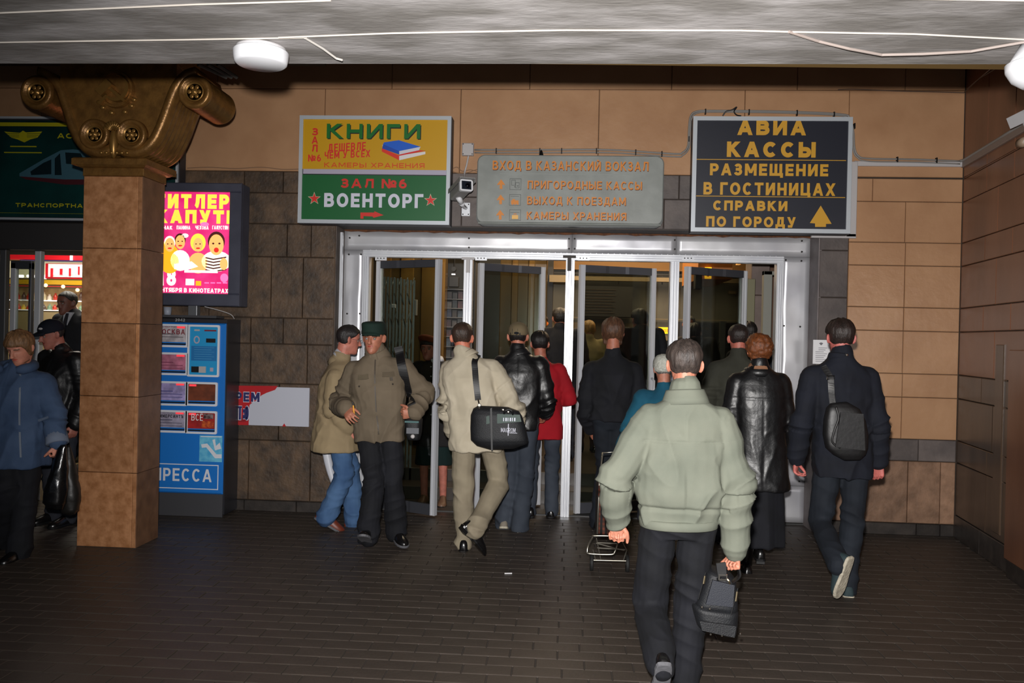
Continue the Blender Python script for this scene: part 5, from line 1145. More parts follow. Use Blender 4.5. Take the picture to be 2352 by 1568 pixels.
    dy += mx * (.0035 * np.exp(-((L_[:, 2] + .0515) / .004) ** 2) + .0045 * np.exp(-((L_[:, 2] + .064) / .005) ** 2) - .004 * np.exp(-((L_[:, 2] + .0575) / .0022) ** 2)) * np.exp(-(L_[:, 0] / .02) ** 2)
    co = co + (dy * isf)[:, None] * fd; setco(me, co)
    sk = skin(skinc); me.materials.clear(); me.materials.append(sk)
    me.materials.append(mat('lips_%d' % skinc[0], tuple(int(q * f_) for q, f_ in zip(skinc, (.85, .62, .62))), .5)); me.materials.append(mat('brow_%d_%d' % browc[:2], browc, .8))
    if face:
        n_ = len(me.polygons); c_ = np.empty(n_ * 3); me.polygons.foreach_get('center', c_); c_ = c_.reshape(-1, 3) @ HI[:3, :3].T + HI[:3, 3]; mi = np.zeros(n_, int)
        fz = c_[:, 1] > .055
        mi[fz & (np.abs(c_[:, 0]) < .022) & (np.abs(c_[:, 2] + .0575) < .0085 * (1 - (c_[:, 0] / .026) ** 2))] = 1
        ax = np.abs(c_[:, 0]); mi[fz & (ax > .012) & (ax < .050) & (np.abs(c_[:, 2] - .0200 + (ax - .03) ** 2 * 6) < .0048)] = 2
        me.polygons.foreach_set('material_index', mi)
    body = obj('body', me, root)
    if eyes and face:
        for sx in (-1, 1):
            q = G(); q.sphere((0, 0, 0), .0115, 8); q2 = q.xf(HM @ Matrix.Translation((sx * .031, .0705, .0005))); m_ = q2.mesh('eye', True)
            m_.materials.append(mat('eye_white', (128, 112, 104), .4)); m_.materials.append(mat('iris_%d' % iris[0], iris, .2)); m_.materials.append(mat('pupil', (8, 8, 8), .2))
            for p_ in m_.polygons:
                c_ = HM.inverted() @ p_.center; d_ = math.hypot(c_.x - sx * .031, c_.z - .0005)
                p_.material_index = 2 if (d_ < .0022 and c_.y > .075) else 1 if (d_ < .0058 and c_.y > .075) else 0
            obj('eye', m_, body)
            q = G(); q.rings([[HM @ Vector((sx * .031 + .0165 * u, .0712 + .0125 * math.cos(u * 1.2) * math.cos(v_), .0005 + .0125 * math.sin(v_))) for u in np.linspace(-.9, .9, 7)] + [HM @ Vector((sx * .031 + .0165 * u, .0695, .0005 + .0125 * math.sin(v_))) for u in np.linspace(.9, -.9, 7)] for v_ in (rad(20), rad(35), rad(55), rad(80))])
            q.make('eyelid', mat('lid_%d' % skinc[0], tuple(int(q_ * .68) for q_ in skinc), .6), body, smooth=True)
    # ---- hair and hats
    if hair:
        st = HAIR[hair]; th = hth; n = 72; zl = min(st) - .02; zs = np.concatenate([np.linspace(zl, .07, 22), [.08, .089, .097, .104, .110, .114, .1165]]); pts = []
        for z in zs:
            for i in range(n):
                a = 2 * math.pi * i / n; zc = max(z, -.06) if z < -.06 else z; x, y_ = hsec(zc, a, 0); pts.append((x, y_, z))
        P = np.array(pts); line = np.interp(P[:, 1], [-.11, -.06, -.02, .01, .035, .06, .09], st)
        mk = np.clip((P[:, 2] - line) / .016 + .5, 0, 1); mk = mk * mk * (3 - 2 * mk)
        az = np.arctan2(P[:, 0], P[:, 1]); rn = np.hypot(P[:, 0], P[:, 1]) + 1e-6
        if hair == 'curly': q = hamp * nz3(P * 55, 3) + hamp * .6 * nz3(P * 110, 5)
        else: q = 1.5 * hamp * nz3(np.c_[az * 9, P[:, 2] * 12 + az * 2, P[:, 1] * 10], 1) + hamp * .8 * nz3(np.c_[az * 26, P[:, 2] * 16, rn * 20], 2)
        side = 1 - .6 * np.exp(-((P[:, 1] + .01) / .045) ** 2) * np.clip((.045 - P[:, 2]) / .03, 0, 1) * (hair in ('short', 'crop')); off = (th * side + q * side) * mk - .012 * (1 - mk); tz = np.clip((P[:, 2]) / .116, 0, 1) ** 2
        d_ = P[:, :2] / rn[:, None]; P[:, :2] += d_ * (off * (1 - .25 * tz))[:, None]; P[:, 2] += (th * .95 + q) * mk * tz + (0 if hair != 'bob' else 0)
        P[P[:, 2] > .11, :2] *= 1.0
        rr = [[HM @ Vector(P[a * n + i]) for i in range(n)] for a in range(len(zs))]
        g = G(); g.rings(rr); g.make('hair', mat('hair_%d_%d_%d' % hairc, tuple(int(q * .7) for q in hairc), .5, c2=hairc, scale=70, stretch=(1, 1, .25), bump=.5, bscale=220, bstretch=(1, 1, .12)), root, smooth=True)
    if hat: hat(root, HM)
    # ---- garments
    def folds(me, amp, kind, seed, extra=None):
        co = getco(me); no = getno(me); RI = np.array(RZ.to_3x3().inverted()); l_ = (co - np.array(base)) @ RI.T / k; d = np.zeros(len(co))
        def seg(a, b_):
            a, b_ = np.array(a), np.array(b_); ab = b_ - a; t_ = np.clip(((co - a) @ ab) / (ab @ ab), 0, 1); pr = a + t_[:, None] * ab
            return np.linalg.norm(co - pr, axis=1), ((co - a) @ ab) / math.sqrt(ab @ ab), t_
        ridge = lambda x: (1 - 2.6 * np.abs(x) ** .8); amp = amp * 1.9
        if kind == 'top':
            qx = l_[:, 0] + .35 * (1.2 - l_[:, 2]) * np.sign(l_[:, 0]); tors = .55 * ridge(nz3(np.c_[qx * 9, l_[:, 1] * 7, l_[:, 2] * 2.4], seed)) + .35 * ridge(nz3(np.c_[l_[:, 0] * 7 + l_[:, 2] * 9, l_[:, 1] * 5, l_[:, 2] * 7 - l_[:, 0] * 6], seed + 5)) + .25 * nz3(l_ * [18, 18, 7], seed + 1)
            tors = tors * (.55 + .6 * np.clip((1.35 - l_[:, 2]) / .3, 0, 1))
            wa = np.zeros(len(co)); ar = np.zeros(len(co))
            for s_ in 'RL':
                for a, b_, ends in (('sh', 'el', 1), ('el', 'wr', 0)):
                    dist, s1, t_ = seg(W[a + s_], W[b_ + s_]); wgt = np.clip((.125 * k - dist) / (.03 * k), 0, 1)
                    if a == 'sh': wgt = wgt * np.clip((t_ - .2) / .2, 0, 1)
                    near = np.exp(-((t_ - ends) / .4) ** 2) * .9 + .35
                    f_ = ridge(nz3(np.c_[s1 * 15 + l_[:, 0] * 5, l_[:, 1] * 4 + s1 * 3, l_[:, 2] * 5], seed + 7 + (a == 'sh'))) * near
                    m_ = wgt > wa; ar[m_] = f_[m_]; wa = np.maximum(wa, wgt)
            d = amp * (tors * (1 - wa) + 1.15 * ar * wa)
        elif kind == 'leg':
            for s_ in 'RL':
                pass
            dk = np.minimum(seg(W['hipR'], W['kneeR'])[0] * 0 + np.linalg.norm(co - np.array(W['kneeR']), axis=1), np.linalg.norm(co - np.array(W['kneeL']), axis=1))
            da = np.minimum(np.linalg.norm(co - np.array(W['ankR']), axis=1), np.linalg.norm(co - np.array(W['ankL']), axis=1))
            near = .3 + .8 * np.exp(-(dk / .14) ** 2) + .9 * np.exp(-(da / .13) ** 2) + .3 * np.exp(-((l_[:, 2] - .86) / .08) ** 2)
            d = amp * near * (ridge(nz3(l_ * [6, 6, 13] + l_[:, [2, 0, 0]] * [5, 0, 4], seed)) * .7 + .3 * nz3(l_ * 18, seed + 3))
        else: d = amp * (.75 * ridge(nz3(l_ * [8, 8, 1.2], seed)) + .3 * nz3(l_ * [18, 18, 4], seed + 2))
        if extra is not None: d = d + extra(l_, no @ RI.T)
        co = co + no * (d * k)[:, None]; setco(me, co)
    gv = vox * 1.55; out = {'W': W, 'k': k, 'root': root, 'HM': HM, 'RZ': RZ, 'base': base, 'sect': sect}
    if bottom:
        g = G(); b_ = bottom; f = b_.get('f', 1.0)
        g.rings([sect(.83, .115 * f, .095 * f), sect(.90, .168 * f, .125 * f), sect(.97, .165 * f, .12 * f), sect(1.05, .150 * f, .11 * f)])
        if b_['kind'] == 'skirt':
            zb = b_['z']; fl_ = b_.get('flare', .2); g.rings([sect(z, .165 + (fl_ - .165) * (1.0 - (z - zb) / (1.0 - zb)), .125 + (fl_ * .8 - .125) * (1.0 - (z - zb) / (1.0 - zb))) for z in np.linspace(zb, 1.0, 8)])
            me = remesh(g, gv, 3, 'skirt'); folds(me, b_.get('amp', .006), 'skirt', b_.get('seed', 4)); out['bottom'] = obj('skirt', me, root, b_['m'])
        else:
            for s_ in 'RL':
                hp_, kn, an_ = W['hip' + s_], W['knee' + s_], W['ank' + s_]; en = an_ + (an_ - kn).normalized() * b_.get('over', .03)
                bone(g, hp_, .094 * k * f, kn, b_.get('rk', .070) * k * f); bone(g, kn, b_.get('rk', .070) * k * f, kn.lerp(en, .5), b_.get('rc', .066) * k); bone(g, kn.lerp(en, .5), b_.get('rc', .066) * k, en, b_.get('ra', .064) * k)
            me = remesh(g, gv, 4, 'trousers'); folds(me, b_.get('amp', .008), 'leg', b_.get('seed', 4), b_.get('extra')); out['bottom'] = obj('trousers', me, root, b_['m'])
    if top:
        g = G(); t_ = top; zb = t_.get('z', .84); f = t_.get('f', 1.0); hemr = t_.get('hem', (.19, .14)); w_ = t_.get('waist', (.182, .135)); c_ = t_.get('chest', (.195, .138)); ch = t_.get('collar', .05)
        R_ = [sect(zb, *hemr), sect(zb + .03, hemr[0] * 1.01, hemr[1] * 1.01)]
        if zb < .7: R_ += [sect(.5 * (zb + 1.0), (hemr[0] + w_[0]) / 2, (hemr[1] + w_[1]) / 2)]
        R_ += [sect(1.06, *w_), sect(1.22, (w_[0] + c_[0]) / 2 + .008, (w_[1] + c_[1]) / 2 + .008), sect(1.32, *c_), sect(1.395, c_[0] * .95, .115, e=.8), sect(1.44, .150, .095), sect(1.475, .098, .082), sect(1.495, .078, .076)]
        g.rings(R_)
        cn = W['neck'].lerp(HM @ Vector((0, -.03, -.09)), .55); cr_ = t_.get('cr', .068)
        bone(g, W['neck'] - Vector((0, 0, .01)), .080 * k, W['neck'] + (cn - W['neck']).normalized() * ch * k, cr_ * k)
        ra = t_.get('arm', (.074, .066, .056))
        for s_ in 'RL':
            sh, el, wr = W['sh' + s_], W['el' + s_], W['wr' + s_]
            bone(g, W['neck'].lerp(sh, .35) - Vector((0, 0, .035 * k)), .062 * k, sh, ra[0] * k); bone(g, sh, ra[0] * k, el, ra[1] * k); bone(g, el, ra[1] * k, el.lerp(wr, .55), (ra[1] * .55 + ra[2] * .5) * k); bone(g, el.lerp(wr, .55), (ra[1] * .55 + ra[2] * .5) * k, el.lerp(wr, .97), ra[2] * k)
        me = remesh(g, gv, 4, t_['name']); folds(me, t_.get('amp', .007), 'top', t_.get('seed', 1), t_.get('extra')); out['top'] = obj(t_['name'], me, root, t_['m'])
        c2 = getco(me); out['bvh'] = BVHTree.FromPolygons([tuple(p) for p in c2], [tuple(p.vertices) for p in me.polygons])
    # ---- shoes
    if shoes:
        for s_ in 'RL':
            ft = (feet or {}).get(s_, {}); yw = rad(ft.get('yaw', yaw + (-6 if s_ == 'R' else 6))); pt = rad(ft.get('pitch', 0)); rl = rad(ft.get('roll', 0))
            MF = Matrix.Translation(W['ank' + s_]) @ Matrix.Rotation(yw, 4, 'Z') @ Matrix.Rotation(-pt, 4, 'X') @ Matrix.Rotation(rl, 4, 'Y') @ Matrix.Scale(k * shoes.get('k', 1), 4)
            pf = [(-.078, .014, .035), (-.074, .026, .058), (-.06, .033, .080), (-.03, .037, .098), (.01, .038, .100), (.045, .037, .088), (.085, .043, .066), (.12, .048, .056), (.155, .046, .047), (.182, .036, .038), (.198, .020, .028), (.204, .006, .016)]
            if shoes.get('pointed'): pf = [(a, w_ * (1 if a < .1 else .85), h) for a, w_, h in pf] ; pf[-1] = (.222, .008, .014); pf[-2] = (.208, .02, .022)
            rr = []
            for a, w_, h in pf:
                ring = []
                for i in range(16):
                    an = 2 * math.pi * i / 16; cs, sn = math.cos(an), math.sin(an)
                    ring.append(MF @ Vector((w_ * math.copysign(abs(cs) ** .8, cs), a, -.085 + .012 + (h if sn > 0 else .006) * (abs(sn) ** .8) * (1 if sn > 0 else -1))))
                rr.append(ring)
            g = G(); g.rings(rr); sho = g.make('shoe', shoes['m'], root, smooth=True)
            rr = []
            for zq, ex in ((-.085, -.002), (-.083, .002), (-.070, .004), (-.066, .001)):
                l_ = [(w_ + ex, a) for a, w_, h in pf]; rr.append([MF @ Vector((x_, y_ + (ex if y_ > 0 else -ex), zq)) for x_, y_ in l_] + [MF @ Vector((-x_, y_ + (ex if y_ > 0 else -ex), zq)) for x_, y_ in reversed(l_)])
            g = G(); g.rings(rr); 
            if shoes.get('heel'): 
                q = G(); q.box(-.03, .03, -.072, -.015, -.105, -.08); q.xf(MF); g.add(q.v, q.f)
            g.make('sole', shoes.get('ms', black), sho)
    PEOPLE[key] = out
    return out
def hit(P, px, py, off=.004):                  # point on a garment, with its normal
    d = ray(px, py).normalized(); r_ = P['bvh'].ray_cast(CAM, d)
    if r_[0] is None: return None, None
    n = r_[1] if r_[1].dot(d) < 0 else -r_[1]
    return r_[0] + n * off, n
def strap(P, pts, w_, m_, parent, name='strap', off=.006, t_=.005):
    q = []
    for p in pts:
        if isinstance(p, Vector): q.append((p, None)); continue
        h, n = hit(P, p[0], p[1], off)
        if h is None or (len(p) > 2 and p[2]): h, n = at(p[0], p[1], P['base'].y + (p[2] if len(p) > 2 else 0)), Vector((0, -1, 0))
        q.append((h, n))
    C_ = smooth([a for a, _ in q], 5); n = len(C_); rr = []; ns = [b_ or Vector((0, -1, 0)) for _, b_ in q]
    for i, c_ in enumerate(C_):
        d = (C_[min(i + 1, n - 1)] - C_[max(i - 1, 0)]).normalized(); nn = ns[min(len(ns) - 1, i // 5)]; nx = ns[min(len(ns) - 1, i // 5 + 1)]; nn = nn.lerp(nx, (i % 5) / 5).normalized()
        s_ = d.cross(nn).normalized() * w_ / 2; nn = s_.cross(d).normalized() * t_ * (1 if True else 1)
        rr.append([c_ + s_ - nn, c_ + s_ + nn, c_ - s_ + nn, c_ - s_ - nn])
    g = G(); g.rings(rr); return g.make(name, m_, parent)
def button(P, px, py, r_, m_, name='button', parent=None):
    h, n = hit(P, px, py, .001)
    if h is None: return
    g = G(); g.sphere(h, r_, 5); g.make(name, m_, parent or P['top'])
def collar(P, m_, rb=.100, rt=.078, up=.045, dn=.035, name='collar', gap=0.0, tilt=(0, 0)):
    W_ = P['W']; k = P['k']; c_ = W_['neck']; ax = (P['HM'] @ Vector((0, -.03, -.09)) - c_).normalized(); r_ = P['RZ'] @ Vector((1, 0, 0)); f_ = ax.cross(r_).normalized(); r_ = f_.cross(ax)
    n = 40; rr = []; a0 = 90 + gap; a1 = 450 - gap
    for z, r0 in ((-dn, rb), (0, (rb * .55 + rt * .45)), (up * .8, rt), (up, rt - .003), (up * .8, rt - .010), (0, rt - .012), (-dn, rb - .012)):
        rr.append([c_ + ax * (z * k + .012 * k * math.sin(rad(a)) * (-1 if z < 0 else -.6)) + (r_ * math.cos(rad(a)) * 1.0 + f_ * math.sin(rad(a)) * .95) * r0 * k for a in np.linspace(a0, a1, n)])
    g = G(); v = [p for q in rr for p in q]; m = len(rr); fs = []
    for a in range(m):
        for i in range(n - 1): b_ = (a + 1) % m; fs.append((a * n + i, a * n + i + 1, b_ * n + i + 1, b_ * n + i))
    fs.append(tuple(a * n for a in range(m))); fs.append(tuple(a * n + n - 1 for a in reversed(range(m)))); g.add(v, fs); return g.make(name, m_, P['top'], smooth=True)
# hats
def hat_shell(root, HM, zlo, off, top, m_, name, ribs=0, flare=0, flat=False, tilt=None):
    n = 48; rr = []; zs = list(np.linspace(zlo, .075, 7)) + [.086, .096, .104, .110, .114, .116]
    T = tilt or Matrix()
    for j, z in enumerate(zs):
        ring = []; tz = max(0, z) / .116
        for i in range(n):
            a = 2 * math.pi * i / n; zz_ = .06 if (flat and z > .06) else z; x, y_ = hsec(zz_, a, off + flare * tz + (ribs * math.cos(a * 24) if ribs else 0))
            if flat and z > .06: s_ = math.sqrt(max(0, 1 - max(0, (j - 8) / (len(zs) - 8.9)) ** 2)) if j > 8 else 1; x *= s_; y_ *= s_
            ring.append(HM @ T @ Vector((x, y_, z + top * tz)))
        rr.append(ring)
    g = G(); g.rings(rr); return g.make(name, m_, root, smooth=True)
def brim(root, HM, z, m_, out=.065, drop=.02, yaw=0, name='cap_brim', parent=None):
    rr = []
    for j in range(7):
        u = j / 6; ring_t = []; ring_b = []
        for i in range(15):
            a = rad(-62 + 124 * i / 14); x, y_ = hsec(z, a, .006); e = out * u * math.cos(a) ** .6
            ring_t.append(HM @ Matrix.Rotation(rad(yaw), 4, 'Z') @ Vector((x, y_ + e, z - drop * u * u - .012 * (abs(math.sin(a)) ** 2) * u + .003))); ring_b.append(HM @ Matrix.Rotation(rad(yaw), 4, 'Z') @ Vector((x, y_ + e, z - drop * u * u - .012 * (abs(math.sin(a)) ** 2) * u - .002)))
        rr.append(ring_t + ring_b[::-1])
    g = G(); g.rings(rr); return g.make(name, m_, parent or root, smooth=True)
# ------------------------------------------------------------------ cloth materials
def cloth(n, c, c2=None, r=.85, b=.15, sc=6, bs=400): return mat(n, c, r, c2=c2 or tuple(int(q * .9) for q in c), scale=sc, bump=b, bscale=bs, spec=.3, detail=3)
sage = cloth('sage_cloth', (110, 113, 101), (101, 105, 94)); blackcl = cloth('black_cloth', (23, 24, 30), (17, 18, 22)); leather = mat('black_leather', (17, 17, 19), .42, c2=(11, 11, 13), scale=10, bump=.35, bscale=24, spec=.7)
navy = cloth('navy_cloth', (19, 22, 32), (14, 16, 24)); djean = cloth('dark_jeans', (19, 23, 30), (29, 34, 42), sc=5); cream = cloth('cream_cloth', (186, 176, 156), (172, 162, 142)); khaki = cloth('khaki_cloth', (142, 132, 112), (128, 118, 100))
olive = cloth('olive_cloth', (106, 94, 78), (96, 85, 70)); trench = cloth('trench_cloth', (150, 132, 102), (138, 121, 94)); bjean = cloth('blue_jeans', (74, 104, 142), (52, 80, 118), sc=5); denim = cloth('denim_cloth', (66, 84, 112), (52, 70, 98), sc=5, b=.3)
redc = cloth('red_cloth', (160, 16, 30)); teal = cloth('teal_cloth', (22, 84, 106), (16, 70, 92)); dolive = cloth('dark_olive_cloth', (52, 52, 44)); dgrey = cloth('dark_grey_cloth', (46, 48, 56)); greyj = cloth('grey_jeans', (48, 54, 64), (62, 68, 78), sc=5)
coatd = cloth('charcoal_coat', (34, 32, 34)); beigec = cloth('beige_cloth', (136, 122, 84)); shirtw = cloth('white_shirt', (190, 192, 200)); bootm = mat('black_shoe_leather', (16, 15, 16), .25, spec=.7)
brownsh = mat('brown_shoe', (104, 44, 26), .45); rubber = mat('pale_rubber', (186, 178, 160), .6, c2=(160, 152, 136), scale=30, bump=.5, bscale=60); greysole = mat('grey_sole', (92, 92, 96), .6, bump=.4, c2=(80, 80, 84), bscale=40)
greencap = cloth('green_cap_cloth', (24, 46, 38), (18, 36, 30)); capkh = cloth('khaki_cap_cloth', (116, 102, 78), (100, 88, 66)); navycap = cloth('navy_cap_cloth', (14, 18, 30)); rustb = cloth('rust_beret', (124, 58, 26), (104, 46, 20)); knit = mat('white_knit', (196, 196, 186), .9, c2=(170, 170, 160), scale=60, bump=.8, bscale=110)
FX = lambda px, Y: (at(px, 1000, Y).x, Y)
gauss = lambda x, c_, s_: np.exp(-((x - c_) / s_) ** 2)

# 1. grey-haired man in the sage jacket, nearest to us
def yoke(l, n): return -.006 * gauss(l[:, 2], 1.27, .005) * (n[:, 1] < -.2) * (np.abs(l[:, 0]) < .2) + .008 * gauss(l[:, 2], 1.0, .05) * (np.abs(l[:, 0]) < .26) - .014 * gauss(l[:, 2], .938, .010) * (np.abs(l[:, 0]) < .23) * (np.linalg.norm(l[:, :2], axis=1) < .25)
front = person('front', 'grey-haired person in pale sage zip jacket and black trousers, nearest to us, walking away', FX(1566, 3.98), 1.66, 0, vox=.0045,
    J=dict(head=(1572, 838, .03), shR=(1652, 972, 0), shL=(1496, 966, 0), neck=(1574, 914, 0), elR=(1690, 1105, -.04), elL=(1413, 1090, -.07), wrR=(1688, 1262, -.02), wrL=(1417, 1196, .04),
           hipR=(1602, 1190, 0), hipL=(1514, 1190, 0), kneeR=(1588, 1380, .06), kneeL=(1492, 1392, .08), ankR=(1572, 1568, .06), ankL=(1518, 1516, -.24)),
    hands={'L': dict(d=(0.05, .05, -1), s=(1, -.2, 0), curl=1.25), 'R': dict(d=(.05, 0, -1), s=(-.35, 1, 0), curl=1.35)},
    hair='short', hairc=(68, 58, 53), hth=.015, hamp=.005, skinc=(192, 124, 100), feet={'L': dict(pitch=58, yaw=2)}, bw=1.04,
    top=dict(name='jacket', m=sage, z=.905, hem=(.185, .145), waist=(.222, .165), chest=(.205, .15), arm=(.088, .086, .066), amp=.0085, extra=yoke, collar=.040, cr=.088),
    bottom=dict(kind='trousers', m=blackcl, amp=.009, rk=.082, rc=.078, ra=.074, f=1.02), shoes=dict(m=bootm, ms=greysole))
g = G(); g.rings([front['sect'](z, rx, ry) for z, rx, ry in ((.885, .18, .142), (.89, .187, .149), (.925, .189, .151), (.931, .182, .145))]); g.make('waistband', sage, front['top'], smooth=True)
# 2. man in the navy jacket at the right
right = person('right', 'dark-haired person in navy jacket and dark jeans, bag on the back, rightmost figure walking away', FX(1930, 5.65), 1.80, 0, vox=.0055,
    J=dict(head=(1930, 776, .03), shR=(1992, 868, 0), shL=(1866, 866, 0), neck=(1930, 828, 0), elR=(2014, 965, -.05), elL=(1842, 962, -.05), wrR=(2018, 1062, .02), wrL=(1829, 1052, .04),
           hipR=(1966, 1050, 0), hipL=(1904, 1048, 0), kneeR=(1958, 1195, .05), kneeL=(1885, 1198, .05), ankR=(1944, 1338, .03), ankL=(1921, 1290, -.30)),
    hands={'L': dict(d=(-.02, .1, -1), s=(.5, 1, 0), curl=.7), 'R': dict(d=(.02, .05, -1), s=(-.6, .8, 0), curl=.9)},
    hair='short', hairc=(44, 32, 28), hth=.014, hamp=.004, skinc=(190, 104, 96), feet={'L': dict(pitch=72, yaw=38), 'R': dict(yaw=-4)},
    top=dict(name='jacket', m=navy, z=.80, hem=(.185, .145), waist=(.182, .14), chest=(.20, .14), arm=(.076, .070, .060), amp=.006, collar=.06, cr=.070),
    bottom=dict(kind='trousers', m=djean, amp=.008, rk=.074, rc=.066, ra=.07), shoes=dict(m=mat('canvas_shoe', (34, 50, 54), .8), ms=rubber))
for s_ in 'RL':
    a = right['W']['wr' + s_]; d = (a - right['W']['el' + s_]).normalized(); g = G(); g.tube([a - d * .03, a + d * .004], [.042, .040], 16); g.make('shirt_cuff', shirtw, right['root'], smooth=True)
# 3. woman in the long black leather coat
leath = person('leather', 'person with curly auburn hair in long black leather coat and black skirt, walking away', FX(1744, 6.2), 1.70, 0, vox=.0062,
    J=dict(head=(1743, 806, .02), shR=(1792, 880, 0), shL=(1694, 880, 0), neck=(1743, 848, 0), elR=(1806, 965, .0), elL=(1676, 968, .0), wrR=(1800, 1040, .14), wrL=(1688, 1040, .16), ankR=(1745, 1258, .08), ankL=(1712, 1296, -.05), kneeR=(1760, 1170, .1), kneeL=(1720, 1180, .02)),
    hair='curly', hairc=(122, 66, 30), hth=.024, hamp=.009, skinc=(190, 120, 90), feet={'L': dict(pitch=10)},
    top=dict(name='leather_coat', m=leather, z=.61, hem=(.23, .17), waist=(.19, .145), chest=(.198, .14), arm=(.082, .074, .064), amp=.0035, seed=9, extra=lambda l, n: -.004 * gauss(l[:, 2], 1.30, .004) * (n[:, 1] < -.2) - .004 * gauss(l[:, 0], 0, .004) * (n[:, 1] < -.2) * (l[:, 2] < 1.3)),
    bottom=dict(kind='skirt', z=.19, flare=.20, m=blackcl, amp=.008), shoes=dict(m=bootm, heel=True))
g = G(); g.tube([leath['W']['neck'] - Vector((0, 0, .01)), leath['W']['neck'] + Vector((0, .01, .04))], [.088, .070], 24); g.make('scarf', cloth('brown_scarf', (150, 106, 78)), leath['root'], smooth=True)
for s_ in 'RL': g = G(); a = leath['W']['ank' + s_]; g.tube([a, a.lerp(leath['W']['knee' + s_], .5), a.lerp(leath['W']['knee' + s_], .8)], [.045, .055, .058], 14); g.make('boot_shaft', bootm, leath['root'], smooth=True)
# 4. man in the cream jacket with the duffel bag
crm = person('cream', 'short-haired person in cream jacket and beige trousers with a black duffel bag, walking away', FX(1085, 6.43), 1.78, -6, vox=.0055,
    J=dict(head=(1062, 776, .03), shR=(1130, 850, .02), shL=(1036, 852, .03), neck=(1072, 820, 0), elR=(1180, 930, -.02), elL=(1030, 928, .04), wrR=(1186, 978, .2), wrL=(1040, 990, .22),
           hipR=(1120, 988, 0), hipL=(1066, 988, 0), kneeR=(1148, 1105, .12), kneeL=(1064, 1118, .02), ankR=(1093, 1208, -.24), ankL=(1066, 1238, .02)),
    hair='crop', hairc=(62, 44, 34), hth=.007, hamp=.0015, skinc=(200, 118, 92), feet={'R': dict(pitch=52, yaw=-62), 'L': dict(yaw=2)}, hyaw=-4,
    top=dict(name='jacket', m=cream, z=.775, hem=(.195, .15), waist=(.20, .15), chest=(.208, .148), arm=(.090, .082, .066), amp=.010, collar=.055, cr=.072, seed=12),
    bottom=dict(kind='trousers', m=khaki, amp=.010, rk=.082, rc=.076, ra=.07, seed=8), shoes=dict(m=bootm, ms=bootm, pointed=True, heel=True))
# 5. man in olive jacket and green cap, coming towards us
def patrol(root, HM):
    c_ = hat_shell(root, HM, .038, .012, .012, greencap, 'cap', flat=True, flare=.004)
    g = G(); rr = []
    for z, o_ in ((.030, .012), (.034, .0155), (.056, .0155), (.060, .012)): rr.append([HM @ Vector((*hsec(.05, 2 * math.pi * i / 48, o_), z)) for i in range(48)])
    g.rings(rr); g.make('cap_band', greencap, c_, smooth=True); brim(root, HM, .05, greencap, out=.035, drop=.022, parent=c_)
oliv = person('olive', 'person in olive jacket and dark green cap walking towards us, shoulder strap across the chest', FX(872, 6.37), 1.76, 180, vox=.005,
    J=dict(head=(858, 776, -.05), shR=(815, 852, 0), shL=(926, 846, 0), neck=(866, 818, 0), elR=(783, 925, .04), elL=(972, 902, .08), wrR=(795, 938, -.21), wrL=(952, 948, -.12),
           hipR=(845, 980, 0), hipL=(898, 978, 0), kneeR=(858, 1102, -.08), kneeL=(903, 1102, 0), ankR=(846, 1222, -.10), ankL=(910, 1212, .10)),
    hands={'R': dict(d=(.45, -.65, -.5), s=(.5, .2, .85), curl=.45), 'L': dict(d=(-.85, -.35, -.1), s=(-.2, -.3, 1), curl=1.3)},
    skinc=(176, 112, 88), hair='crop', hairc=(60, 46, 38), hth=.005, hamp=.001, hyaw=176, hpitch=4, hat=patrol, browc=(70, 48, 36), iris=(96, 116, 120), feet={'R': dict(yaw=182, pitch=-28), 'L': dict(yaw=215, pitch=10)},
    top=dict(name='jacket', m=olive, z=.815, hem=(.190, .15), waist=(.205, .158), chest=(.215, .152), arm=(.084, .082, .068), amp=.008, collar=.06, cr=.078, seed=21, extra=lambda l, n: -.004 * gauss(l[:, 0], .0, .003) * (n[:, 1] > .3) - .0035 * (gauss(l[:, 2], 1.235, .003) + gauss(l[:, 2], 1.10, .003)) * (np.abs(np.abs(l[:, 0]) - .10) < .06) * (n[:, 1] > .2)),
    bottom=dict(kind='trousers', m=blackcl, amp=.009, rk=.080, rc=.082, ra=.086), shoes=dict(m=bootm, ms=greysole))
# 6. man in the beige trench coat, in profile
tr = person('trench', 'person in beige coat and blue jeans with glasses, in profile facing right beside the doorway', FX(778, 6.98), 1.76, -72, vox=.0058,
    J=dict(head=(801, 780, .0), shR=(772, 868, -.16), shL=(772, 860, .17), neck=(782, 828, 0), elR=(760, 935, -.20), elL=(790, 940, .2), wrR=(800, 985, -.14), wrL=(820, 985, .16),
           hipR=(772, 962, -.09), hipL=(772, 962, .09), kneeR=(792, 1090, -.08), kneeL=(808, 1085, .1), ankR=(752, 1180, -.1), ankL=(812, 1192, .1)),
    skinc=(196, 122, 104), hair='short', hairc=(36, 30, 30), hth=.012, hamp=.003, hyaw=-62, hpitch=8, feet={'R': dict(yaw=-75, pitch=30), 'L': dict(yaw=-85)},
    top=dict(name='trench_coat', m=trench, z=.66, hem=(.235, .215), waist=(.20, .17), chest=(.20, .155), arm=(.080, .074, .064), amp=.005, seed=31, collar=.04, cr=.075),
    bottom=dict(kind='trousers', m=bjean, amp=.010, rk=.082, rc=.082, ra=.086), shoes=dict(m=brownsh, ms=greysole))
g = G(); W_ = tr['W']; g.tube([W_['neck'] + Vector((0, 0, .028)), W_['neck'].lerp(W_['head'], .42) + Vector((0, 0, .0))], [.076, .066], 24); g.make('shirt_collar', shirtw, tr['root'], smooth=True)
HM = tr['HM']; gm = mat('glasses_metal', (150, 150, 156), .3, m=.8); g = G()
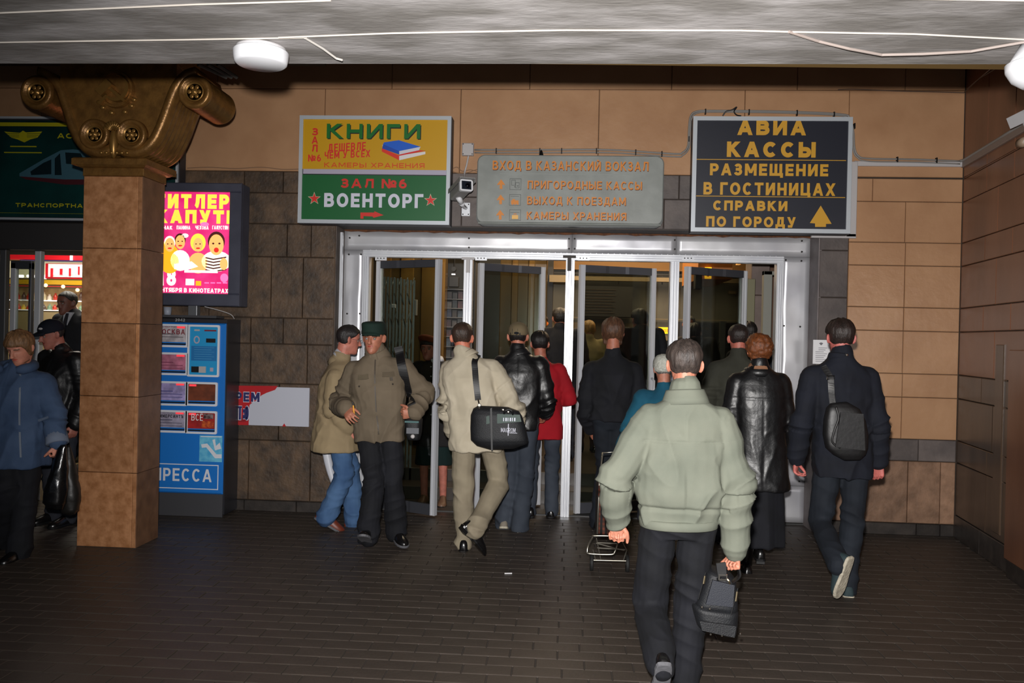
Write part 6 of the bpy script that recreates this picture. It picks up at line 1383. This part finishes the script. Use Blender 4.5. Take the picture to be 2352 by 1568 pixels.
for sx in (-1, 1): g.tube([HM @ Vector((sx * .031 + .019 * math.cos(2 * math.pi * i / 14), .104, .014 * math.sin(2 * math.pi * i / 14) - .001)) for i in range(15)], .0013, 5); g.tube([HM @ Vector((sx * .05, .103, .004)), HM @ Vector((sx * .078, .09, .006)), HM @ Vector((sx * .083, -.005, .008))], .0014, 5)
g.tube([HM @ Vector((-.012, .104, .002)), HM @ Vector((.012, .104, .002))], .0013, 5); g.make('glasses', gm, tr['root'])
# 7. woman in the beret behind the glass
def beret(root, HM):
    g = G(); rr = []; T = Matrix.Translation((0, -.02, .068)) @ Matrix.Rotation(rad(-12), 4, 'Y') @ Matrix.Rotation(rad(14), 4, 'X')
    for r_, z in ((.076, -.03), (.086, -.022), (.108, -.008), (.122, .012), (.118, .034), (.095, .052), (.06, .062), (.01, .066)): rr.append([HM @ T @ Vector((r_ * math.cos(2 * math.pi * i / 36) * (1 + .02 * math.sin(i * 1.3)), r_ * math.sin(2 * math.pi * i / 36), z)) for i in range(36)])
    g.rings(rr); g.make('beret', rustb, root, smooth=True)
ber = person('beret', 'older person in rust-brown beret and dark coat, facing us behind the open glass leaf', FX(998, 8.1), 1.66, 178, vox=.0062,
    J=dict(head=(984, 800, -.03)), skinc=(196, 120, 104), hair='fringe', hairc=(40, 30, 28), hth=.010, hat=beret, hpitch=2, hyaw=172, browc=(80, 60, 50),
    top=dict(name='coat', m=coatd, z=.62, hem=(.22, .17), chest=(.20, .145), amp=.006, seed=41), bottom=dict(kind='skirt', z=.42, flare=.19, m=cloth('dark_teal_skirt', (16, 38, 38))), shoes=dict(m=mat('tan_shoe', (120, 90, 70), .5)))
g = G(); W_ = ber['W']; g.tube([W_['neck'] + Vector((0, -.0, .02)), W_['neck'] + Vector((0, -.01, .055))], [.082, .066], 20); g.make('shirt_collar', shirtw, ber['root'], smooth=True)
for k_ in range(6): button(ber, 990 + (k_ % 1), 842 + 22 * k_, .008, mat('pale_button', (170, 170, 170), .4))
# 8. man with khaki cap and leather jacket
def kcap(root, HM): c_ = hat_shell(root, HM, .012, .010, .010, capkh, 'cap'); brim(root, HM, .045, capkh, parent=c_); g = G(); g.sphere(HM @ Vector((0, -.112, .03)), .014, 6, sc=(1.6, .4, .8)); g.make('cap_strap_gap', blackcl, c_)
lj = person('lj', 'person in khaki cap, black leather jacket and dark jeans entering the second door bay', FX(1190, 7.15), 1.80, -4, vox=.007,
    J=dict(head=(1190, 773, .03), shR=(1238, 838, .0), shL=(1152, 838, 0), neck=(1192, 812, 0), elR=(1256, 915, .0), elL=(1140, 915, 0), wrR=(1252, 950, .2), wrL=(1150, 955, .2), hipR=(1212, 970, 0), hipL=(1172, 970, 0), kneeR=(1204, 1105, 0), kneeL=(1172, 1100, 0), ankR=(1194, 1205, .0), ankL=(1158, 1192, .06)),
    hair='short', hairc=(30, 24, 22), hth=.008, hat=kcap, skinc=(184, 112, 88), top=dict(name='leather_jacket', m=leather, z=.865, hem=(.17, .135), waist=(.185, .14), chest=(.205, .145), arm=(.086, .078, .064), amp=.007, seed=51),
    bottom=dict(kind='trousers', m=greyj, amp=.009, rk=.078, rc=.076, ra=.078), shoes=dict(m=mat('pale_trainer', (120, 112, 100), .7), ms=rubber), feet={'L': dict(pitch=18)})
# 9. person in red
redp = person('red', 'dark-haired person in bright red jacket and grey trousers ahead of the leather-jacketed one', FX(1246, 7.75), 1.72, 2, vox=.008,
    J=dict(head=(1240, 790, .02), wrR=(1282, 925, .15), shR=(1285, 850, 0), shL=(1205, 850, 0)), hair='short', hairc=(28, 22, 22), hth=.016, skinc=(176, 104, 82),
    top=dict(name='jacket', m=redc, z=.74, hem=(.19, .15), chest=(.20, .145), amp=.007, seed=61), bottom=dict(kind='trousers', m=greyj, seed=5), shoes=dict(m=bootm))
# 10. brown bob, black jacket, third bay
bob = person('bob', 'person with brown bobbed hair in black jacket and dark jeans passing the third door bay', FX(1403, 7.35), 1.85, 0, vox=.0068,
    J=dict(head=(1408, 765, .02), shR=(1455, 852, .0), shL=(1360, 852, 0), neck=(1408, 822, 0), elR=(1468, 935, 0), elL=(1345, 935, 0), wrR=(1458, 985, .15), wrL=(1356, 985, .15), hipR=(1420, 958, 0), hipL=(1383, 958, 0), kneeL=(1388, 1072, 0), kneeR=(1408, 1072, 0)),
    hair='bob', hairc=(96, 64, 44), hth=.020, hamp=.005, skinc=(176, 108, 84), top=dict(name='jacket', m=blackcl, z=.90, hem=(.19, .15), chest=(.21, .15), arm=(.088, .08, .066), amp=.007, seed=71),
    bottom=dict(kind='trousers', m=djean, seed=6), shoes=dict(m=bootm))
# 11. knitted hat and teal coat, pulling the trolley
def knitcap(root, HM): hat_shell(root, HM, -.02, .017, .02, knit, 'knitted_hat', ribs=.0018)
tl_ = person('teal', 'person in white knitted hat and teal coat, mostly hidden behind the sage jacket', FX(1520, 6.55), 1.56, 4, vox=.0065,
    J=dict(head=(1524, 848, .02), shR=(1572, 912, 0), shL=(1478, 914, 0), elL=(1448, 985, -.04), wrL=(1422, 1060, -.2)), hair='short', hairc=(130, 126, 120), hat=knitcap, skinc=(180, 118, 96),
    top=dict(name='coat', m=teal, z=.55, hem=(.24, .18), waist=(.21, .16), chest=(.21, .155), arm=(.088, .08, .068), amp=.006, seed=81), bottom=dict(kind='skirt', z=.3, flare=.2, m=dgrey), shoes=dict(m=bootm))
# 12. short-haired man in dark olive coat, fourth bay
person('do', 'close-cropped person in dark olive coat entering the rightmost door bay', FX(1690, 7.0), 1.82, 0, vox=.007,
    J=dict(head=(1696, 778, .02), shR=(1742, 850, 0), shL=(1648, 850, 0), neck=(1696, 822, 0)), hair='crop', hairc=(40, 28, 24), hth=.006, hamp=.001, skinc=(182, 104, 88),
    top=dict(name='coat', m=dolive, z=.6, hem=(.22, .17), chest=(.21, .15), arm=(.086, .078, .066), amp=.007, seed=91), bottom=dict(kind='trousers', m=dgrey), shoes=dict(m=bootm))
# 13. woman in the denim jacket at the left edge
den = person('denim', 'person in blue denim jacket looking down, walking at the left edge', FX(36, 5.75), 1.72, 176, vox=.0055,
    J=dict(head=(46, 798, -.06), neck=(44, 846, 0), shL=(98, 880, 0), shR=(-16, 880, 0), elL=(124, 950, .02), elR=(-44, 960, .0), wrL=(132, 1018, -.04), wrR=(-50, 1030, -.1), hipR=(12, 985, 0), hipL=(66, 985, 0), kneeR=(18, 1125, -.1), kneeL=(62, 1125, 0), ankL=(44, 1258, -.02), ankR=(8, 1240, .2)),
    hands={'L': dict(d=(0, 0, -1), s=(-.3, -1, 0), curl=1.2)}, skinc=(206, 136, 112), hair='fringe', hairc=(138, 100, 66), hth=.016, hamp=.005, hyaw=178, hpitch=24, browc=(110, 84, 66), eyes=False,
    top=dict(name='denim_jacket', m=denim, z=.65, hem=(.225, .17), waist=(.215, .165), chest=(.215, .155), arm=(.088, .080, .068), amp=.007, seed=101, collar=.03, cr=.08, extra=lambda l, n: -.004 * gauss(l[:, 0], 0, .004) * (n[:, 1] > .3)),
    bottom=dict(kind='trousers', m=blackcl, amp=.008, rk=.084, rc=.082, ra=.088), shoes=dict(m=bootm), bw=1.02)
# hood lying round the neck, cuff, pull
W_ = den['W']; g = G(); c_ = W_['neck']
pts = [c_ + Vector((.118 * math.cos(rad(a)), -.035 + .10 * math.sin(rad(a)) * 1.0, .0 + .045 * (math.sin(rad(a)) * .5 + .3))) for a in range(-60, 241, 20)]
g.tube(pts, [.022] + [.036] * (len(pts) - 2) + [.022], 12); g.make('hood', denim, den['root'], smooth=True)
g = G(); a = W_['wrL']; d = (a - W_['elL']).normalized(); g.tube([a - d * .075, a - d * .07, a - d * .0, a + d * .004], [.066, .073, .076, .07], 20); g.make('turned_cuff', cloth('pale_denim', (112, 122, 140)), den['root'], smooth=True)
h, n = hit(den, 48, 857, .004)
if h: g = G(); g.sphere(h, .009, 6, sc=(1, .6, 1.6)); g.make('zip_pull', mat('bright_metal', (235, 225, 230), .15, m=1), den['top'])
# 14. man in navy peaked cap behind her
def ncap(root, HM): c_ = hat_shell(root, HM, .02, .012, .018, navycap, 'cap'); brim(root, HM, .045, navycap, out=.07, parent=c_); g = G(); g.sphere(HM @ Vector((-.045, .088, .075)), .012, 5, sc=(1.6, .5, .8)); g.make('cap_badge', greypaint, c_)
person('ncap', 'person in navy peaked cap and dark jacket just behind the denim jacket', FX(140, 6.75), 1.72, 158, vox=.0068, J=dict(head=(119, 768, -.05)), hyaw=142, hpitch=16, skinc=(170, 104, 88), hair='crop', hairc=(50, 40, 36), hth=.006, hat=ncap,
    top=dict(name='jacket', m=mat('worn_leather', (20, 20, 22), .45, c2=(14, 14, 16), scale=8, bump=.4, bscale=20), z=.80, chest=(.215, .155), waist=(.21, .16), hem=(.20, .16), arm=(.088, .08, .068), amp=.009, seed=111), bottom=dict(kind='trousers', m=dgrey), shoes=dict(m=bootm))
# 15. suited man further in
su = person('suit', 'person in black suit, white shirt and dark tie standing in the left shop entrance', FX(166, 8.3), 1.80, 168, vox=.008, z0=.28, J=dict(head=(154, 696, -.03)), skinc=(112, 66, 52), hair='crop', hairc=(26, 20, 20), hth=.006, hyaw=160, hpitch=4,
    top=dict(name='suit_jacket', m=blackcl, z=.78, chest=(.205, .14), amp=.004, seed=121), bottom=dict(kind='trousers', m=blackcl), shoes=dict(m=bootm))
def front_pt(P, x, z, d): return P['base'] + P['RZ'] @ (Vector((x, d, z)) * P['k'])
g = G(); q = [front_pt(su, *v) for v in ((-.055, 1.50, .085), (.055, 1.50, .085), (.0, 1.22, .165), (-.055, 1.50, .06), (.055, 1.50, .06), (.0, 1.22, .13))]
g.add(q, [(0, 1, 2), (3, 5, 4), (0, 3, 4, 1), (1, 4, 5, 2), (2, 5, 3, 0)]); g.make('shirt_front', shirtw, su['root'])
g = G(); q = [front_pt(su, *v) for v in ((-.014, 1.49, .098), (.014, 1.49, .098), (.024, 1.27, .176), (0, 1.22, .178), (-.024, 1.27, .176))]; q += [p + su['RZ'] @ Vector((0, -.02, 0)) for p in q]
g.add(q, [(0, 1, 2, 3, 4), (9, 8, 7, 6, 5)] + [(i, i + 5, (i + 1) % 5 + 5, (i + 1) % 5) for i in range(5)]); g.make('tie', mat('tie_dark', (20, 22, 34), .5), su['root'])
G().rbox(-4.95, SX1 + .3, YW + .45, 9.0, 0, .275, .01).make('step', mat('shop_step', (70, 66, 62), .6), sh)
# distant figures inside the hall
def far(key, label, px, Y, H, yaw, head, hc_, top_m, hair='crop', z0=.0, **k):
    return person(key, label, FX(px, Y), H, yaw, vox=.0095, J=dict(head=(head[0], head[1], 0)), hair=hair, hairc=hc_, hth=.012, skinc=k.pop('skinc', (150, 92, 70)), z0=z0,
                  top=dict(name='coat', m=top_m, z=k.pop('z', .75), amp=.006, seed=len(PEOPLE) * 7), bottom=dict(kind='trousers', m=dgrey), shoes=dict(m=bootm), eyes=False, **k)
for i_, (a0, a1) in enumerate(((8.35, 8.7), (8.7, 13.0))): G().rbox(-2.28, 3.88, a0, a1, -.01, .13 * (i_ + 1), .006).make('floor_step' if i_ == 0 else 'floor_hall', mat('inner_floor'), kind='structure')
far('f1', 'tall dark-coated person seen through the gap right of the second door leaf', 1287, 9.6, 1.80, 8, (1286, 732), (30, 24, 20), blackcl, z0=.26)
far('f2', 'small distant person with warm-lit face facing us beyond the second door bay', 1246, 11.6, 1.68, 180, (1245, 742), (50, 30, 20), coatd, z0=.26, skinc=(210, 116, 44))  # skin colour carries the warm light on the face
far('f3', 'tall person in black, head turned left, beside the inward door leaf of the third bay', 1468, 8.95, 1.82, 20, (1469, 736), (26, 20, 18), blackcl, z0=.26, hair='short')
far('f4', 'distant blonde person in beige coat seen through the third door leaf', 1348, 10.4, 1.66, 10, (1352, 757), (180, 132, 66), beigec, z0=.26, hair='bob')
far('f5', 'shadowy person with dark hair left of the olive coat, behind the rightmost glass', 1592, 9.8, 1.72, -10, (1594, 765), (26, 22, 22), coatd, z0=.26)
far('f6', 'shadowy person farther in, seen just above the auburn hair through the doorway', 1722, 8.42, 1.72, 5, (1718, 766), (40, 34, 32), dgrey, z0=.13)
far('f7', 'grey-haired distant person behind the fourth leaf hinge post', 1582, 11.4, 1.7, 170, (1582, 745), (120, 116, 112), coatd, z0=.26)

collar(front, sage, .122, .098, .042, .036, gap=20); collar(crm, cream, .096, .078, .03, .02, gap=20); collar(oliv, olive, .112, .088, .05, .035, gap=14); collar(tr, trench, .110, .084, .02, .05, gap=20)
collar(leath, leather, .118, .094, .012, .045, gap=24); collar(den, denim, .108, .09, .02, .03, gap=30); collar(lj, leather, .098, .078, .035, .025, gap=20); collar(right, navy, .090, .078, .045, .01, gap=16)
for px, py in ((825, 887), (902, 882), (962, 855)): button(oliv, px, py, .007, mat('dark_button', (40, 34, 28), .5))

zipm = mat('zip_tape', (70, 62, 52), .5)
strap(oliv, [(862, 826), (861, 860), (862, 900), (864, 940), (868, 975), (870, 998)], .010, zipm, oliv['top'], 'zip', .001, .003)
oflap = cloth('olive_flap', (92, 82, 66), (84, 74, 60))
for a, b_ in (((822, 866), (846, 864)), ((878, 860), (906, 858))): strap(oliv, [a, ((a[0] + b_[0]) / 2, a[1]), b_], .040, oflap, oliv['top'], 'pocket_flap', .001, .003)
strap(oliv, [(898, 866), (899, 874)], .022, zipm, oliv['top'], 'pocket_tab', .003, .003)
strap(den, [(47, 858), (46, 900), (45, 950), (46, 1000), (48, 1050)], .012, mat('denim_zip', (104, 112, 124), .4), den['top'], 'zip', .001, .003)
for a, b_ in (((88, 966), (112, 958)),): strap(den, [a, b_], .018, cloth('denim_flap', (84, 96, 116)), den['top'], 'pocket_flap', .001, .003)
strap(leath, [(1741, 868), (1741, 920), (1741, 970), (1741, 1020), (1741, 1080)], .005, black, leath['top'], 'back_seam', .0, .002)
strap(leath, [(1696, 882), (1718, 884), (1742, 885), (1766, 884), (1788, 882)], .005, black, leath['top'], 'yoke_seam', .0, .002)
# ------------------------------------------------------------------ bags and carried things
def bulk(levels, Yf, Yb, n=28, e=.55, noise=0, nf=8, sub=3):      # levels: (xl, yl, xr, yr, front shift) stacked from top to bottom
    rr = []; L_ = []
    for a, b_ in zip(levels[:-1], levels[1:]):
        for q in range(sub): t_ = q / sub; t_ = t_; L_.append([x + (y_ - x) * t_ for x, y_ in zip(a, b_)])
    L_.append(list(levels[-1]))
    for xl, yl, xr, yr, sh in L_:
        A, B = at(xl, yl, Yf), at(xr, yr, Yf); c_ = (A + B) / 2; hx = (B - A) / 2; dep = (Yb - Yf) / 2; c_ = c_ + Vector((0, dep, 0)); ring = []
        for i in range(n):
            a = 2 * math.pi * i / n; cs, sn = math.cos(a), math.sin(a)
            ring.append(c_ + hx * math.copysign(abs(cs) ** e, cs) + Vector((0, (dep - sh) * math.copysign(abs(sn) ** e, sn), 0)))
        rr.append(ring)
    g = G(); g.rings(rr)
    if noise:
        v = np.array([tuple(p) for p in g.v]); d = nz3(v * nf, 5) + .6 * nz3(v * nf * 2.3, 6); c_ = v.mean(0); q = v - c_; q /= np.linalg.norm(q, axis=1)[:, None]; v = v + q * (noise * d)[:, None]; g.v = [tuple(p) for p in v]
    return g
nylon = mat('black_nylon', (20, 22, 26), .6, c2=(15, 16, 20), scale=12, bump=.3, bscale=160); nylon2 = mat('navy_nylon', (30, 33, 42), .55, bump=.2, bscale=200)
chrome = mat('chrome', (220, 215, 205), .2, m=1); brass = mat('zip_metal', (214, 196, 160), .3, m=1)
# briefcase-like shoulder bag in the near man's right hand
Yb_ = 3.90
t = thing('bag', 'black nylon bag with zips and metal buckle, carried low in the near right hand', 'bag', tuple(at(1655, 1470, 3.98)))
bulk([(1632, 1316, 1690, 1332, .03), (1626, 1322, 1697, 1340, .01), (1612, 1365, 1701, 1382, 0), (1598, 1400, 1702, 1412, 0)], Yb_, Yb_ + .22).make('upper_body', nylon, t, smooth=True)
bulk([(1595, 1396, 1703, 1410, .02), (1594, 1402, 1704, 1416, .0), (1598, 1420, 1702, 1446, 0), (1606, 1446, 1698, 1468, .0), (1612, 1452, 1694, 1474, .03)], Yb_ - .012, Yb_ + .24).make('lower_body', nylon, t, smooth=True)
poly([(1636, 1330), (1686, 1342), (1682, 1392), (1620, 1386)], Yb_ - .006, t, nylon2, 'front_pocket', .014); poly([(1606, 1424), (1690, 1436), (1686, 1462), (1612, 1446)], Yb_ - .018, t, nylon, 'lower_pocket', .012)
for a, b_ in (((1619, 1322), (1616, 1340)), ((1693, 1358), (1690, 1380))):
    g = G(); g.tube([at(*a, Yb_ - .012), at(*b_, Yb_ - .012)], .0055, 8); g.make('zip_pull', brass, t)
    g = G(); g.tube([at(a[0] + 2, a[1] - 8, Yb_ - .008), at(b_[0] - 12, b_[1] + 36, Yb_ - .004)], .003, 6); g.make('zip', black, t)
for a, b_ in ((1612, 1394), (1630, 1398), (1632, 1456), (1658, 1459), (1622, 1432), (1650, 1434), (1700, 1455)): g = G(); g.sphere(at(a, b_, Yb_ - .018), .006, 5); g.make('stud', chrome, t)
hw = front['W']['wrR'] + Vector((.0, .02, -.085))
for dx, Yq in ((-.0, -.02), (.03, .12)):
    g = G(); p0, p1, p2 = at(1648, 1330, Yb_ + .02 + Yq), hw + Vector((-.035, Yq * .3, -.0)), at(1682, 1336, Yb_ + .02 + Yq)
    C_ = smooth([p0, p0.lerp(p1, .6), p1, hw + Vector((.01, Yq * .3, .012)), p2.lerp(hw, .45) + Vector((.03, 0, 0)), p2], 5)
    rr = [[c_ + Vector((-.004, -.02, 0)), c_ + Vector((.004, -.02, 0)), c_ + Vector((.004, .02, 0)), c_ + Vector((-.004, .02, 0))] for c_ in C_]; g.rings(rr); g.make('handle', black, t)
poly([(1644, 1292), (1666, 1290), (1668, 1322), (1648, 1322)], Yb_ - .0, t, black, 'strap_flap', .012)
rframe((1650, 1318, 1670, 1332), Yb_ - .022, t, chrome, .006, 'buckle', t=.006)
g = G(); g.tube(smooth([at(1668, 1328, Yb_ - .02), at(1674, 1334, Yb_ - .025), at(1676, 1340, Yb_ - .02)]), .005, 6); g.make('snap_hook', brass, t)
# duffel on the cream jacket
Yd = 6.06
t = thing('duffel_bag', 'black duffel bag with white lettering slung across the cream jacket', 'bag', tuple(at(1145, 1034, Yd)))
bulk([(1094, 934, 1166, 937, .06), (1084, 940, 1190, 946, .02), (1078, 955, 1198, 958, 0), (1077, 985, 1206, 985, 0), (1078, 1012, 1212, 1012, 0), (1092, 1026, 1210, 1022, .02), (1122, 1035, 1180, 1033, .06)], Yd, Yd + .18, e=.7).make('body', nylon, t, smooth=True)
poly([(1126, 938), (1130, 936), (1132, 1034), (1128, 1034)], Yd - .001, t, black, 'seam_piping', .004); poly([(1142, 950), (1194, 952), (1198, 968), (1142, 972)], Yd + .002, t, mat('bottle_green', (12, 50, 40), .5), 'green_panel', .008); poly([(1117, 956), (1124, 954), (1125, 972), (1117, 974)], Yd - .0, t, mat('bottle_green'), 'green_panel', .006)
text('MAGROM', (1151, 982, 1184, 993), Yd - .006, t, whl, bold=.0); plate((1170, 993.5, 1188, 995), Yd - .008, t, whl, 'small_print', .003); plate((1167, 973, 1168, 1000), Yd - .008, t, whl, 'logo_line', .003)
for k_ in range(6): plate((1156 + 5 * k_, 959, 1157.6 + 5 * k_ + (k_ % 2), 967), Yd - .008, t, whl, 'print_mark', .003)
g = G(); g.tube(smooth([at(1158, 950, Yd - .0), at(1160, 944, Yd - .02), at(1168, 940, Yd - .02), at(1176, 944, Yd - .02), at(1178, 952, Yd)]), .008, 8); g.make('carry_handle', black, t, smooth=True)
strap(crm, [(1098, 815), (1090, 830), (1091, 850), (1093, 875), (1096, 900), (1098, 918)], .046, black, t)
g = G(); g.tube([at(1098, 916, Yd + .03), at(1100, 926, Yd + .02), at(1101, 938, Yd + .02)], .006, 8); g.lathe(at(1101, 930, Yd), [(.010, -.004), (.013, 0), (.010, .004)], axis='y', n=16); g.make('snap_hook', chrome, t)
for a, b_ in ((1155, 941), (1167, 946)): g = G(); g.sphere(at(a, b_, Yd - .02), .011, 6, sc=(1, .5, 1)); g.make('ring', chrome, t)
# messenger bag on the navy jacket
Ym = 5.36
t = thing('shoulder_bag', 'black leather shoulder bag hanging on the back of the navy jacket', 'bag', tuple(at(1950, 1058, Ym)))
blv = [(1914, 928, 1952, 924, .03), (1905, 938, 1980, 940, .01), (1899, 965, 1994, 968, 0), (1897, 1000, 2000, 1000, 0), (1903, 1030, 1999, 1030, 0), (1920, 1046, 1994, 1046, .01), (1944, 1059, 1982, 1058, .03)]
bagl = mat('bag_leather', (19, 18, 20), .5, bump=.15, bscale=30, c2=(13, 13, 14), scale=12, spec=.6)
bulk(blv, Ym, Ym + .11, e=.6).make('body', bagl, t, smooth=True)
poly([(1930, 946), (1982, 950), (1986, 1034), (1918, 1026)], Ym - .002, t, bagl, 'front_pocket', .012)
g = G(); g.tube(smooth([at(1920, 934, Ym), at(1926, 960, Ym - .012), at(1916, 990, Ym - .012), at(1912, 1015, Ym - .008), at(1930, 1028, Ym - .008)]), .007, 8); g.make('zip_fold', bagl, t, smooth=True)
strap(right, [(1892, 842), (1906, 866), (1908, 880), (1911, 905), (1914, 930)], .038, bagl, t)
h, n = hit(right, 1907, 868, .012)
if h:
    for a in (-1, 1): pass
    g = G(); g.tube([h + Vector(q) for q in ((-.024, 0, -.012), (.024, 0, -.012), (.024, 0, .012), (-.024, 0, .012), (-.024, 0, -.012))], .0035, 6); g.make('buckle', chrome, t)
h, n = hit(right, 1934, 808, .003)
g = G(); g.sphere(right['W']['neck'] + Vector((.01, -.092, .04)), .011, 6); g.make('collar_stud', chrome, right['top'])
# strap and camera pouch of the olive jacket
t = thing('camera_bag', 'black camera pouch at the hip of the olive jacket, on a wide strap', 'bag', tuple(at(950, 1010, 6.4)))
bulk([(930, 958, 962, 958, .02), (926, 966, 966, 966, 0), (928, 995, 964, 995, 0), (934, 1011, 960, 1012, .02)], 6.33, 6.48, e=.6).make('pouch', nylon, t, smooth=True)
strap(oliv, [(914, 796), (918, 812), (922, 835), (928, 860), (934, 885), (941, 908), (946, 930)], .066, black, t)
q = at(948, 1002, 6.33); g = G(); g.lathe(q, [(.001, -.012), (.010, -.012), (.016, -.006), (.018, .004)], axis='y', n=16); g.make('round_badge', greypaint, t, smooth=True); plate((934, 982, 962, 996), 6.328, t, mat('pouch_grey', (84, 86, 92), .5), 'grey_panel', .006); plate((930, 966, 962, 971), 6.328, t, mat('pouch_teal', (50, 90, 90), .5), 'teal_edge', .006)
wr = oliv['W']['wrR']; p = wr + Vector((.075, -.05, -.0)); 
t = thing('pen', 'yellow and black marker held in the hand of the olive-jacketed man', 'pen', tuple(p))
g = G(); g.tube([p + Vector((.0, 0, -.035)), p + Vector((-.008, 0, .03))], .006, 8); g.make('barrel', mat('pen_yellow', (220, 150, 30), .5), t); g = G(); g.tube([p + Vector((-.008, 0, .03)), p + Vector((-.014, 0, .055))], .005, 8); g.make('cap', black, t)
# carrier bags of the denim jacket
plastic = mat('black_plastic_film', (16, 16, 18), .22, bump=.6, bscale=14, c2=(11, 11, 12), scale=5, spec=.8)
for k_, (lv, Y_, lb) in enumerate((([(120, 1022, 138, 1022, .06), (114, 1045, 138, 1042, .04), (104, 1085, 140, 1080, .01), (92, 1130, 140, 1128, 0), (88, 1155, 136, 1160, 0), (96, 1170, 130, 1174, .03)], 5.62, 'glossy black plastic carrier bag hanging from the denim sleeve, left one'),
                                    ([(128, 1026, 146, 1024, .06), (128, 1060, 156, 1056, .03), (128, 1100, 164, 1096, .01), (124, 1150, 170, 1146, 0), (130, 1180, 166, 1178, .02), (138, 1186, 160, 1184, .05)], 5.72, 'dull black plastic carrier bag beside the glossy one, nearer the column'))):
    t = thing('carrier_bag', lb, 'bag', tuple(at(120 + 25 * k_, 1180, Y_))); me = bulk(lv, Y_, Y_ + .14, n=40, e=.9, noise=.009, nf=14, sub=5); me.make('body', plastic if k_ == 0 else mat('dull_film', (26, 24, 22), .45, bump=.5, bscale=12), t, smooth=True)
    g = G(); h0 = den['W']['wrL'] + Vector((0, -.02, -.07)); top_ = at(lv[0][0] + 9, lv[0][1] + 2, Y_ + .07); g.tube([h0 + Vector((-.02, 0, 0)), top_ + Vector((-.02, 0, 0)), top_ + Vector((-.03, 0, -.06))], .012, 6); g.tube([h0 + Vector((.02, 0, .0)), top_ + Vector((.02, 0, 0)), top_ + Vector((.03, 0, -.06))], .012, 6); g.make('handle', plastic, t, smooth=True)
# white bag behind the trench coat
t = thing('white_bag', 'white plastic bag edge hanging behind the beige trench coat', 'bag', tuple(at(755, 1110, 7.12)))
bulk([(736, 985, 750, 985, .02), (736, 1035, 756, 1035, .0), (745, 1075, 765, 1078, 0), (756, 1108, 774, 1116, 0), (760, 1114, 772, 1119, .02)], 7.1, 7.2, e=.8, noise=.004).make('body', mat('white_film', (196, 198, 206), .4), t, smooth=True)
g = G(); g.tube([at(743, 988, 7.15), at(752, 975, 7.13), at(775, 968, 7.10)], .007, 6); g.make('handle', mat('white_film'), t)
# shopping trolley
t = thing('shopping_trolley', 'shopping trolley with steel tube frame, two wheels and plaid bag', 'trolley', tuple(onfloor(1397, 1308)))
tube_m = mat('trolley_steel', (176, 172, 160), .3, m=.9); T0 = 5.93
g = G(); L_ = [at(1362, 1232, T0 + .08), at(1352, 1250, T0 + .02), at(1349, 1265, T0), at(1354, 1271, T0), at(1402, 1273, T0), at(1412, 1267, T0), at(1418, 1250, T0 + .02), at(1424, 1234, T0 + .08), at(1418, 1231, T0 + .09), at(1366, 1230, T0 + .09), at(1362, 1232, T0 + .08)]
g.tube(smooth(L_, 5), .0065, 8); g.make('base_loop', tube_m, t, smooth=True)
for a, b_ in (((1369, 1247), (1434, 1264)), ((1372, 1258), (1436, 1262)), ((1370, 1236), (1380, 1285)), ((1425, 1236), (1440, 1264)), ((1440, 1262), (1432, 1287)), ((1362, 1262), (1368, 1286)), ((1372, 1246), (1418, 1248))):
    g = G(); g.tube([at(*a, T0 + .06), at(*b_, T0 + .06)], .004, 6); g.make('frame_rod', tube_m, t)
g = G(); g.tube([at(1358, 1286, T0 + .06), at(1441, 1288, T0 + .06)], .0045, 8); g.make('axle', tube_m, t)
for px in (1359, 1441):
    c_ = at(px, 1289, T0 + .06); c_.z = .06
    g = G(); g.lathe(c_, [(.046, -.010), (.058, -.012), (.0605, 0), (.058, .012), (.046, .010), (.044, 0)], axis='x', n=36); g.make('tyre', mat('tyre_rubber', (24, 24, 24), .7), t, smooth=True)
    g = G(); g.lathe(c_, [(.001, -.010), (.012, -.012), (.016, -.004), (.044, -.003), (.046, .003), (.016, .004), (.012, .012), (.001, .010)], axis='x', n=36); g.make('wheel_disc', mat('wheel_grey', (120, 120, 116), .4, m=.4), t, smooth=True)
plaid = mat('plaid_cloth', (44, 28, 28), .8); n_ = plaid.node_tree; b_ = n_.nodes['Principled BSDF']; tc = n_.nodes.new('ShaderNodeTexCoord'); prev = None
for dr, sc in (('X', 9), ('Z', 9)):
    wv = n_.nodes.new('ShaderNodeTexWave'); wv.bands_direction = dr; wv.inputs['Scale'].default_value = sc; n_.links.new(tc.outputs['Object'], wv.inputs['Vector']); cr = n_.nodes.new('ShaderNodeValToRGB')
    cr.color_ramp.elements[0].position = .3; cr.color_ramp.elements[1].position = .75; cr.color_ramp.elements[0].color = lin((26, 22, 24)); cr.color_ramp.elements[1].color = lin((150, 92, 70)); n_.links.new(wv.outputs[0], cr.inputs[0])
    if prev is None: prev = cr.outputs[0]
    else: mx = n_.nodes.new('ShaderNodeMixRGB'); mx.blend_type = 'MULTIPLY'; mx.inputs[0].default_value = .8; n_.links.new(prev, mx.inputs[1]); n_.links.new(cr.outputs[0], mx.inputs[2]); n_.links.new(mx.outputs[0], b_.inputs['Base Color'])
bulk([(1374, 1110, 1440, 1112, .05), (1370, 1118, 1444, 1120, .0), (1369, 1180, 1444, 1182, 0), (1368, 1222, 1444, 1226, .0), (1372, 1230, 1440, 1233, .03)], 6.02, 6.26, e=.45).make('cloth_bag', plaid, t, smooth=True)
g = G(); g.tube([at(1372, 1226, 6.01), at(1377, 1100, 6.06), at(1384, 1040, 6.2), at(1412, 1038, 6.2), at(1416, 1100, 6.06)], .007, 8); g.make('handle_tube', tube_m, t, smooth=True)
